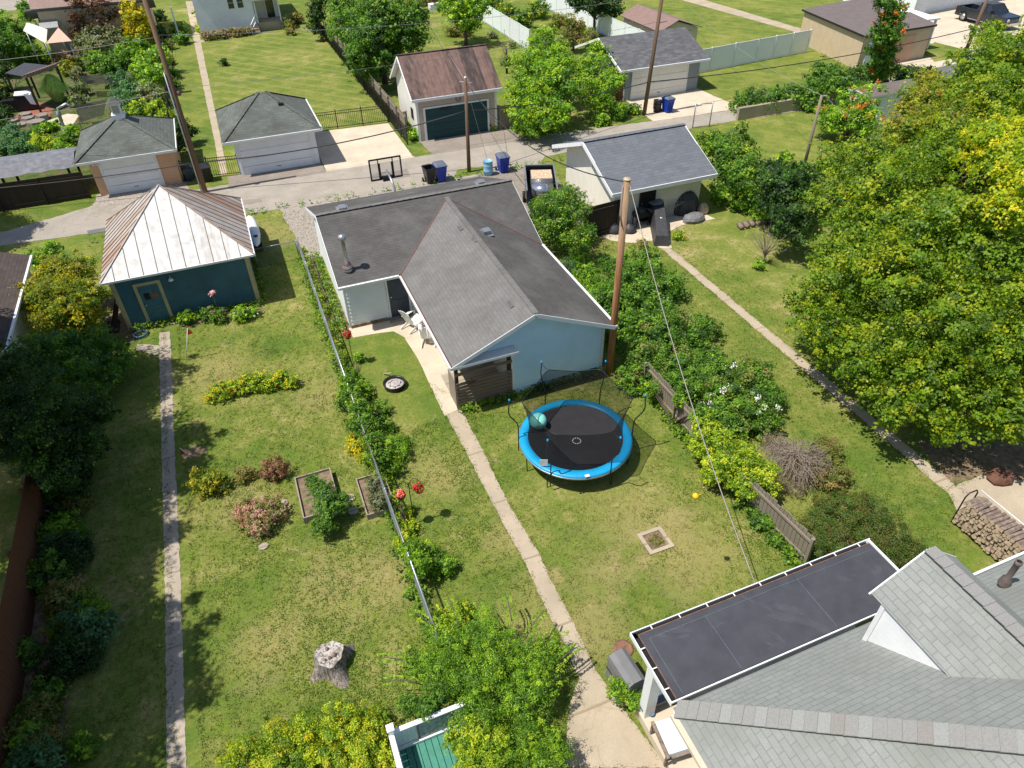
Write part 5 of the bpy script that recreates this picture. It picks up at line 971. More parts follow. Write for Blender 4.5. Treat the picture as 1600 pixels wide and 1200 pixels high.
# ------------------------------------------------------------ bins, hoop, trampoline
def bin_(label, px, py, m, lid='lid', rz=0, open_=False, s=1., group='wheeled bins by the alley'):
    c = G(px, py); t = local_thing('wheelie_bin', label, 'wheeled bin', (c.x, c.y, .015), rz, group); mb = MB(); a, b, h = .24*s, .33*s, 1.0*s
    vs = [(-a, -a*1.1, 0.03), (a, -a*1.1, .03), (a, a*1.1, .03), (-a, a*1.1, .03), (-b, -b*1.15, h), (b, -b*1.15, h), (b, b*1.15, h), (-b, b*1.15, h)]
    mb.mesh(vs, [(3, 2, 1, 0), (0, 1, 5, 4), (1, 2, 6, 5), (2, 3, 7, 6), (3, 0, 4, 7)])
    mb.box(-b-.02, b+.02, -b*1.15-.02, -b*1.15+.02, h-.06, h); mb.box(-b-.02, b+.02, b*1.15-.02, b*1.15+.02, h-.06, h); mb.box(-b-.02, -b+.02, -b*1.15, b*1.15, h-.06, h); mb.box(b-.02, b+.02, -b*1.15, b*1.15, h-.06, h)
    for x in (-.15, 0, .15): mb.box(x-.02, x+.02, -b*1.1-.005, -a*1.1, .12, h*.75)
    mb.build('body', M[m], t)
    if open_: mb = MB(); mb.poly([(-b*.8, -b*.9, h*.6), (b*.8, -b*.9, h*.6), (b*.8, b*.9, h*.6), (-b*.8, b*.9, h*.6)]); mb.slab([(b+.05, -b, h), (b+.05, b, h), (b+.12, b, h*.3), (b+.12, -b, h*.3)], .03); mb.build('lid', M[lid], t)
    else:
        mb = MB(); vs = [(-b-.03, -b*1.2-.03, h), (b+.03, -b*1.2-.03, h), (b+.03, b*1.25, h+.02), (-b-.03, b*1.25, h+.02), (-b*.7, -b*.9, h+.09), (b*.7, -b*.9, h+.09), (b*.7, b*1.0, h+.11), (-b*.7, b*1.0, h+.11)]
        mb.mesh(vs, [(3, 2, 1, 0), (4, 5, 6, 7), (0, 1, 5, 4), (1, 2, 6, 5), (2, 3, 7, 6), (3, 0, 4, 7)]); mb.build('lid', M[lid], t)
    mb = MB(); mb.tube([(-b-.04, b*1.0, .13), (-b+.02, b*1.0, .13)], .13, 12); mb.tube([(b-.02, b*1.0, .13), (b+.04, b*1.0, .13)], .13, 12); mb.build('wheel', M['black'], t)
    mb = MB(); mb.tube([(-b*.8, b*1.15, h-.05), (-b*.8, b*1.4, h), (b*.8, b*1.4, h), (b*.8, b*1.15, h-.05)], .018, 6); mb.build('handle', M['black'], t); return t
bin_('black wheeled bin left of a blue bin behind the L shaped roof', 672, 285, 'blackp', 'blackp', .1, True, .95)
bin_('blue wheeled bin with grey lid touching the black open bin', 689, 282, 'bluebin', 'lid', .05)
bin_('blue wheeled bin with grey lid right of the pale blue drum', 786, 268, 'bluebin', 'lid', .0)
bin_('blue wheeled bin with clear lid by the grey garage', 1042, 175, 'bluebin', 'lid', .1)
bin_('blue wheeled bin beside the tan flat roofed garage', 1406, 92, 'bluebin', 'bluebin', .3)
bin_('dark wheeled bin behind the black gate near tan garage', 326, 282, 'blackp', 'blackp', .1, False, .9)
bin_('dark blue bin lowest at the foot of the tall left pole', 298, 281, 'navydoor', 'blackp', .1, False, .8)
def drum(name, label, cat, px, py, r, h, m, taper=1., lid=None):
    c = G(px, py); t = thing(name, label, cat, tuple(c)); mb = MB(); mb.lathe(c.x, c.y, [(.001, .01), (r*taper, .01), (r*(taper+.02), h*.3), (r*1.04, h*.33), (r*1., h*.36), (r*1., h*.64), (r*1.04, h*.67), (r*1.0, h*.7), (r, h-.03), (r*1.05, h-.02), (r*1.05, h), (r*.95, h), (r*.93, h-.05), (.001, h-.05)], 20); mb.build('body', M[m], t)
    if lid: mb = MB(); mb.lathe(c.x, c.y, [(r*1.1, h), (r*1.1, h+.04), (r*.5, h+.07), (.001, h+.08)], 20); mb.build('lid', M[lid], t)
drum('drum', 'pale blue plastic drum beside the short utility pole', 'drum', 763, 273, .29, .9, 'drum', .97)
drum('dustbin', 'round dark grey dustbin next to the blue bin at grey garage', 'dustbin', 1026, 175, .3, .85, 'blackp', .85)
drum('rain_barrel', 'dark barrel with grey lid against the white garage wall', 'barrel', 1021, 345, .38, 1.1, 'blackp', .95, 'lid')
drum('bucket', 'white and red bucket beside the dark covered grill', 'bucket', 1033, 349, .17, .5, 'white', .85, None)
# basketball hoop
y0 = 36.2; bl, br, tr_, tl = PY(581, 283, y0), PY(629, 275, y0), PY(625, 243, y0), PY(575, 251, y0); zb, zt = (bl.z+br.z)/2, (tl.z+tr_.z)/2; xa, xb = (bl.x+tl.x)/2, (br.x+tr_.x)/2
t = thing('basketball_hoop', 'basketball backboard on a white pole behind the L shaped roof', 'basketball hoop', ((xa+xb)/2, 35, 0)); mb = MB(); mb.box(xa, xb, y0-.01, y0+.01, zb, zt); mb.build('backboard', M['acryl'], t)
mb = MB(); f = .055; mb.box(xa-.02, xa+f, y0-.03, y0+.03, zb, zt); mb.box(xb-f, xb+.02, y0-.03, y0+.03, zb, zt); mb.box(xa, xb, y0-.028, y0+.028, zb-.02, zb+f); mb.box(xa, xb, y0-.028, y0+.028, zt-f, zt+.02)
xm = (xa+xb)/2; mb.box(xm-.42, xm-.37, y0-.06, y0-.03, zb, zt); mb.box(xm+.37, xm+.42, y0-.06, y0-.03, zb, zt); mb.box(xm-.42, xm-.3, y0-.1, y0-.03, zb, zb+.8*(zt-zb)); mb.box(xm+.3, xm+.42, y0-.1, y0-.03, zb, zb+.8*(zt-zb)); mb.box(xm-.35, xm+.35, y0-.1, y0-.03, zb+.1, zb+.2); mb.build('frame', M['black'], t)
mb = MB(); mb.tube([(xm+.1, 35.0, 0), (xm+.1, 35.0, zb-.1), (xm+.05, 35.3, zb+.25), (xm, 36.1, zb+.5)], .06, 8); mb.build('pole', M['galv'], t)
mb = MB(); mb.tube([(xm+.23*math.cos(a), y0+.35+.23*math.sin(a), zb+.12) for a in [k*math.pi/8 for k in range(17)]], .012, 5, cap=False); mb.bar((xm-.25, y0-.12, zb+.05), (xm+.25, y0-.12, zb+.05), .1, .25); mb.build('rim', M['blackp'], t)
# trampoline
TX, TY, TZ, TR = 8.22, 15.42, .85, 1.93
t = thing('trampoline', 'round trampoline with bright blue edge pad and black safety net', 'trampoline', (TX, TY, 0)); N_ = 64
mb = MB(); ring = [(TX+(TR-.3)*math.cos(2*math.pi*k/N_), TY+(TR-.3)*math.sin(2*math.pi*k/N_), TZ-.03) for k in range(N_)]; mb.poly(ring); mb.poly([(x, y, z-.012) for x, y, z in ring[::-1]]); mt = mb.build('jump_mat', M['tmat'], t)
mb = MB()
for k in range(10):
    a0, a1 = 2*math.pi*k/10, 2*math.pi*(k+.55)/10; r = .14
    mb.poly([(TX-.05+(r+dr_)*math.cos(a), TY-.2+(r+dr_)*math.sin(a), TZ-.024) for a, dr_ in ((a0, -.014), (a1, -.014), (a1, .014), (a0, .014))][::-1])
    mb.poly([(TX-.05+(r+dr_)*math.cos(a), TY-.2+(r+dr_)*math.sin(a), TZ-.0245) for a, dr_ in ((a0, -.014), (a1, -.014), (a1, .014), (a0, .014))])
mb.build('ring_mark', M['white'], mt)
mb = MB(); mb.lathe(TX, TY, [(TR-.31, TZ-.015), (TR-.30, TZ+.03), (TR-.06, TZ+.035), (TR, TZ+.0), (TR, TZ-.06)], N_); mb.build('edge_pad', M['tpad'], t)
mb = MB(); mb.lathe(TX, TY, [(TR-.01, TZ-.05), (TR+.012, TZ-.055), (TR+.012, TZ-.11), (TR-.02, TZ-.11), (TR-.02, TZ-.05)], N_); mb.build('rim_frame', M['galv'], t)
for a in (-176, -145, -110, -75, -38, 0, 40, 75, 110, 150): 
    a = R_(a); mb = MB(); mb.tube([(TX+(TR-.05)*math.cos(a), TY+(TR-.05)*math.sin(a), TZ-.06), (TX+(TR-.08)*math.cos(a), TY+(TR-.08)*math.sin(a), 0)], .02, 8); mb.build('leg', M['black'], t)
tops = []
for a in (98, 38, -20, -80, -140, 160):
    a = R_(a); ca, sa = math.cos(a), math.sin(a); mb = MB(); P = [(TR+.02, .25), (TR+.02, 1.35), (TR+.06, 1.55), (TR+.28, 1.85), (TR+.34, 2.05), (TR+.3, 2.55)]
    mb.tube([(TX+r*ca, TY+r*sa, z) for r, z in P], .021, 8); q = mb.build('net_pole', M['black'], t); mb = MB(); cx, cy = TX+(TR+.3)*ca, TY+(TR+.3)*sa; mb.lathe(cx, cy, [(.001, 2.53), (.034, 2.54), (.038, 2.58), (.025, 2.62), (.001, 2.63)], 10); mb.build('pole_cap', M['tpad'], q)
    tops.append((a, cx, cy))
mb = MB(); NN = 60; vb, vt = [], []
an = sorted([x[0] % (2*math.pi) for x in tops])
def netr(th):
    th %= 2*math.pi; dmin = min(abs((th-q+math.pi) % (2*math.pi)-math.pi) for q in an); k = dmin/R_(30); return (TR-.08)*math.cos(R_(30))/math.cos(R_(30)*(1-k)), 2.5-.08*math.sin(k*math.pi/2)
vs = []; 
for j in range(5):
    f = j/4
    for i in range(NN):
        th = 2*math.pi*i/NN; rt, zt_ = netr(th); rr = (TR-.33)*(1-f)+rt*f-.1*math.sin(math.pi*f); zz = TZ*(1-f)+zt_*f; vs.append((TX+rr*math.cos(th), TY+rr*math.sin(th), zz))
mb.mesh(vs, [(j*NN+i, j*NN+(i+1) % NN, (j+1)*NN+(i+1) % NN, (j+1)*NN+i) for j in range(4) for i in range(NN)]); nt_ = mb.build('safety_net', M['net'], t)
mb = MB(); mb.tube([vs[4*NN+i % NN] for i in range(NN+1)], .013, 5, cap=False)
for a, cx, cy in tops: rt, zt_ = netr(a); mb.tube([(cx, cy, 2.5), (TX+rt*math.cos(a), TY+rt*math.sin(a), zt_)], .01, 5)
mb.build('net_hem', M['black'], nt_)
mb = MB(); mb.slab([(TX-1.72, TY-.9, .95), (TX-1.5, TY-1.0, .95), (TX-1.5, TY-1.02, 1.25), (TX-1.74, TY-.92, 1.25)], .01); mb.build('warning_tag', M['white'], nt_)
mb = MB(); mb.bar((TX-.55, TY-TR+.1, TZ+.045), (TX-.4, TY-TR+.08, TZ+.045), .1, .01); mb.build('label_patch', M['white'], t)
c = G(841, 657, TZ+.3); mb = MB(); bm = bmesh.new(); bmesh.ops.create_uvsphere(bm, u_segments=32, v_segments=20, radius=.30); me = bpy.data.meshes.new('exercise_ball'); bm.to_mesh(me); bm.free()
for p in me.polygons: p.use_smooth = True
me.materials.append(M['ball']); o = bpy.data.objects.new('exercise_ball', me); COL.objects.link(o); o.location = (c.x, c.y, TZ+.275); o.scale = (1, 1, .95); tag(o, 'mint green exercise ball lying on the trampoline', 'ball')
# ------------------------------------------------------------ garden furniture and small things
def adirondack(label, x, y, rz):
    t = local_thing('garden_chair', label, 'garden chair', (x, y, .02), rz, 'slatted garden chairs under the eave'); mb = MB()
    for k in range(6): mb.slab([(.32-k*.1, -.27, .38-k*.025), (.4-k*.1, -.27, .4-k*.025), (.4-k*.1, .27, .4-k*.025), (.32-k*.1, .27, .38-k*.025)], .02)
    mb.build('seat', M['white'], t); mb = MB()
    for k in range(6):
        y0 = -.27+k*.092; h = .95+.09*math.sin(math.pi*(k+.5)/6); sp_ = (y0+.04)*.2; mb.slab([(-.2, y0, .25), (-.2, y0+.08, .25), (-.5, y0+.08+sp_, h), (-.5, y0+sp_, h)], .02)
    mb.build('backrest', M['white'], t)
    for s in (-1, 1):
        mb = MB(); mb.slab([(-.35, s*.3-.06, .58), (.42, s*.34-.07, .58), (.42, s*.34+.07, .58), (-.35, s*.3+.06, .58)], .025); mb.build('armrest', M['white'], t)
        mb = MB(); mb.bar((.34, s*.3, 0), (.34, s*.3, .56), .03, .09); mb.build('leg', M['white'], t); mb = MB(); mb.bar((.38, s*.28, .34), (-.55, s*.28, .03), .03, .1); mb.build('leg', M['white'], t)
c = G(646, 500, .4); adirondack('white slatted garden chair nearer the dark blue door', c.x+.02, c.y+.05, R_(28)); c = G(668, 518, .4); adirondack('white slatted garden chair farther from the door, turned toward the first', c.x-.02, c.y-.12, R_(72))
c = G(617, 604); t = thing('fire_pit', 'round steel fire ring full of pale ash in the grass', 'fire pit', tuple(c)); mb = MB(); mb.lathe(c.x, c.y, [(.4, 0), (.42, .2), (.45, .22), (.43, .24), (.38, .2), (.36, .1)], 24); mb.build('ring', M['blackp'], t); mb = MB(); mb.lathe(c.x, c.y, [(.39, .1), (.25, .15), (.001, .17)], 24)
for k in range(7): a = k*.9; mb.bar((c.x+.2*math.cos(a), c.y+.2*math.sin(a), .16), (c.x+.25*math.cos(a+1), c.y+.25*math.sin(a+1), .19), .04)
mb.build('ash', M['ash'], t); c2 = G(603, 588); mb = MB(); mb.tube([(c2.x-.05, c2.y+.15, .04), (c2.x+.2, c2.y-.2, .25)], .025, 6); tag(mb.build('firewood_stick', M['logend']), 'pale stick leaning on the fire ring', 'stick')
# tree stump
c = G(519, 1038); t = thing('tree_stump', 'large weathered grey tree stump with spreading roots in the lawn', 'tree stump', tuple(c)); mb = MB(); n = 48; zs = [0, .1, .2, .36, .52]; vs = []
for iz, z in enumerate(zs):
    for k in range(n):
        a = 2*math.pi*k/n; lob = 1+.09*math.sin(3*a+.6)+.05*math.sin(7*a)+random.uniform(-.025, .025); root = max(0, math.cos(a+1.25))**16*.42+max(0, math.cos(a-3.5))**20*.3+max(0, math.cos(a-.5))**20*.3
        r = .37*lob*(1+.16*(1-z/.52)**2)+root*(1-z/.52)**1.8; vs.append((c.x+r*math.cos(a), c.y+r*math.sin(a), z+(.03*math.sin(2*a) if iz == 4 else 0)))
mb.mesh(vs, [(i*n+k, i*n+(k+1) % n, (i+1)*n+(k+1) % n, (i+1)*n+k) for i in range(4) for k in range(n)], 0, True); mb.build('bark', M['stumpside'], t)
mb = MB(); top = [vs[4*n+k] for k in range(n)]; inn = [(c.x+(x-c.x)*.9, c.y+(y-c.y)*.9, z-.03) for x, y, z in top]; in2 = [(c.x+(x-c.x)*.5, c.y+(y-c.y)*.5, z-.05+random.uniform(-.02, .02)) for x, y, z in top]
mb.mesh(top+inn+in2, [(k, (k+1) % n, n+(k+1) % n, n+k) for k in range(n)]+[(n+k, n+(k+1) % n, 2*n+(k+1) % n, 2*n+k) for k in range(n)]+[tuple(range(2*n, 3*n))]); mb.build('cut_face', M['stumptop'], t)
mb = MB()
for dx, dy, r in ((-.02, .18, .05), (.12, -.05, .07), (0, -.1, .05), (-.12, -.12, .04)): mb.lathe(c.x+dx, c.y+dy, [(r, .48), (r*.8, .54), (.001, .56)], 8)
mb.build('fungus', M['log'], t)
def flag(label, px, py, tx, ty, fx=.22):
    b = G(px, py); p = PY(tx, ty, b.y); t = thing('golf_flag', label, 'flag', tuple(b), 0, 'little red lawn flags'); mb = MB(); mb.tube([b, p], .014, 6); mb.build('pole', M['white'], t); d = (p-b).normalized(); mb = MB()
    q = p-d*.32; mb.slab([q, p+Vector((fx*.5, 0, -.06)) if False else q+d*.06+Vector((fx, -.05, 0)), p], .006); mb.slab([p, q+d*.06+Vector((fx, -.05, 0)), q], .006); mb.build('pennant', M['red'], t)
flag('white pole with red pennant standing in front of the teal shed', 291, 563, 293, 513); flag('low tilted red pennant beside the bare soil patch left of the lawn', 301, 717, 281, 700, -.14)
# shepherd hook with two baskets, and a red basket on the fence
def basket(label, p, pal, r=.17):
    t = thing('hanging_basket', label, 'hanging basket', tuple(p), 0, 'hanging flower baskets'); mb = MB(); mb.lathe(p.x, p.y, [(.001, p.z-.18), (.1, p.z-.16), (.15, p.z-.03), (.16, p.z)], 12); mb.build('pot', M['blackp'], t)
    V, C = foliage([(tuple(p+Vector((0, 0, .05))), np.array([r, r, r*.8]))], .05, pal, 4.); quad_object('flowers', V, C, M['petal'], t); mb = MB()
    for a in range(3): mb.tube([p+Vector((.15*math.cos(a*2.1), .15*math.sin(a*2.1), 0)), p+Vector((0, 0, .4))], .005, 4)
    mb.build('hanger', M['black'], t)
b = G(648, 818); top = Vector((b.x, b.y, 1.9)); t = thing('shepherd_hook', 'black double shepherd hook stand beside the chain link fence', 'plant stand', tuple(b)); mb = MB(); mb.tube([b, top], .014, 6)
e1, e2 = G(631, 764, 1.55), G(656, 769, 1.55); e1 = Vector((b.x-.28, b.y-.02, 1.5)); e2 = Vector((b.x+.3, b.y+.02, 1.5))
for e in (e1, e2): mb.tube([top-Vector((0, 0, .1)), top*.5+e*.5+Vector((0, 0, .32)), e+Vector((0, 0, .45)), e+Vector((0, 0, .4))], .01, 5)
mb.build('stand', M['black'], t); basket('hanging basket of pale coral and white flowers, left arm of the stand', e1, 'coral', .13); basket('hanging basket of deeper coral red flowers, right arm of the stand', e2, 'redf', .16)
b = G(553, 580); p = Vector((b.x, b.y, 1.5)); p = G(543, 523, 1.5); b = Vector((p.x, p.y, 0)); basket('bright red flower basket hanging by the upper chain link fence', p, 'redf', .17); mb = MB(); mb.tube([b, Vector((b.x+.02, b.y, 1.8)), Vector((p.x, p.y, 1.92)), Vector((p.x, p.y, 1.88))], .012, 5); tag(mb.build('plant_hook', M['black']), 'thin black hook holding the bright red basket', 'plant hook')
# raised beds
def bed(label, px, py, w_, l_, h, m='bedwood'):
    c = G(px, py); t = thing('raised_bed', label, 'raised bed', tuple(c), 0, 'wooden raised beds'); mb = MB(); x0, x1, y0, y1 = c.x-w_/2, c.x+w_/2, c.y-l_/2, c.y+l_/2
    mb.box(x0, x0+.04, y0, y1, 0, h); mb.box(x1-.04, x1, y0, y1, 0, h); mb.box(x0+.04, x1-.04, y0, y0+.04, 0, h-.01); mb.box(x0+.04, x1-.04, y1-.04, y1, 0, h-.01); mb.build('boards', M[m], t); mb = MB(); mb.box(x0+.04, x1-.04, y0+.04, y1-.04, 0, h-.1); mb.build('earth', M['soil'], t)
bed('wooden raised bed overflowing with dark green tomato plants', 498, 778, 1.2, 1.9, .3); bed('wooden raised bed against the chain link fence with grey green herbs', 588, 777, .95, 1.7, .25)
# firewood rack
wx0_, wx1_, wy0, wy1 = 17.75, 18.25, 4.9, 8.15
t = thing('firewood_rack', 'long metal rack filled with split firewood at right', 'firewood rack', (18, 6.5, 0)); mb = MB()
for y in (wy0, wy1):
    mb.tube([(wx0_, y, 0), (wx0_, y, 1.15), (wx0_+.1, y, 1.3), (wx1_-.1, y, 1.3), (wx1_, y, 1.15), (wx1_, y, 0)], .022, 7)
for x in (wx0_, wx1_): mb.bar((x, wy0, .1), (x, wy1, .1), .04)
mb.build('frame', M['black'], t); mb = MB(); random.seed(5)
for z in range(9):
    y = wy0+.08
    while y < wy1-.08:
        r = random.uniform(.045, .085); hx = random.uniform(-.05, .05); zz = .16+z*.118+random.uniform(-.02, .02); n = random.choice((4, 5, 6)); st = len(mb.f); mb.tube([(wx0_-.06+hx, y, zz), (wx1_+.06+hx, y+random.uniform(-.05, .05), zz+random.uniform(-.03, .03))], r, n, 0, True, False)
        mb.m[-2] = mb.m[-1] = 1; y += r*1.8
mb.build('logs', [M['log'], M['logend']], t)['kind'] = 'stuff'
mb = MB(); mb.tube([(wx1_+.12, wy0, 1.2), (wx1_+.12, wy1, 1.2)], .02, 6); mb.build('top_bar', M['white'], t)
c = G(1565, 742, .2); t = thing('boulder', 'rounded reddish boulder in the shade under the maple', 'boulder', tuple(c)); mb = MB(); mb.lathe(c.x, c.y, [(.33, 0), (.36, .12), (.3, .26), (.16, .34), (.001, .35)], 9, sx=1.3, sm=False); mb.v = [(x+random.uniform(-.04, .04), y+random.uniform(-.04, .04), z+random.uniform(-.02, .02)) for x, y, z in mb.v]; mb.build('stone', M['redstone'], t)
# white garage yard clutter
def bag(label, px, py, r): 
    c = G(px, py); mb = MB(); n = 14; vs = []; prof = [(.85, 0), (1.05, .15), (1., .4), (.7, .65), (.3, .85), (.12, 1.0), (.2, 1.12)]
    for rr, z in prof: vs += [(c.x+r*rr*(1+random.uniform(-.12, .12))*math.cos(2*math.pi*k/n), c.y+r*rr*(1+random.uniform(-.12, .12))*math.sin(2*math.pi*k/n), z*r*1.5) for k in range(n)]
    mb.mesh(vs, [(i*n+k, i*n+(k+1) % n, (i+1)*n+(k+1) % n, (i+1)*n+k) for i in range(6) for k in range(n)]+[tuple(6*n+k for k in range(n))], 0, True); tag(mb.build('rubbish_bag', M['dcover']), label, 'rubbish bag', 'black rubbish bags')
bag('black rubbish bag left of the orange pole by brown fence', 958, 362, .4); bag('black rubbish bag partly behind the orange pole', 982, 362, .36)
t = thing('covered_bench', 'long narrow furniture piece under a dark grey cover at the walkway end', 'covered furniture', tuple(G(1028, 375))); a, b = G(1026, 345), G(1033, 385); d = (b-a).normalized(); s = Vector((-d.y, d.x, 0)); mb = MB(); P = [a-s*.42, a+s*.42, b+s*.38, b-s*.38]; Q = [a-s*.26+Vector((0, 0, 1.1)), a+s*.26+Vector((0, 0, 1.1)), b+s*.3+Vector((0, 0, .55))-d*.1, b-s*.3+Vector((0, 0, .55))-d*.1]
mb.mesh([p+Vector((0, 0, .02)) for p in P]+Q, [(4, 5, 6, 7), (0, 1, 5, 4), (1, 2, 6, 5), (2, 3, 7, 6), (3, 0, 4, 7)]); mb.build('cover', M['dcover'], t); mb = MB(); q = (Q[0]+Q[2])/2+Vector((0, 0, .03)); mb.poly([q+Vector((-.07, -.04, 0)), q+Vector((.07, -.04, 0)), q+Vector((0, .07, .01))]); mb.build('emblem', M['white'], t)
c = G(1000, 352); t = thing('grill', 'dark grill with side shelf in the shade of the white garage', 'grill', tuple(c)); mb = MB(); mb.box(c.x-.4, c.x+.4, c.y-.25, c.y+.25, .55, .8); mb.lathe(c.x, c.y, [(.3, .8), (.28, .95), (.15, 1.05), (.001, 1.08)], 12); mb.build('body', M['blackp'], t); mb = MB(); mb.box(c.x+.42, c.x+.85, c.y-.22, c.y+.22, .76, .8); mb.build('shelf', M['galv'], t); mb = MB()
for x in (-.35, .35):
    for y in (-.2, .2): mb.box(c.x+x-.02, c.x+x+.02, c.y+y-.02, c.y+y+.02, 0, .56)
mb.build('leg', M['black'], t)
def heap(name, label, cat, px, py, rx, ry, h, m, group=None):
    c = G(px, py); mb = MB(); n = 16; vs = []
    for rr, z in ((1, 0), (1.02, .35), (.85, .7), (.5, .95), (.15, 1.02)): vs += [(c.x+rx*rr*(1+random.uniform(-.1, .1))*math.cos(2*math.pi*k/n), c.y+ry*rr*(1+random.uniform(-.1, .1))*math.sin(2*math.pi*k/n), h*z+random.uniform(0, .06)) for k in range(n)]
    mb.mesh(vs, [(i*n+k, i*n+(k+1) % n, (i+1)*n+(k+1) % n, (i+1)*n+k) for i in range(4) for k in range(n)]+[tuple(4*n+k for k in range(n))], 0, False); return tag(mb.build(name, M[m]), label, cat, group)
heap('covered_heap', 'large black tarp covered heap against the white garage wall', 'covered heap', 1070, 332, .7, .5, 1.2, 'dcover'); heap('covered_heap', 'crumpled dark plastic sheet over a low heap at the garage corner', 'covered heap', 1083, 345, .65, .4, .4, 'cover'); heap('sack', 'tan sack beside the crumpled dark sheet', 'sack', 1098, 332, .3, .3, .5, 'logend')
t = thing('wire_cage', 'tangle of wire plant cages against the white garage wall', 'wire cage', tuple(G(1050, 338))); mb = MB()
for k in range(9):
    c = G(1038+k*3.2, 340-k*.6); mb.tube([(c.x, c.y, 0), (c.x+.1, c.y, 1.0)], .012, 4); mb.tube([(c.x+.22*math.cos(a), c.y+.22*math.sin(a), .45+.05*k) for a in [j*math.pi/5 for j in range(11)]], .012, 4, cap=False)
mb.build('wires', M['galv'], t)
c = G(1490, 250/250*250) if False else G(1180, 352); t = thing('log_pile', 'short row of cut logs at the lawn edge below the dark trees', 'log pile', tuple(c)); mb = MB()
for k in range(6): mb.tube([(c.x-1.0+k*.36, c.y-.2, .14), (c.x-1.0+k*.36+.1, c.y+.25, .14)], .13, 8)
mb.build('logs', M['log'], t)
t = thing('garden_hose', 'coiled blue grey hose on the ground beside the teal shed door', 'hose', tuple(G(222, 525))); c = G(221, 524); mb = MB(); mb.tube([(c.x+(.28+.03*math.sin(k))*math.cos(k*.5), c.y+(.26+.03*math.cos(k*1.3))*math.sin(k*.5), .03+k*.0012) for k in range(80)], .018, 5); mb.build('coil', M['bluehose'], t)
c = G(392, 358, .8); t = thing('white_object', 'long white glossy hull shaped object beside the teal shed under its eave', 'white object', (-.45, 36, 0)); mb = MB();  # unidentified white object, built as a generic hull
prof = [(0.02, -1.9), (.22, -1.5), (.33, -.6), (.34, .5), (.24, 1.4), (.02, 1.9)]
vs = []; n = 8
for r, y in prof: vs += [(-.42+r*math.cos(a), 36.0+y, .72+.75*r*math.sin(a)) for a in [2*math.pi*k/n for k in range(n)]]
mb.mesh(vs, [(i*n+k, (i+1)*n+k, (i+1)*n+(k+1) % n, i*n+(k+1) % n) for i in range(5) for k in range(n)], 0, True); mb.build('hull', M['white'], t); mb = MB(); mb.box(-.7, -.15, 34.9, 35.0, 0, .5); mb.box(-.7, -.15, 36.9, 37.0, 0, .5); mb.build('stand', M['dfence'], t); mb = MB(); mb.lathe(-.34, 34.9, [(.1, .88), (.11, .94), (.001, .95)], 10); mb.build('hatch', M['blackp'], t)
mb = MB(); mb.box(-7.4, -6.9, 29.9, 30.9, 0, .1); mb.bar((-7.1, 30.2, 0), (-6.6, 31.2, 1.1), .15, .03); mb.bar((-7.2, 30.5, 0), (-6.6, 31.5, 1.3), .12, .03); tag(mb.build('scrap_boards', M['dfence']), 'old boards leaning on the left side of the teal shed', 'boards')
# trailer with scrap
pa_, pb_ = G(815, 308, .9), G(812, 268, .9); dd = pb_-pa_; trz = math.atan2(dd.y, dd.x)-math.pi/2; cc_ = G(838, 282, .9)
t = local_thing('trailer', 'boxy black open trailer with corrugated sides beside the cream walled garage', 'trailer', (cc_.x, cc_.y-.6, 0), trz); W_, L_t, H0, H1 = .85, 1.75, .45, 1.3; mb = MB(); mb.box(-W_, W_, -L_t, L_t, H0, H0+.05)
mb.box(-W_, -W_+.05, -L_t, L_t, H0+.05, H1); mb.box(W_-.05, W_, -L_t, L_t, H0+.05, H1); mb.box(-W_+.05, W_-.05, L_t-.05, L_t, H0+.05, H1)
for k in range(14): mb.box(-W_+.08+k*.12, -W_+.13+k*.12, L_t-.07, L_t-.05, H0+.05, H1-.05)
mb.build('bed', M['blackp'], t); mb = MB(); mb.box(-W_-.03, -W_+.05, -L_t, L_t, H1, H1+.06); mb.box(W_-.05, W_+.03, -L_t, L_t, H1, H1+.06); mb.box(-W_+.05, W_-.05, L_t-.05, L_t+.03, H1, H1+.06); mb.bar((0, -L_t, H0), (0, -L_t-1.1, H0-.05), .08); mb.build('frame', M['galv'], t)
for x in (-W_-.1, W_+.1): mb = MB(); mb.tube([(x-.08, -.2, .3), (x+.08, -.2, .3)], .3, 16); mb.build('wheel', M['tyre'], t)
t = local_thing('metal_tank', 'shiny steel tank with rusty tan top standing in the trailer', 'metal tank', (cc_.x, cc_.y-.6, H0+.05), trz); mb = MB(); mb.box(-.55, .65, -.5, .75, 0, .95); mb.build('case', M['galv'], t); mb = MB(); mb.box(-.53, .63, -.48, .73, .95, .965); mb.build('top', M['logend'], t); mb = MB(); mb.tube([(-.55, -.95, .42), (.65, -.95, .42)], .42, 20); mb.build('cylinder', M['chrome'], t)
# pickup truck
wa, wb = G(1503, 33), G(1553, 46); d = (wb-wa).normalized(); rz = math.atan2(d.y, d.x); mid = (wa+wb)/2; n_ = Vector((-d.y, d.x, 0)); L = (wb-wa).length; S = L/3.7; ctr = mid+n_*.85*S
t = local_thing('pickup_truck', 'dark navy pickup truck parked on concrete at the top right', 'pickup truck', (ctr.x, ctr.y, .02), rz); t.scale = (S, S, S)
def extr(mb, prof, y0, y1, mi=0): n = len(prof); mb.mesh([(x, y0, z) for x, z in prof]+[(x, y1, z) for x, z in prof], [tuple(range(n)), tuple(reversed(range(n, 2*n)))]+[(i, n+i, n+(i+1) % n, (i+1) % n) for i in range(n)], mi)
def arch(cx, r=.48, z=.42, n=8): return [(cx-r*math.cos(math.pi*k/n), z+r*math.sin(math.pi*k/n)) for k in range(n+1)]
low = [(-2.85, .45)]+arch(-1.85)+arch(1.85)+[(2.85, .45)]
mb = MB(); side = low+[(2.9, .9), (2.75, 1.12), (1.2, 1.22), (-2.85, 1.22)]
for y0, y1 in ((-.98, -.9), (.9, .98)): extr(mb, side, y0, y1)
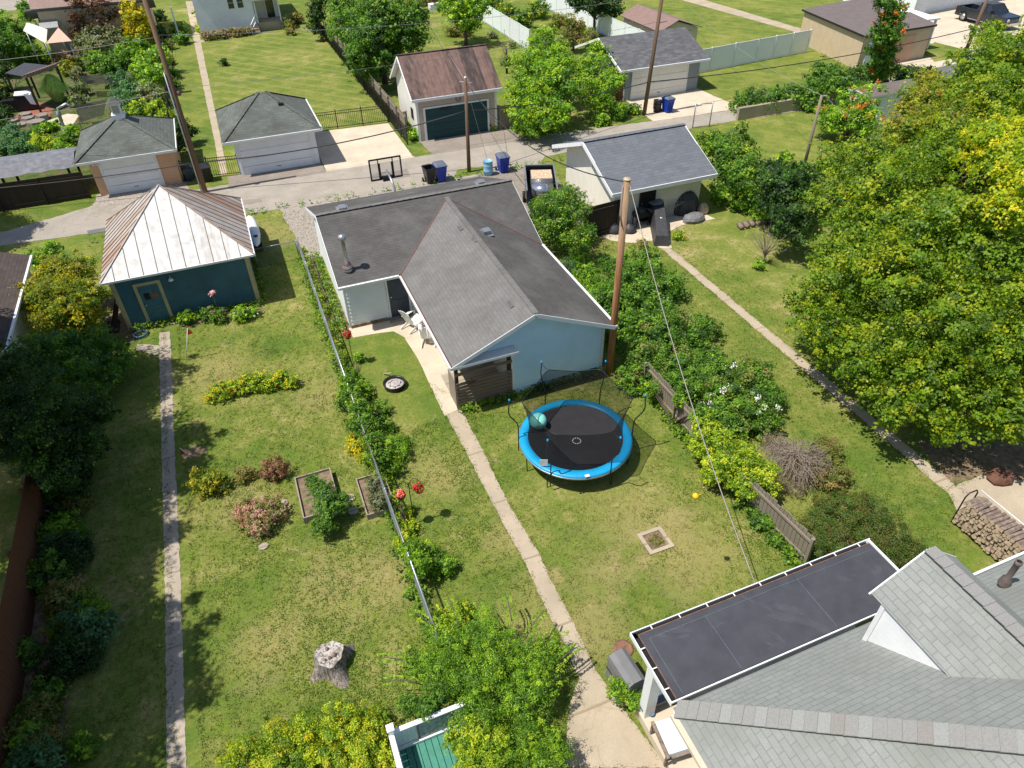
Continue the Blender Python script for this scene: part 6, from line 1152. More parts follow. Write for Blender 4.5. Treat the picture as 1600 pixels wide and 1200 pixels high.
mb.box(-2.85, -.55, -.9, .9, .62, .68); mb.box(-2.88, -2.8, -.9, .9, .5, 1.2); mb.box(-.6, -.5, -.9, .9, .6, 1.25); extr(mb, [(1.05, .5), (2.88, .5), (2.9, .95), (2.75, 1.12), (1.05, 1.24)], -.9, .9); mb.box(-.5, 1.05, -.9, .9, .45, 1.2)
mb.build('body', M['navy'], t); mb = MB(); vs = [(-.6, -.9, 1.22), (1.35, -.9, 1.22), (1.35, .9, 1.22), (-.6, .9, 1.22), (-.4, -.72, 1.85), (.65, -.72, 1.85), (.65, .72, 1.85), (-.4, .72, 1.85)]; mb.mesh(vs, [(4, 5, 6, 7), (0, 1, 5, 4), (1, 2, 6, 5), (2, 3, 7, 6), (3, 0, 4, 7)]); mb.build('windows', M['glass'], t)
mb = MB(); mb.slab([(-.42, -.73, 1.88), (.67, -.73, 1.88), (.67, .73, 1.88), (-.42, .73, 1.88)], .05)
for s in (-1, 1): mb.bar((-.6, s*.9, 1.22), (-.4, s*.73, 1.86), .08); mb.bar((1.35, s*.9, 1.22), (.65, s*.73, 1.86), .07); mb.bar((.3, s*.91, 1.22), (.2, s*.74, 1.86), .08)
mb.build('cab_roof', M['navy'], t)
for x in (-1.85, 1.85):
    for s in (-1, 1):
        mb = MB(); mb.tube([(x, s*.98, .4), (x, s*.72, .4)], .4, 20); w_ = mb.build('wheel', M['tyre'], t); mb = MB(); mb.tube([(x, s*.99, .4), (x, s*.95, .4)], .26, 16); mb.build('rim', M['rim'], w_)
mb = MB(); mb.box(-2.98, -2.85, -.9, .9, .45, .65); mb.box(2.85, 3.0, -.9, .9, .4, .65); mb.build('bumper', M['chrome'], t)
for s in (-1, 1): mb = MB(); mb.box(-2.9, -2.86, s*.93-.05, s*.93+.05, .8, 1.15); mb.build('tail_light', M['red'], t); mb = MB(); mb.box(2.84, 2.92, s*.75-.12, s*.75+.12, .8, 1.0); mb.build('headlight', M['white'], t); mb = MB(); mb.box(.95, 1.1, s*1.0-.1, s*1.0+.1, 1.2, 1.4); mb.build('mirror', M['navy'], t)
mb = MB(); mb.box(-1.2, 1.3, -1.08, -.98, .38, .43); mb.build('side_step', M['chrome'], t)
# ------------------------------------------------------------ trees, shrubs and flowers
T = tree_obj
# the big maples at right
T('maple_tree', 'big yellow green maple whose low branches hang over the right walkway', 'tree',
  [(1300, 520, 52, 2.6), (1345, 455, 76, 3.2), (1352, 585, 38, 2.3), (1400, 640, 32, 2.2), (1400, 545, 72, 3.2), (1480, 655, 38, 2.0), (1450, 605, 58, 2.8), (1530, 620, 61, 2.6), (1590, 645, 47, 2.7), (1650, 620, 54, 3), (1420, 430, 88, 4.6), (1510, 490, 88, 4.6), (1600, 560, 79, 3.8), (1270, 470, 36, 2.8), (1560, 410, 72, 5.4), (1650, 470, 90, 5)],
  'maple', 4.0, trunk=(22.8, 13.8, 'w'), cover=2.0, clump=.17, ragged=2.4, part='crown', stem='trunk', inner=.1, aspect=.8)
T('maple_tree', 'green maple above the first, spreading left to the slim grey pole', 'tree',
  [(1360, 270, 58, 4.2), (1420, 310, 75, 5.4), (1350, 350, 55, 4.2), (1310, 400, 39, 3.4), (1480, 250, 66, 5.6), (1480, 360, 75, 6), (1320, 250, 35, 3.5), (1550, 330, 62, 6), (1300, 310, 32, 3.2), (1560, 250, 70, 6)],
  'maple', 4.0, trunk=(29.5, 24, 'w'), cover=1.9, clump=.18, ragged=2.3, part='crown', stem='trunk', inner=.1, aspect=.8)
T('maple_tree', 'golden yellow maple at the right edge of the view', 'tree', [(1565, 235, 50, 8), (1610, 290, 62, 8), (1580, 210, 40, 7.6), (1640, 230, 70, 8.5), (1590, 330, 40, 7.4), (1530, 215, 28, 7.2)], 'goldmaple', 4.2, trunk=(33, 26.5, 'w'), cover=2.4, clump=.22, ragged=1.5, part='crown', stem='trunk', accent='maple', aspect=.8)
T('maple_tree', 'olive tinged maple just right of the half hidden white shed', 'tree', [(1440, 165, 46, 5), (1420, 205, 40, 4.6), (1475, 195, 42, 5), (1450, 130, 26, 4.8)], 'yellowgreen', 3.8, trunk=(40.5, 30.5, 'w'), cover=2.3, part='crown', stem='trunk', ragged=1.4)
T('maple_tree', 'tall green maple in front of the pickup at the top right', 'tree', [(1560, 90, 55, 5.5), (1535, 150, 55, 5), (1590, 150, 60, 6), (1610, 90, 60, 6.5), (1545, 50, 26, 5.5), (1500, 190, 32, 4.4), (1520, 110, 36, 5)], 'maple', 3.8, trunk=(47, 31, 'w'), cover=2.3, clump=.22, ragged=1.5, part='crown', stem='trunk')
# between white garage and maples
T('tree', 'dark rounded tree at the right corner of the white garage', 'tree', [(1140, 240, 42, 2.2), (1165, 280, 36, 1.8), (1110, 225, 24, 1.8)], 'green', 3.6, accent='lime', part='crown', stem='trunk')
T('tree', 'dark green tree filling the gap between white garage and maples', 'tree', [(1222, 300, 46, 2.2), (1240, 345, 36, 2), (1200, 270, 26, 2), (1255, 280, 30, 2.5)], 'dark', 3.6, accent='green', part='crown', stem='trunk')
T('shrub', 'leafy green shrub right of the plastic covered heap', 'shrub', [(1130, 305, 20), (1160, 320, 18), (1190, 335, 16)], 'bright', 3.4)
c = G(1192, 412); t = thing('bare_shrub', 'nearly leafless grey twiggy shrub in the right lawn', 'shrub', tuple(c)); mb = MB(); mb.tube([c, c+Vector((0, 0, .6))], [.05, .035], 7)
for k in range(26):
    a = k*2.4; r = random.uniform(.3, 1.1); h = random.uniform(1.0, 2.2); s0 = c+Vector((0, 0, random.uniform(.3, .6))); m_ = c+Vector((r*.4*math.cos(a), r*.4*math.sin(a), h*.6)); e_ = c+Vector((r*math.cos(a), r*math.sin(a), h)); mb.tube([s0, m_, e_], [.022, .014, .006], 5, cap=False)
    for q in range(3): f_ = m_+(e_-m_)*(.3*q+.2); mb.tube([f_, f_+Vector((random.uniform(-.3, .3), random.uniform(-.3, .3), random.uniform(.1, .35)))], [.008, .004], 4, cap=False)
mb.build('branches', M['deadwood'], t)
T('shrub', 'yellow green tuft at the foot of the bare twiggy shrub', 'shrub', [(1188, 415, 9)], 'bright', 2.6)
T('ivy', 'dark ivy hanging over the low concrete alley wall', 'ivy', [(1165, 160, 22), (1200, 155, 24), (1235, 152, 22), (1270, 158, 20)], 'green', 3.2, accent='greygreen')
T('shrub', 'tall dark shrub with light tips behind the ivy wall', 'shrub', [(1290, 120, 28, 1.6), (1270, 140, 20, 1.2), (1320, 130, 26, 1.6)], 'green', 3.2)
T('trumpet_vine', 'orange flowered trumpet vine along the wall before the tan garage', 'vine', [(1330, 165, 30, 1.8), (1300, 185, 26, 1.4), (1360, 150, 24, 1.8), (1350, 185, 26, 1.8)], 'bright', 3.2, flowers=('orange', 7, .22))
T('trumpet_vine', 'tall column of orange flowered vine climbing a pole before tan garage', 'vine', [(1393, 20, 22, 6.2), (1385, 50, 26, 5), (1380, 80, 25, 3.6), (1378, 108, 24, 2.2), (1385, 0, 18, 7)], 'green', 3.2, flowers=('orange', 6, .25), trunk=(1378, 130))
T('shrub', 'dark shrub right of the vine covered pole', 'shrub', [(1410, 125, 22, 1.2), (1440, 120, 22, 1.2), (1345, 118, 18, 1)], 'dark', 3.2, accent='bright')
T('shrub', 'loose green shrub under the slim grey pole', 'shrub', [(1250, 270, 16), (1290, 260, 16), (1225, 250, 14)], 'bright', 3.2)
# row behind the trampoline / right of main roof
T('tree', 'bushy willow like tree between the L shaped roof and white garage', 'tree', [(868, 345, 44, 1.8), (890, 325, 34, 2), (850, 325, 26, 1.8), (905, 370, 28, 1.4), (880, 305, 24, 2.2)], 'green', 3.4, accent='lime', part='crown', stem='trunk', aspect=.4)
T('shrub', 'fine blue green grassy clump at the roof edge', 'shrub', [(886, 415, 15)], 'bluegreen', 2.6, aspect=.25)
T('shrub', 'yellow green bush left of the orange pole by the roof edge', 'shrub', [(915, 430, 22), (925, 460, 22), (905, 405, 14)], 'bright', 3.)
T('shrub', 'large dark green bush directly behind the orange pole', 'shrub', [(970, 435, 41), (1005, 420, 34), (960, 475, 41), (1000, 465, 43), (1040, 450, 30), (1020, 500, 39), (975, 515, 34)], 'green', 3.4, accent='bright', ragged=1.4)
T('shrub', 'broad olive bush with reddish tips right of the orange pole', 'shrub', [(1050, 530, 46), (1085, 545, 39), (1010, 560, 41), (1050, 580, 39), (990, 590, 28), (1100, 515, 28)], 'green', 3.2, accent='olive', ragged=1.3)
T('shrub', 'small bright shrub between orange pole and trampoline', 'shrub', [(975, 600, 13), (940, 568, 9), (995, 610, 12)], 'bright', 3.)
T('crape_myrtle', 'wide flowering bush with white blossom heads beside the board fence', 'flowering shrub', [(1130, 610, 46), (1170, 600, 43), (1195, 625, 36), (1150, 645, 41), (1110, 640, 31), (1190, 655, 31)], 'green', 3.2, accent='olive', flowers=('white', 4, .15), ragged=1.5)
T('shrub', 'vivid lime green bush spilling over the broken board fence', 'shrub', [(1112, 692, 30, 1.2), (1145, 715, 39, 1.2), (1185, 745, 34, 1.0), (1125, 735, 30, 0.8), (1100, 668, 21, 1.2), (1165, 762, 23, 0.8), (1095, 700, 18, 0.8)], 'lime', 2.9, accent='bright')
t = T('weeping_shrub', 'dead looking grey brown weeping shrub between lime bush and lawn', 'shrub', [(1225, 700, 28), (1250, 730, 28), (1200, 690, 18), (1240, 760, 22)], 'dead', 2.2, droop=.8, aspect=.2, cover=1.5)
mb = MB(); c0 = G(1232, 745); top = c0+Vector((0, 0, 1.15))
for k in range(430):
    a = random.uniform(0, 6.3); ro = random.uniform(0, .75); s0 = top+Vector((ro*math.cos(a)*1.2, ro*math.sin(a), random.uniform(-.3, .12)-ro*.25)); a += random.uniform(-.9, .9); r = random.uniform(.15, .6); d_ = Vector((math.cos(a), math.sin(a), 0)); e_ = random.uniform(-.6, -.15)
    mb.tube([s0, s0+d_*r*.5+Vector((0, 0, random.uniform(.0, .12))), s0+d_*r+Vector((random.uniform(-.1, .1), random.uniform(-.1, .1), e_*.5)), s0+d_*r*1.15+Vector((random.uniform(-.1, .1), random.uniform(-.1, .1), e_))], [.009, .007, .005, .003], 4, cap=False)
mb.build('twigs', M['deadwood'], t)
T('vine', 'leafy creeper over the upper end of the grey board fence', 'vine', [(1018, 606, 11, .9), (1095, 652, 16, 1.2), (1060, 625, 11, 1.2)], 'bright', 2.8)
T('shrub', 'dense green undergrowth between the olive bush and white blossom bush', 'shrub', [(1075, 605, 29, 1.0), (1095, 580, 29, 1.0), (1120, 570, 24, 1.0), (1130, 660, 29, 0.8)], 'green', 3., accent='bright')
T('shrub', 'brown and orange tinged bush right of the weeping shrub', 'shrub', [(1290, 710, 28), (1300, 745, 30), (1270, 735, 23)], 'olive', 2.6, accent='brownred')
T('juniper', 'wide low dark juniper behind the flat black porch roof', 'juniper', [(1300, 810, 48, None, 0.6), (1350, 800, 46, None, 0.6), (1330, 850, 53, None, 0.6), (1390, 840, 46, None, 0.6), (1280, 845, 37, None, 0.6), (1420, 870, 33, None, 0.6), (1370, 880, 40, None, 0.6)], 'juniper', 2.3, accent='olive', aspect=.35)
T('vine', 'green creeper at the foot of the board fence near porch roof', 'vine', [(1195, 815, 18), (1210, 840, 14), (1180, 800, 12)], 'green', 2.8)
# weeds round main building
for i, (px, py, r) in enumerate(((548, 600, 8), (842, 600, 7), (736, 626, 6), (770, 615, 5))): T('weed', ['weed tuft at fence below the red basket', 'weed tuft where siding meets the trampoline leg', 'weed tuft under the slat screen, left one', 'weed tuft under the slat screen, right one'][i], 'weed', [(px, py, r)], 'bright', 2.6, group='weed tufts')
# vines on the chain link fence
T('vine', 'climbing vine at the upper part of the chain link fence', 'vine', [(548, 590, 16), (560, 560, 9), (566, 610, 16), (540, 612, 12)], 'bright', 2.8)
T('vine', 'thin yellow green weeds climbing the upper chain link fence', 'vine', [(472, 390, 6), (482, 415, 7), (490, 440, 6), (500, 465, 8), (508, 490, 7), (518, 515, 8), (528, 540, 8), (536, 560, 8)], 'lime', 2.4, cover=2.)
T('vine', 'broad grey green bramble mass on the chain link fence', 'vine', [(546, 598, 15, 1.), (553, 618, 18, 1.), (562, 640, 20, 1.), (572, 662, 20, 1.), (582, 688, 18, 1.), (592, 712, 17, .9), (540, 628, 16), (590, 640, 17), (600, 665, 17), (560, 660, 20)], 'green', 2.8, accent='lime', ragged=1.5)
T('vine', 'vine with bright yellow leaves on the left of the fence growth', 'vine', [(553, 700, 14), (565, 715, 10), (548, 685, 8)], 'gold', 2.9, accent='lime')
T('vine', 'feathery sumac like sapling arching right from the fence growth', 'vine', [(605, 690, 24), (620, 705, 22), (590, 715, 24), (610, 735, 18), (632, 690, 12), (600, 745, 14)], 'bright', 3., aspect=.35, ragged=1.6)
T('vine', 'thin creeper on the fence beside the coral baskets', 'vine', [(622, 775, 9, .9), (634, 800, 13), (640, 825, 15), (630, 842, 13, .9)], 'lime', 2.8)
T('shrub', 'leafy bush growing over the fence below the flower baskets', 'shrub', [(646, 858, 20, 1.), (655, 882, 19, .9), (668, 868, 22), (682, 880, 24), (695, 885, 18)], 'bright', 3., accent='green')
# flower beds and shrubs in the left lawn
T('flower_bed', 'long bed of yellow and orange flowering plants in the left lawn', 'flower bed', [(345, 612, 17), (365, 605, 17), (388, 600, 17), (412, 597, 18), (435, 592, 17), (455, 598, 12), (330, 622, 10)], 'lime', 2.8, flowers=('yellowf', 6, .1), accent='bright')
T('shrub', 'small yellow green shrub nearest the left walkway', 'shrub', [(325, 752, 26), (345, 762, 13)], 'yellowgreen', 2.8, accent='gold')
T('shrub', 'small mottled shrub between yellow shrub and brown shrub', 'shrub', [(381, 742, 15)], 'olive', 2.8, accent='brownred')
T('shrub', 'small round reddish brown shrub, rightmost of its row', 'shrub', [(428, 732, 21)], 'brownred', 2.6)
T('hydrangea', 'round bush of pinkish brown flower heads below the row', 'flowering shrub', [(392, 800, 26), (418, 800, 26), (405, 818, 24)], 'pinkgreen', 2.8)
T('tomato_plants', 'tangle of dark green tomato plants filling the raised bed', 'vegetable plants', [(500, 765, 20, .8), (510, 790, 24, .8), (530, 785, 18, .7), (505, 820, 18, .6), (490, 750, 12, .9)], 'green', 2.6, accent='bluegreen', ragged=1.5)
T('herbs', 'grey green herb clump in the raised bed by the fence', 'herbs', [(590, 782, 17, .5), (584, 755, 14, .5)], 'greygreen', 2.4)
T('shrub', 'bright green low bush right of the teal shed door', 'shrub', [(294, 496, 14)], 'bright', 2.8)
T('shrub', 'rose bush with pale blooms against the teal shed', 'flowering shrub', [(328, 490, 15), (345, 495, 13)], 'green', 2.8, flowers=('pinkf', 4, .08))
T('shrub', 'small leafy plant at the right corner of the teal shed', 'shrub', [(376, 492, 14), (395, 488, 11)], 'bright', 2.8, flowers=('white', 2, .06))
c = G(343, 492); t = thing('cleome', 'single tall pale pink bloom on a stalk before the teal shed', 'flower', tuple(c)); mb = MB(); mb.tube([c, c+Vector((0, 0, 1.1))], .012, 5); mb.build('stalk', M['bark'], t); V, C = foliage([(tuple(c+Vector((0, 0, 1.15))), np.array([.13, .13, .1]))], .06, 'pinkf', 3.); quad_object('bloom', V, C, M['petal'], t)
# left edge: viburnum and dark trees
T('viburnum', 'big rounded shrub with yellow leaves left of the teal shed', 'shrub', [(85, 430, 36, 1.8), (120, 425, 32, 1.8), (70, 470, 40, 1.8), (110, 470, 42, 2), (90, 500, 34, 1.6), (140, 460, 28, 1.6), (135, 495, 26, 1.3)], 'yellowgreen', 3.2, accent='gold', ragged=1.3)
T('shrub', 'light green sapling rising above the yellow leaved shrub', 'shrub', [(85, 390, 15, 1.6), (55, 405, 18, 1.4)], 'bright', 3.)
T('lilac', 'dark green spreading shrub below the yellow leaved one', 'shrub', [(100, 545, 40, 1.6), (150, 545, 36, 1.4), (60, 560, 44, 1.9), (180, 560, 26, 1.), (120, 580, 40, 1.5), (160, 590, 26, 1.)], 'green', 3.3, accent='bluegreen')
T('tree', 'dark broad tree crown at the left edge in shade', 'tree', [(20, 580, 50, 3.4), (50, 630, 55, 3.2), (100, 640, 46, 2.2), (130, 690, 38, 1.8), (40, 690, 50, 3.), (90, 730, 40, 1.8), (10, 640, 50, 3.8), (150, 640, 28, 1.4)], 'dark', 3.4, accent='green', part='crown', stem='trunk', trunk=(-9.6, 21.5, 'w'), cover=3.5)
# a row of tall trees just west of the frame: their shade falls across the left lawn
for i, (x, y, z, r) in enumerate(((-12.2, 24.8, 8.4, 3.2), (-11.8, 20.8, 9.2, 3.0), (-12.1, 17.0, 9.2, 2.8), (-11.7, 14.3, 9.0, 2.7), (-11.8, 11.2, 9.0, 2.7), (-12.0, 7.6, 8.4, 2.4), (-17.5, 42.5, 6.5, 2.6))):
    t = thing('tall_tree', ['tall dark tree past the left edge, beside the pale brown roofed garage', 'tall tree past the left edge, shading the walkway most', 'tall tree past the left edge behind the red brown fence top', 'tall tree past the fence between its two tall neighbours, middle of the fence', 'tall tree beyond the red brown fence, lower left', 'tall tree beyond the fence at the bottom left corner', 'tall tree at the alley past the left edge casting shade on it'][i], 'tree', (x, y, 0), 0, 'tall trees west of the lawn')
    bl = [((x+random.uniform(-.6, .6)*r, y+random.uniform(-.6, .6)*r, z+random.uniform(-.35, .3)*r), np.array([.62*r, .62*r, .5*r])*random.uniform(.8, 1.1)) for _ in range(8)]
    V, C = foliage(bl, .16, 'dark', 3.4, accent='green', ragged=1.2); quad_object('crown', V, C, M['leaf'], t); mb = MB(); mb.tube([(x, y, -.1), (x+.1, y, z*.5), (x, y, z)], [.3, .22, .1], 10)
    for b in bl: mb.tube([(x, y, z*.55), b[0]], [.1, .03], 6)
    mb.build('trunk', M['bark'], t)
# border along the red brown fence
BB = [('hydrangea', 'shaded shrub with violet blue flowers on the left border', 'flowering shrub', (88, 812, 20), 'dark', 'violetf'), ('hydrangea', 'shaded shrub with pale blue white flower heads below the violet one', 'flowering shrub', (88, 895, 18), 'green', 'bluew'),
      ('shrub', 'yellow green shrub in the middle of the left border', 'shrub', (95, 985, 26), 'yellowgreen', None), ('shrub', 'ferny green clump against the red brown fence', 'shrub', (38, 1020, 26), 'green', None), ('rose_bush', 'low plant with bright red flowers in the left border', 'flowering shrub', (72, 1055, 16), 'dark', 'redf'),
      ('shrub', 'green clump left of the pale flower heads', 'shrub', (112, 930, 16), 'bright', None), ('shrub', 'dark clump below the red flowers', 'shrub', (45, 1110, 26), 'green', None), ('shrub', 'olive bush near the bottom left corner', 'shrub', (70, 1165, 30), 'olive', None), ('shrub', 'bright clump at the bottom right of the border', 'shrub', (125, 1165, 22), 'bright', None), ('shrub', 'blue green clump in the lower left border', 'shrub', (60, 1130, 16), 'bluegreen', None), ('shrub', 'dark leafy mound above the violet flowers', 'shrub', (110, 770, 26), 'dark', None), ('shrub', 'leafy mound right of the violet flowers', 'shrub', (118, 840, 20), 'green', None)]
for k_ in range(22):
    y_ = 5.6+k_*.72; x_ = -7.75+random.uniform(-.6, .55); r_ = random.uniform(.38, .62); bl = [((x_+random.uniform(-.3, .3), y_+random.uniform(-.3, .3), r_*.7), np.array([r_, r_, r_*.8])) for _ in range(2)]
    t = thing('border_plant', '%s leafy %s plant along the red brown fence, counted from the bottom edge' % (ORD[k_], ('mid green', 'dark', 'blue green', 'bright', 'olive')[k_ % 5]), 'border plant', (x_, y_, 0), 0, 'shaded plants of the left border'); V, C = foliage(bl, .07 if k_ % 2 else .11, ('green', 'dark', 'bluegreen', 'bright', 'olive')[k_ % 5], 2.8); quad_object('foliage', V, C, M['leaf'], t); mb = MB(); mb.tube([(x_, y_, 0), (x_, y_, r_*.8)], [.025, .01], 5); mb.build('stem', M['bark'], t)
for nm, lb, ct, (px, py, r), pl, fl in BB: T(nm, lb, ct, [(px, py, r), (px+r*.5, py+r*.3, r*.6)], pl, 3., flowers=(fl, 7, .07) if fl else None)
# bottom hedge and thicket
T('hedge', 'yellow green privet hedge along the bottom edge', 'hedge', [(380, 1185, 36), (430, 1165, 38), (480, 1150, 38), (530, 1140, 38), (575, 1140, 36), (600, 1185, 26), (440, 1210, 36), (500, 1200, 40), (560, 1190, 38)], 'lime', 2.7, accent='gold', ragged=1.2)
T('locust_sapling', 'dense feathery green thicket left of the lower walkway', 'shrub', [(700, 1010, 44, 1.0), (760, 1000, 46, 1.2), (800, 1030, 46, 1.2), (840, 1050, 40, 1.1), (760, 1060, 50, 1.3), (700, 1060, 44, 1.1), (820, 1090, 46, 1.2), (750, 1110, 40, 1.3), (860, 1010, 28, .8), (655, 1035, 30, .8)], 'bright', 3.1, accent='green', aspect=.34, ragged=2.2, clump=.2, cover=2.6)
for i_, (px, py, qx, qy) in enumerate(((650, 1040, 588, 1028), (690, 990, 640, 955), (760, 980, 745, 940), (820, 1000, 850, 955), (870, 1040, 905, 1010), (660, 1070, 600, 1065), (800, 970, 790, 930), (720, 985, 700, 935))):
    a, e = G(px, py, .9), G(qx, qy, 1.0); t = thing('arching_branch', ('leftmost upper', 'upper left', 'topmost middle', 'upper right', 'right hand', 'lowest left', 'second topmost', 'top left')[i_]+' leafy branch arching out of the feathery thicket', 'branch', tuple(a), 0, 'branches arching from the thicket'); m_ = a*.5+e*.5+Vector((0, 0, .3)); mb = MB(); pts = [a.lerp(m_, k/4).lerp(m_.lerp(e, k/4), k/4) for k in range(5)]; mb.tube(pts, [.02, .016, .013, .01, .006], 5); mb.build('stem', M['bark'], t); P_ = []
    for k in range(46): q = k/45; p = a.lerp(m_, q).lerp(m_.lerp(e, q), q); s_ = (e-a).cross(Vector((0, 0, 1))).normalized()*(.09*(1 if k % 2 else -1)); P_.append(p+s_)
    P_ = np.array([tuple(p) for p in P_]); nn = np.tile(np.array([0, 0, 1.]), (len(P_), 1))+RNG.normal(0, .3, (len(P_), 3)); nn /= np.linalg.norm(nn, axis=1)[:, None]; V, C = leaves(P_, nn, np.full(len(P_), .12), np.array(PAL['bright'])[RNG.integers(0, 4, len(P_))]*1.4, .4); quad_object('foliage', V, C, M['leaf'], t)
T('shrub', 'bright yellow green sprouts where the chain link fence ends', 'shrub', [(690, 970, 22), (720, 960, 20), (700, 990, 18)], 'lime', 3.2)
T('sumac', 'long leaved sumac at the bottom beside the walkway', 'shrub', [(830, 1150, 34, .9), (870, 1165, 28, .9), (800, 1180, 34, 1.), (850, 1195, 34, 1.)], 'bright', 3.4, aspect=.28, ragged=1.6)
T('shrub', 'green thicket immediately right of the white deck', 'shrub', [(725, 1150, 30, 1.4), (760, 1170, 34, 1.3), (745, 1200, 34, 1.3)], 'lime', 2.7, accent='bright')
T('ivy', 'dark leaved sprig draped over the white deck post', 'vine', [(640, 1100, 20, 1.3), (680, 1090, 22, 1.4), (665, 1110, 14, 1.6)], 'green', 2.7)
T('shrub', 'fresh green bush between the covered grill and white column', 'shrub', [(966, 1080, 19, .7), (988, 1094, 15, .55), (975, 1072, 14, .85), (1000, 1088, 9, .6)], 'bright', 3., accent='lime')
# lilies by the white garage
T('lily', 'small clump of yellow lilies right of the dark covered bench', 'flower clump', [(1060, 368, 9)], 'bright', 2.4, flowers=('yellowf', 5, .12)); T('lily', 'small faded flower clump on the curved pad', 'flower clump', [(1003, 382, 10)], 'olive', 2.4, flowers=('yellowf', 2, .12))
# along the alley, top
T('tree', 'light green tree with pale tips left of the grey garage', 'tree', [(830, 100, 34, 3), (860, 130, 44, 3), (820, 150, 36, 2.4), (850, 175, 40, 2), (875, 95, 28, 3.4), (850, 65, 24, 3.6), (820, 190, 22, 1.2)], 'bright', 3.2, accent='lime', part='crown', stem='trunk', ragged=1.4)
T('tree', 'airy pale green tree against the grey garage gable', 'tree', [(925, 105, 28, 2.6), (950, 130, 26, 2.2), (915, 140, 26, 2), (935, 80, 18, 3.2), (940, 160, 20, 1.2)], 'bright', 3., accent='lime', part='crown', stem='trunk', ragged=1.5, cover=2.)
T('shrub', 'weeds at the verge below the airy tree', 'shrub', [(965, 175, 16), (940, 185, 14), (990, 172, 9)], 'bright', 3.)
T('shrub', 'olive shrub behind the light green tree', 'shrub', [(895, 45, 22, 2), (920, 60, 16, 1.6), (875, 35, 16, 2)], 'olive', 3.)
T('shrub', 'small ivy bush at the left corner of the pinkish garage', 'shrub', [(650, 195, 12), (648, 210, 12), (640, 200, 8)], 'bright', 2.8)
T('shrub', 'weed at the right of the dark green garage door', 'shrub', [(770, 198, 7)], 'bright', 2.6)
T('tree', 'big deep green tree behind the striped lawn fence', 'tree', [(540, 40, 34, 4.2), (580, 60, 40, 4), (620, 40, 36, 4.5), (590, 20, 34, 5.4), (640, 60, 30, 3.4), (560, 90, 26, 2.6), (585, 105, 22, 1.8), (650, 20, 24, 4.8), (540, 10, 26, 5), (610, 85, 24, 2)], 'green', 3.4, accent='dark', part='crown', stem='trunk', ragged=1.5)
T('tree', 'dark narrow tree at the far corner of the striped lawn', 'tree', [(495, 20, 16, 2.6), (492, 40, 13, 1.4), (500, 2, 16, 3.6)], 'dark', 3.2, accent='green', part='crown', stem='trunk')
T('tree', 'yellow green tree right of the brick house corner', 'tree', [(720, 20, 26, 3), (745, 10, 22, 3.4), (700, 5, 20, 3.6), (735, 35, 18, 1.6)], 'bright', 3.2, accent='lime', part='crown', stem='trunk')
T('shrub', 'rounded dark shrub at the end of the pale vinyl fence', 'shrub', [(708, 48, 12), (725, 50, 10)], 'olive', 3.)
T('shrub', 'ornamental bushes inside the pale vinyl fence', 'shrub', [(790, 20, 18), (815, 30, 18), (840, 15, 18), (800, 45, 12), (770, 5, 16)], 'green', 3., accent='gold')
T('shrub', 'weeds climbing the pale vinyl fence', 'shrub', [(770, 55, 7), (790, 95, 9), (800, 70, 7)], 'greygreen', 2.6)
T('tree', 'dark tree along the top edge behind the small cream shed', 'tree', [(930, 5, 22, 3), (955, 10, 20, 2.5), (905, -5, 22, 3.5)], 'dark', 3.2, part='crown', stem='trunk')
T('shrub', 'tiny dark shrub alone in the striped lawn', 'shrub', [(350, 98, 7)], 'dark', 2.6)
T('flower_bed', 'bed of pink flowering bushes against the white house', 'flower bed', [(322, 57, 8), (335, 56, 8), (350, 54, 8), (365, 52, 8), (378, 50, 8), (390, 49, 7)], 'olive', 2.6, flowers=('pinkf', 9, .2))
T('shrub', 'dark clipped bushes behind the pink flowers', 'shrub', [(345, 48, 6), (362, 46, 6), (382, 44, 6)], 'dark', 2.6)
T('shrub', 'yellow green shrubs right of the white house porch', 'shrub', [(450, 38, 10), (462, 30, 10), (455, 48, 8)], 'olive', 2.8)
T('shrub', 'large dark shrub left of the far walkway', 'shrub', [(280, 45, 14), (285, 60, 12)], 'green', 3.)
T('shrub', 'yellow shrub at the corner beside the white house', 'shrub', [(308, 20, 7), (311, 45, 7)], 'lime', 2.6)
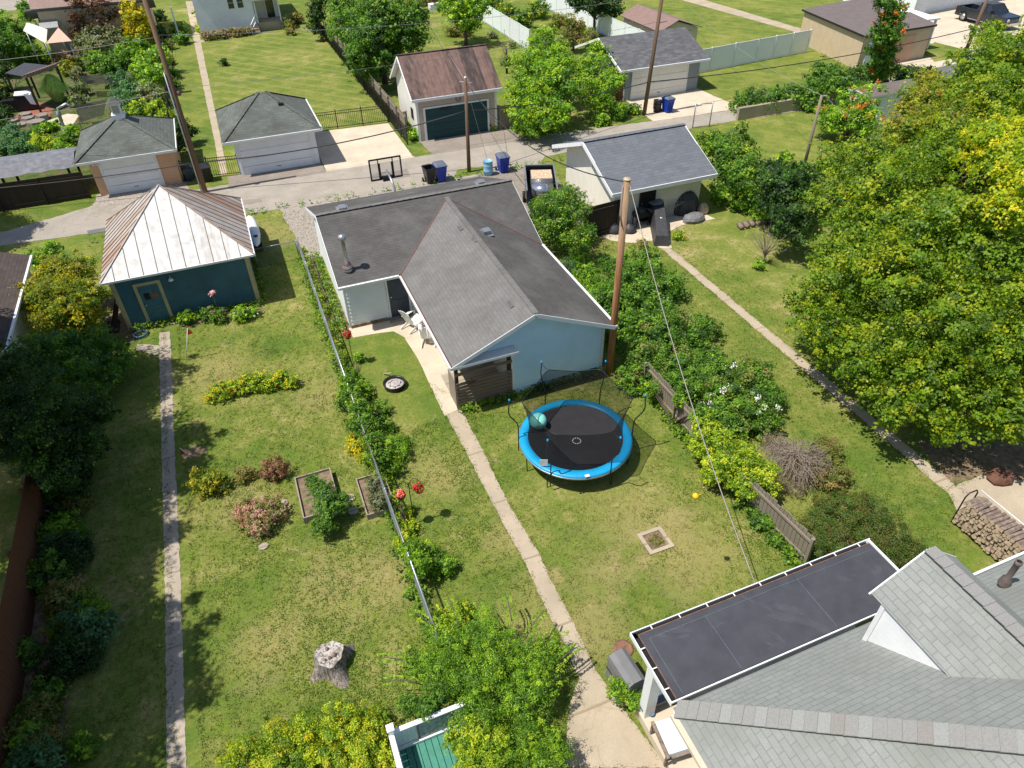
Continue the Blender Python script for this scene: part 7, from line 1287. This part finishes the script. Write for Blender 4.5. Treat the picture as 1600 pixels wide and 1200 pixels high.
# the planted garden, top left
GL = [('japanese_maple', 'wide dark purple brown tree in the top left garden', 'tree', [(110, 25, 30, 2.6), (140, 20, 36, 3), (168, 32, 28, 2.2), (132, 48, 24, 1.6), (100, 45, 22, 1.6), (150, 0, 30, 3.4), (120, 5, 26, 3.2)], 'purple', None),
 ('golden_conifer', 'bright golden conifer beside the tall left pole', 'tree', [(205, 12, 13, 3.4), (212, 28, 17, 2.6), (218, 45, 20, 1.6), (232, 55, 14, 1.)], 'gold', None),
 ('shrub', 'broad grey green shrub in front of the purple tree', 'shrub', [(140, 68, 20), (165, 62, 22), (185, 68, 18), (155, 78, 18)], 'greygreen', None),
 ('tree', 'deep green tree in the top left corner', 'tree', [(15, 45, 26, 2.6), (35, 60, 18, 1.8), (0, 70, 26, 2.4), (25, 78, 18, 1.4), (45, 85, 14, 1)], 'green', 'bright'),
 ('tree', 'narrow trees by the street at top left', 'tree', [(37, 12, 10, 2), (40, 25, 8, 1)], 'green', None),
 ('shrub', 'dark evergreen at the left edge beside the pergola', 'shrub', [(2, 110, 14, 1.6), (0, 140, 14, 1.4), (2, 90, 14, 1.6)], 'dark', 'yellowgreen'),
 ('willow_shrub', 'tall fresh green shrub left of the tall pole', 'shrub', [(235, 95, 20, 1.6), (242, 120, 20, 1.2), (225, 110, 18, 1.4), (250, 85, 14, 1.6)], 'bright', 'palegrass'),
 ('shrub', 'leafy dark shrub in the middle of the garden', 'shrub', [(150, 98, 16), (170, 100, 16), (190, 95, 14)], 'green', 'bright'),
 ('shrub', 'yellow flowering shrub behind the fountain grass', 'shrub', [(105, 108, 12), (120, 102, 10)], 'yellowgreen', 'gold'),
 ('shrub', 'pinkish shrub near the shade sails', 'shrub', [(98, 92, 11)], 'pinkgreen', None),
 ('shrub', 'tall silver green plants right of the fountain grass', 'shrub', [(122, 120, 12), (125, 140, 12), (122, 158, 11)], 'greygreen', 'bright'),
 ('shrub', 'blue green leafy mass behind the cupola garage, upper part', 'shrub', [(190, 130, 18), (205, 145, 18), (185, 150, 14)], 'bluegreen', None),
 ('shrub', 'blue green leafy mass right of the cupola', 'shrub', [(200, 165, 18), (190, 178, 12)], 'bluegreen', 'green'),
 ('shrub', 'mottled shrub between the blue green mass and tall pole', 'shrub', [(235, 150, 18), (250, 155, 16)], 'greygreen', 'bright'),
 ('shrub', 'yellow green bushes right behind the cupola garage', 'shrub', [(220, 172, 16), (245, 172, 16), (262, 182, 12)], 'lime', 'green'),
 ('shrub', 'dark trees between cupola garage and the tall pole', 'shrub', [(285, 200, 14, 1.2), (280, 225, 12, 1), (298, 205, 8, .8)], 'dark', None),
 ('shrub', 'blue green shrub left above the tarpaulin', 'shrub', [(20, 210, 16), (35, 215, 14), (10, 228, 16), (35, 235, 16), (50, 240, 10)], 'bluegreen', None),
 ('shrub', 'yellow green mound right of the blue green shrub', 'shrub', [(65, 222, 12), (78, 226, 10), (52, 228, 8)], 'lime', 'gold'),
 ('shrub', 'green shrub touching the left roof corner of the cupola garage', 'shrub', [(105, 215, 14), (100, 232, 12), (115, 205, 10)], 'bright', 'green'),
 ('shrub', 'low herbs below the statue', 'shrub', [(60, 203, 9), (75, 200, 8), (88, 195, 8)], 'bright', None),
 ('shrub', 'dark shrubs at the left edge beside the grill', 'shrub', [(5, 180, 13), (8, 200, 12), (0, 160, 14)], 'dark', None),
 ('shrub', 'green bush between pergola and shade sails', 'shrub', [(55, 85, 14), (30, 90, 14), (75, 88, 9)], 'bright', 'dark'),
 ('shrub', 'green bush below the golden conifer', 'shrub', [(205, 78, 16), (222, 75, 14), (195, 85, 12)], 'bright', 'green'),
 ('shrub', 'shrubs along the black fence by the far walkway', 'shrub', [(262, 95, 8), (268, 115, 8), (265, 70, 8), (275, 130, 6)], 'green', 'brownred'),
 ('shrub', 'green row behind the purple tree', 'shrub', [(190, 45, 10), (245, 25, 10), (250, 50, 10)], 'dark', 'bluegreen')]
for nm, lb, ct, spec, pl, ac in GL:
    spec = [(s[0], s[1], s[2]*1.15, *s[3:]) for s in spec]
    tr = ct == 'tree'; T(nm, lb, ct, spec, pl, 3., accent=ac, part='crown' if tr else 'foliage', stem='trunk' if tr else 'stem', aspect=.6, cover=4.6 if pl == 'purple' else 3.4)
c = G(93, 158); t = thing('ornamental_grass', 'big pale green fountain grass clump', 'grass clump', tuple(c)); n = 2600; a = RNG.uniform(0, 2*np.pi, n); r = RNG.uniform(.1, 1.25, n); h = 2.0*np.sqrt(np.clip(1-(r/1.5)**2, .05, 1))*RNG.uniform(.75, 1.05, n); d = np.stack([np.cos(a), np.sin(a)], 1); w_ = .022; V = np.zeros((n, 2, 4, 3)); s_ = np.stack([-d[:, 1], d[:, 0], np.zeros(n)], 1)*w_
p0 = np.zeros((n, 3)); p0[:, :2] = np.array(c[:2])+d*r[:, None]*.25; p1 = np.zeros((n, 3)); p1[:, :2] = np.array(c[:2])+d*r[:, None]*.62; p1[:, 2] = h; p2 = np.zeros((n, 3)); p2[:, :2] = np.array(c[:2])+d*r[:, None]*1.05; p2[:, 2] = h*RNG.uniform(.72, .98, n)
V[:, 0, 0], V[:, 0, 1], V[:, 0, 2], V[:, 0, 3] = p0-s_, p0+s_, p1+s_, p1-s_; V[:, 1, 0], V[:, 1, 1], V[:, 1, 2], V[:, 1, 3] = p1-s_, p1+s_, p2+s_*.2, p2-s_*.2
pa = np.array(PAL['palegrass'])[RNG.integers(0, 3, n)]*1.7*np.exp(RNG.normal(0, .15, (n, 1))); quad_object('blades', V.reshape(-1, 3), np.repeat(np.clip(pa, 0, 1), 8, 0), M['leaf'], t)
# ------------------------------------------------------------ grass: uncut tufts over the near lawns (uncountable)
KEEPOUT = [(-6.6, -.7, 29.8, 36), (2.3, 11.5, 19, 34), (-5.15, -4.45, 0, 31.5), (17.4, 23, 29.8, 36), (18.6, 19.2, 8, 28), (5.3, 18.5, -9, 7.2), (-.2, 1.7, 4, 7.9), (TX-1.9, TX+1.9, TY-1.9, TY+1.9)]
def inpoly(P, poly):
    x, y = P[:, 0], P[:, 1]; r = np.zeros(len(P), bool); n = len(poly)
    for i in range(n):
        (x0, y0), (x1, y1) = poly[i], poly[(i+1) % n]
        if y0 == y1: continue
        r ^= ((y0 > y) != (y1 > y)) & (x < (x1-x0)*(y-y0)/(y1-y0)+x0)
    return r
PATHS = [[tuple(p) for p in gp(L+R[::-1])] for L, R in (([(671, 600), (695, 645), (725, 700), (750, 750), (790, 825), (815, 870), (830, 900), (850, 945), (875, 992), (892, 1030), (905, 1060), (890, 1100), (880, 1200)], [(712, 622), (735, 667), (757, 708), (777, 752), (800, 797), (825, 837), (845, 870), (857, 900), (882, 945), (907, 995), (932, 1050), (960, 1090), (1045, 1200)]),)]
PATHS.append([tuple(p) for p in gp([(1478, 765), (1540, 740), (1700, 770), (1750, 900), (1620, 880), (1497, 803)])])
PAL['clover'] = [(.13, .2, .02), (.16, .22, .03), (.11, .18, .02)]
def scatter_weeds(name, label, pts, leaf, pal, hgt, mul=1.):
    pts = np.array(pts); k = np.repeat(np.arange(len(pts)), 9); n = len(k); p = np.zeros((n, 3)); p[:, :2] = pts[k]+RNG.normal(0, .07, (n, 2)); p[:, 2] = RNG.uniform(.015, hgt, n); nr = unit(n, RNG)*.6+np.array([0, 0, 1.]); nr /= np.linalg.norm(nr, axis=1)[:, None]; pa = np.array(PAL[pal])
    V, C = leaves(p, nr, leaf*RNG.uniform(.6, 1.2, n), np.clip(pa[RNG.integers(0, len(pa), len(pts))][k]*np.exp(RNG.normal(0, .12, (n, 1)))*mul, 0, 1), .8); o = quad_object(name, V, C, M['leaf']); tag(o, label, name.replace('_', ' '), kind='stuff')
pp = []
for _ in range(60):
    c = RNG.uniform((-4.2, 6.5), (12, 27)); s = RNG.uniform(.15, .7, 2); m_ = int(30*s[0]*s[1]*6)+6; pp += list(c+RNG.normal(0, 1, (m_, 2))*s)
for c, s, m_ in (((-1.2, 11.2), .9, 260), ((-.3, 9.6), .8, 160), ((10.5, 19.0), .5, 120), ((5.7, 18.8), .5, 90), ((12.0, 9.8), .6, 160), ((16, 9), 1.2, 160)): pp += list(np.array(c)+RNG.normal(0, s, (m_, 2)))
pp = np.array(pp); kk = np.ones(len(pp), bool)
for a, b_, c_, e_ in KEEPOUT: kk &= ~((pp[:, 0] > a) & (pp[:, 0] < b_) & (pp[:, 1] > c_) & (pp[:, 1] < e_))
for q in PATHS: kk &= ~inpoly(pp, q)
scatter_weeds('clover', 'patches of low clover and broad weeds in the lawns', pp[kk], .045, 'clover', .035)
pp = [(1.6+RNG.normal(0, .14), RNG.uniform(9.8, 33.5)) for _ in range(900)]+[(12.25+RNG.normal(0, .16), RNG.uniform(8.6, 17.6)) for _ in range(420)]+[(-.85+abs(RNG.normal(0, .12)), RNG.uniform(30, 35.8)) for _ in range(150)]+[(RNG.uniform(-6.4, -.8), 29.85-abs(RNG.normal(0, .12))) for _ in range(120)]+[(RNG.uniform(7.4, 11.3), 19.15-abs(RNG.normal(0, .1))) for _ in range(110)]+[(RNG.uniform(5.2, 7.4), 19.1-abs(RNG.normal(0, .08))) for _ in range(50)]+[(2.35-abs(RNG.normal(0, .12)), RNG.uniform(26, 33.5)) for _ in range(160)]+[(RNG.uniform(-9, 20), 39.6+RNG.normal(0, .25)-.02*0) for _ in range(160)]
scatter_weeds('tall_weeds', 'taller weeds left standing along fences and walls', pp, .10, 'bright', .3, 1.1)
EDG = []
for q in PATHS:
    for i in range(len(q)):
        a, b_ = np.array(q[i]), np.array(q[(i+1) % len(q)]); L_ = np.linalg.norm(b_-a); m_ = int(L_*16)
        if m_: EDG += list(a+(b_-a)*RNG.random((m_, 1))+RNG.normal(0, .03, (m_, 2)))
for x in (18.62, 19.13): EDG += [(x+RNG.normal(0, .025), y) for y in RNG.uniform(8.8, 27, 300)]
for i_, (L_, R_x) in enumerate(((-5.09, 0), (-4.47, 0))): EDG += [(L_+RNG.normal(0, .03), y) for y in RNG.uniform(5, 29.4, 500)]
n = 90000; P = np.stack([RNG.uniform(-8.6, 21, n), RNG.uniform(4, 39, n)], 1); d = np.hypot(P[:, 0], P[:, 1]); P = P[RNG.random(n) < np.clip(1.25-d/42, .25, 1)]
k = np.ones(len(P), bool)
for a, b, c_, e_ in KEEPOUT: k &= ~((P[:, 0] > a) & (P[:, 0] < b) & (P[:, 1] > c_) & (P[:, 1] < e_))
for q in PATHS: k &= ~inpoly(P, q)
P = np.concatenate([P[k], np.array(EDG)]); nb = 4; m_ = len(P)*nb; base = np.repeat(P, nb, 0)+RNG.normal(0, .045, (m_, 2)); hgt = RNG.uniform(.025, .07, m_); ang = RNG.uniform(0, 2*np.pi, m_); ln = RNG.normal(0, .035, (m_, 2)); wd = RNG.uniform(.008, .016, m_)
V = np.zeros((m_, 3, 3)); V[:, 0, :2] = base-np.stack([np.cos(ang), np.sin(ang)], 1)*wd[:, None]; V[:, 1, :2] = base+np.stack([np.cos(ang), np.sin(ang)], 1)*wd[:, None]; V[:, 2, :2] = base+ln; V[:, 2, 2] = hgt
o = quad_object('grass_tufts', V.reshape(-1, 3), None, M['grass'], None, 3); o.data.transform(Matrix.Translation(o.location)); o.location = (0, 0, 0); tag(o, 'short rough grass blades across the lawns', 'grass', kind='stuff')
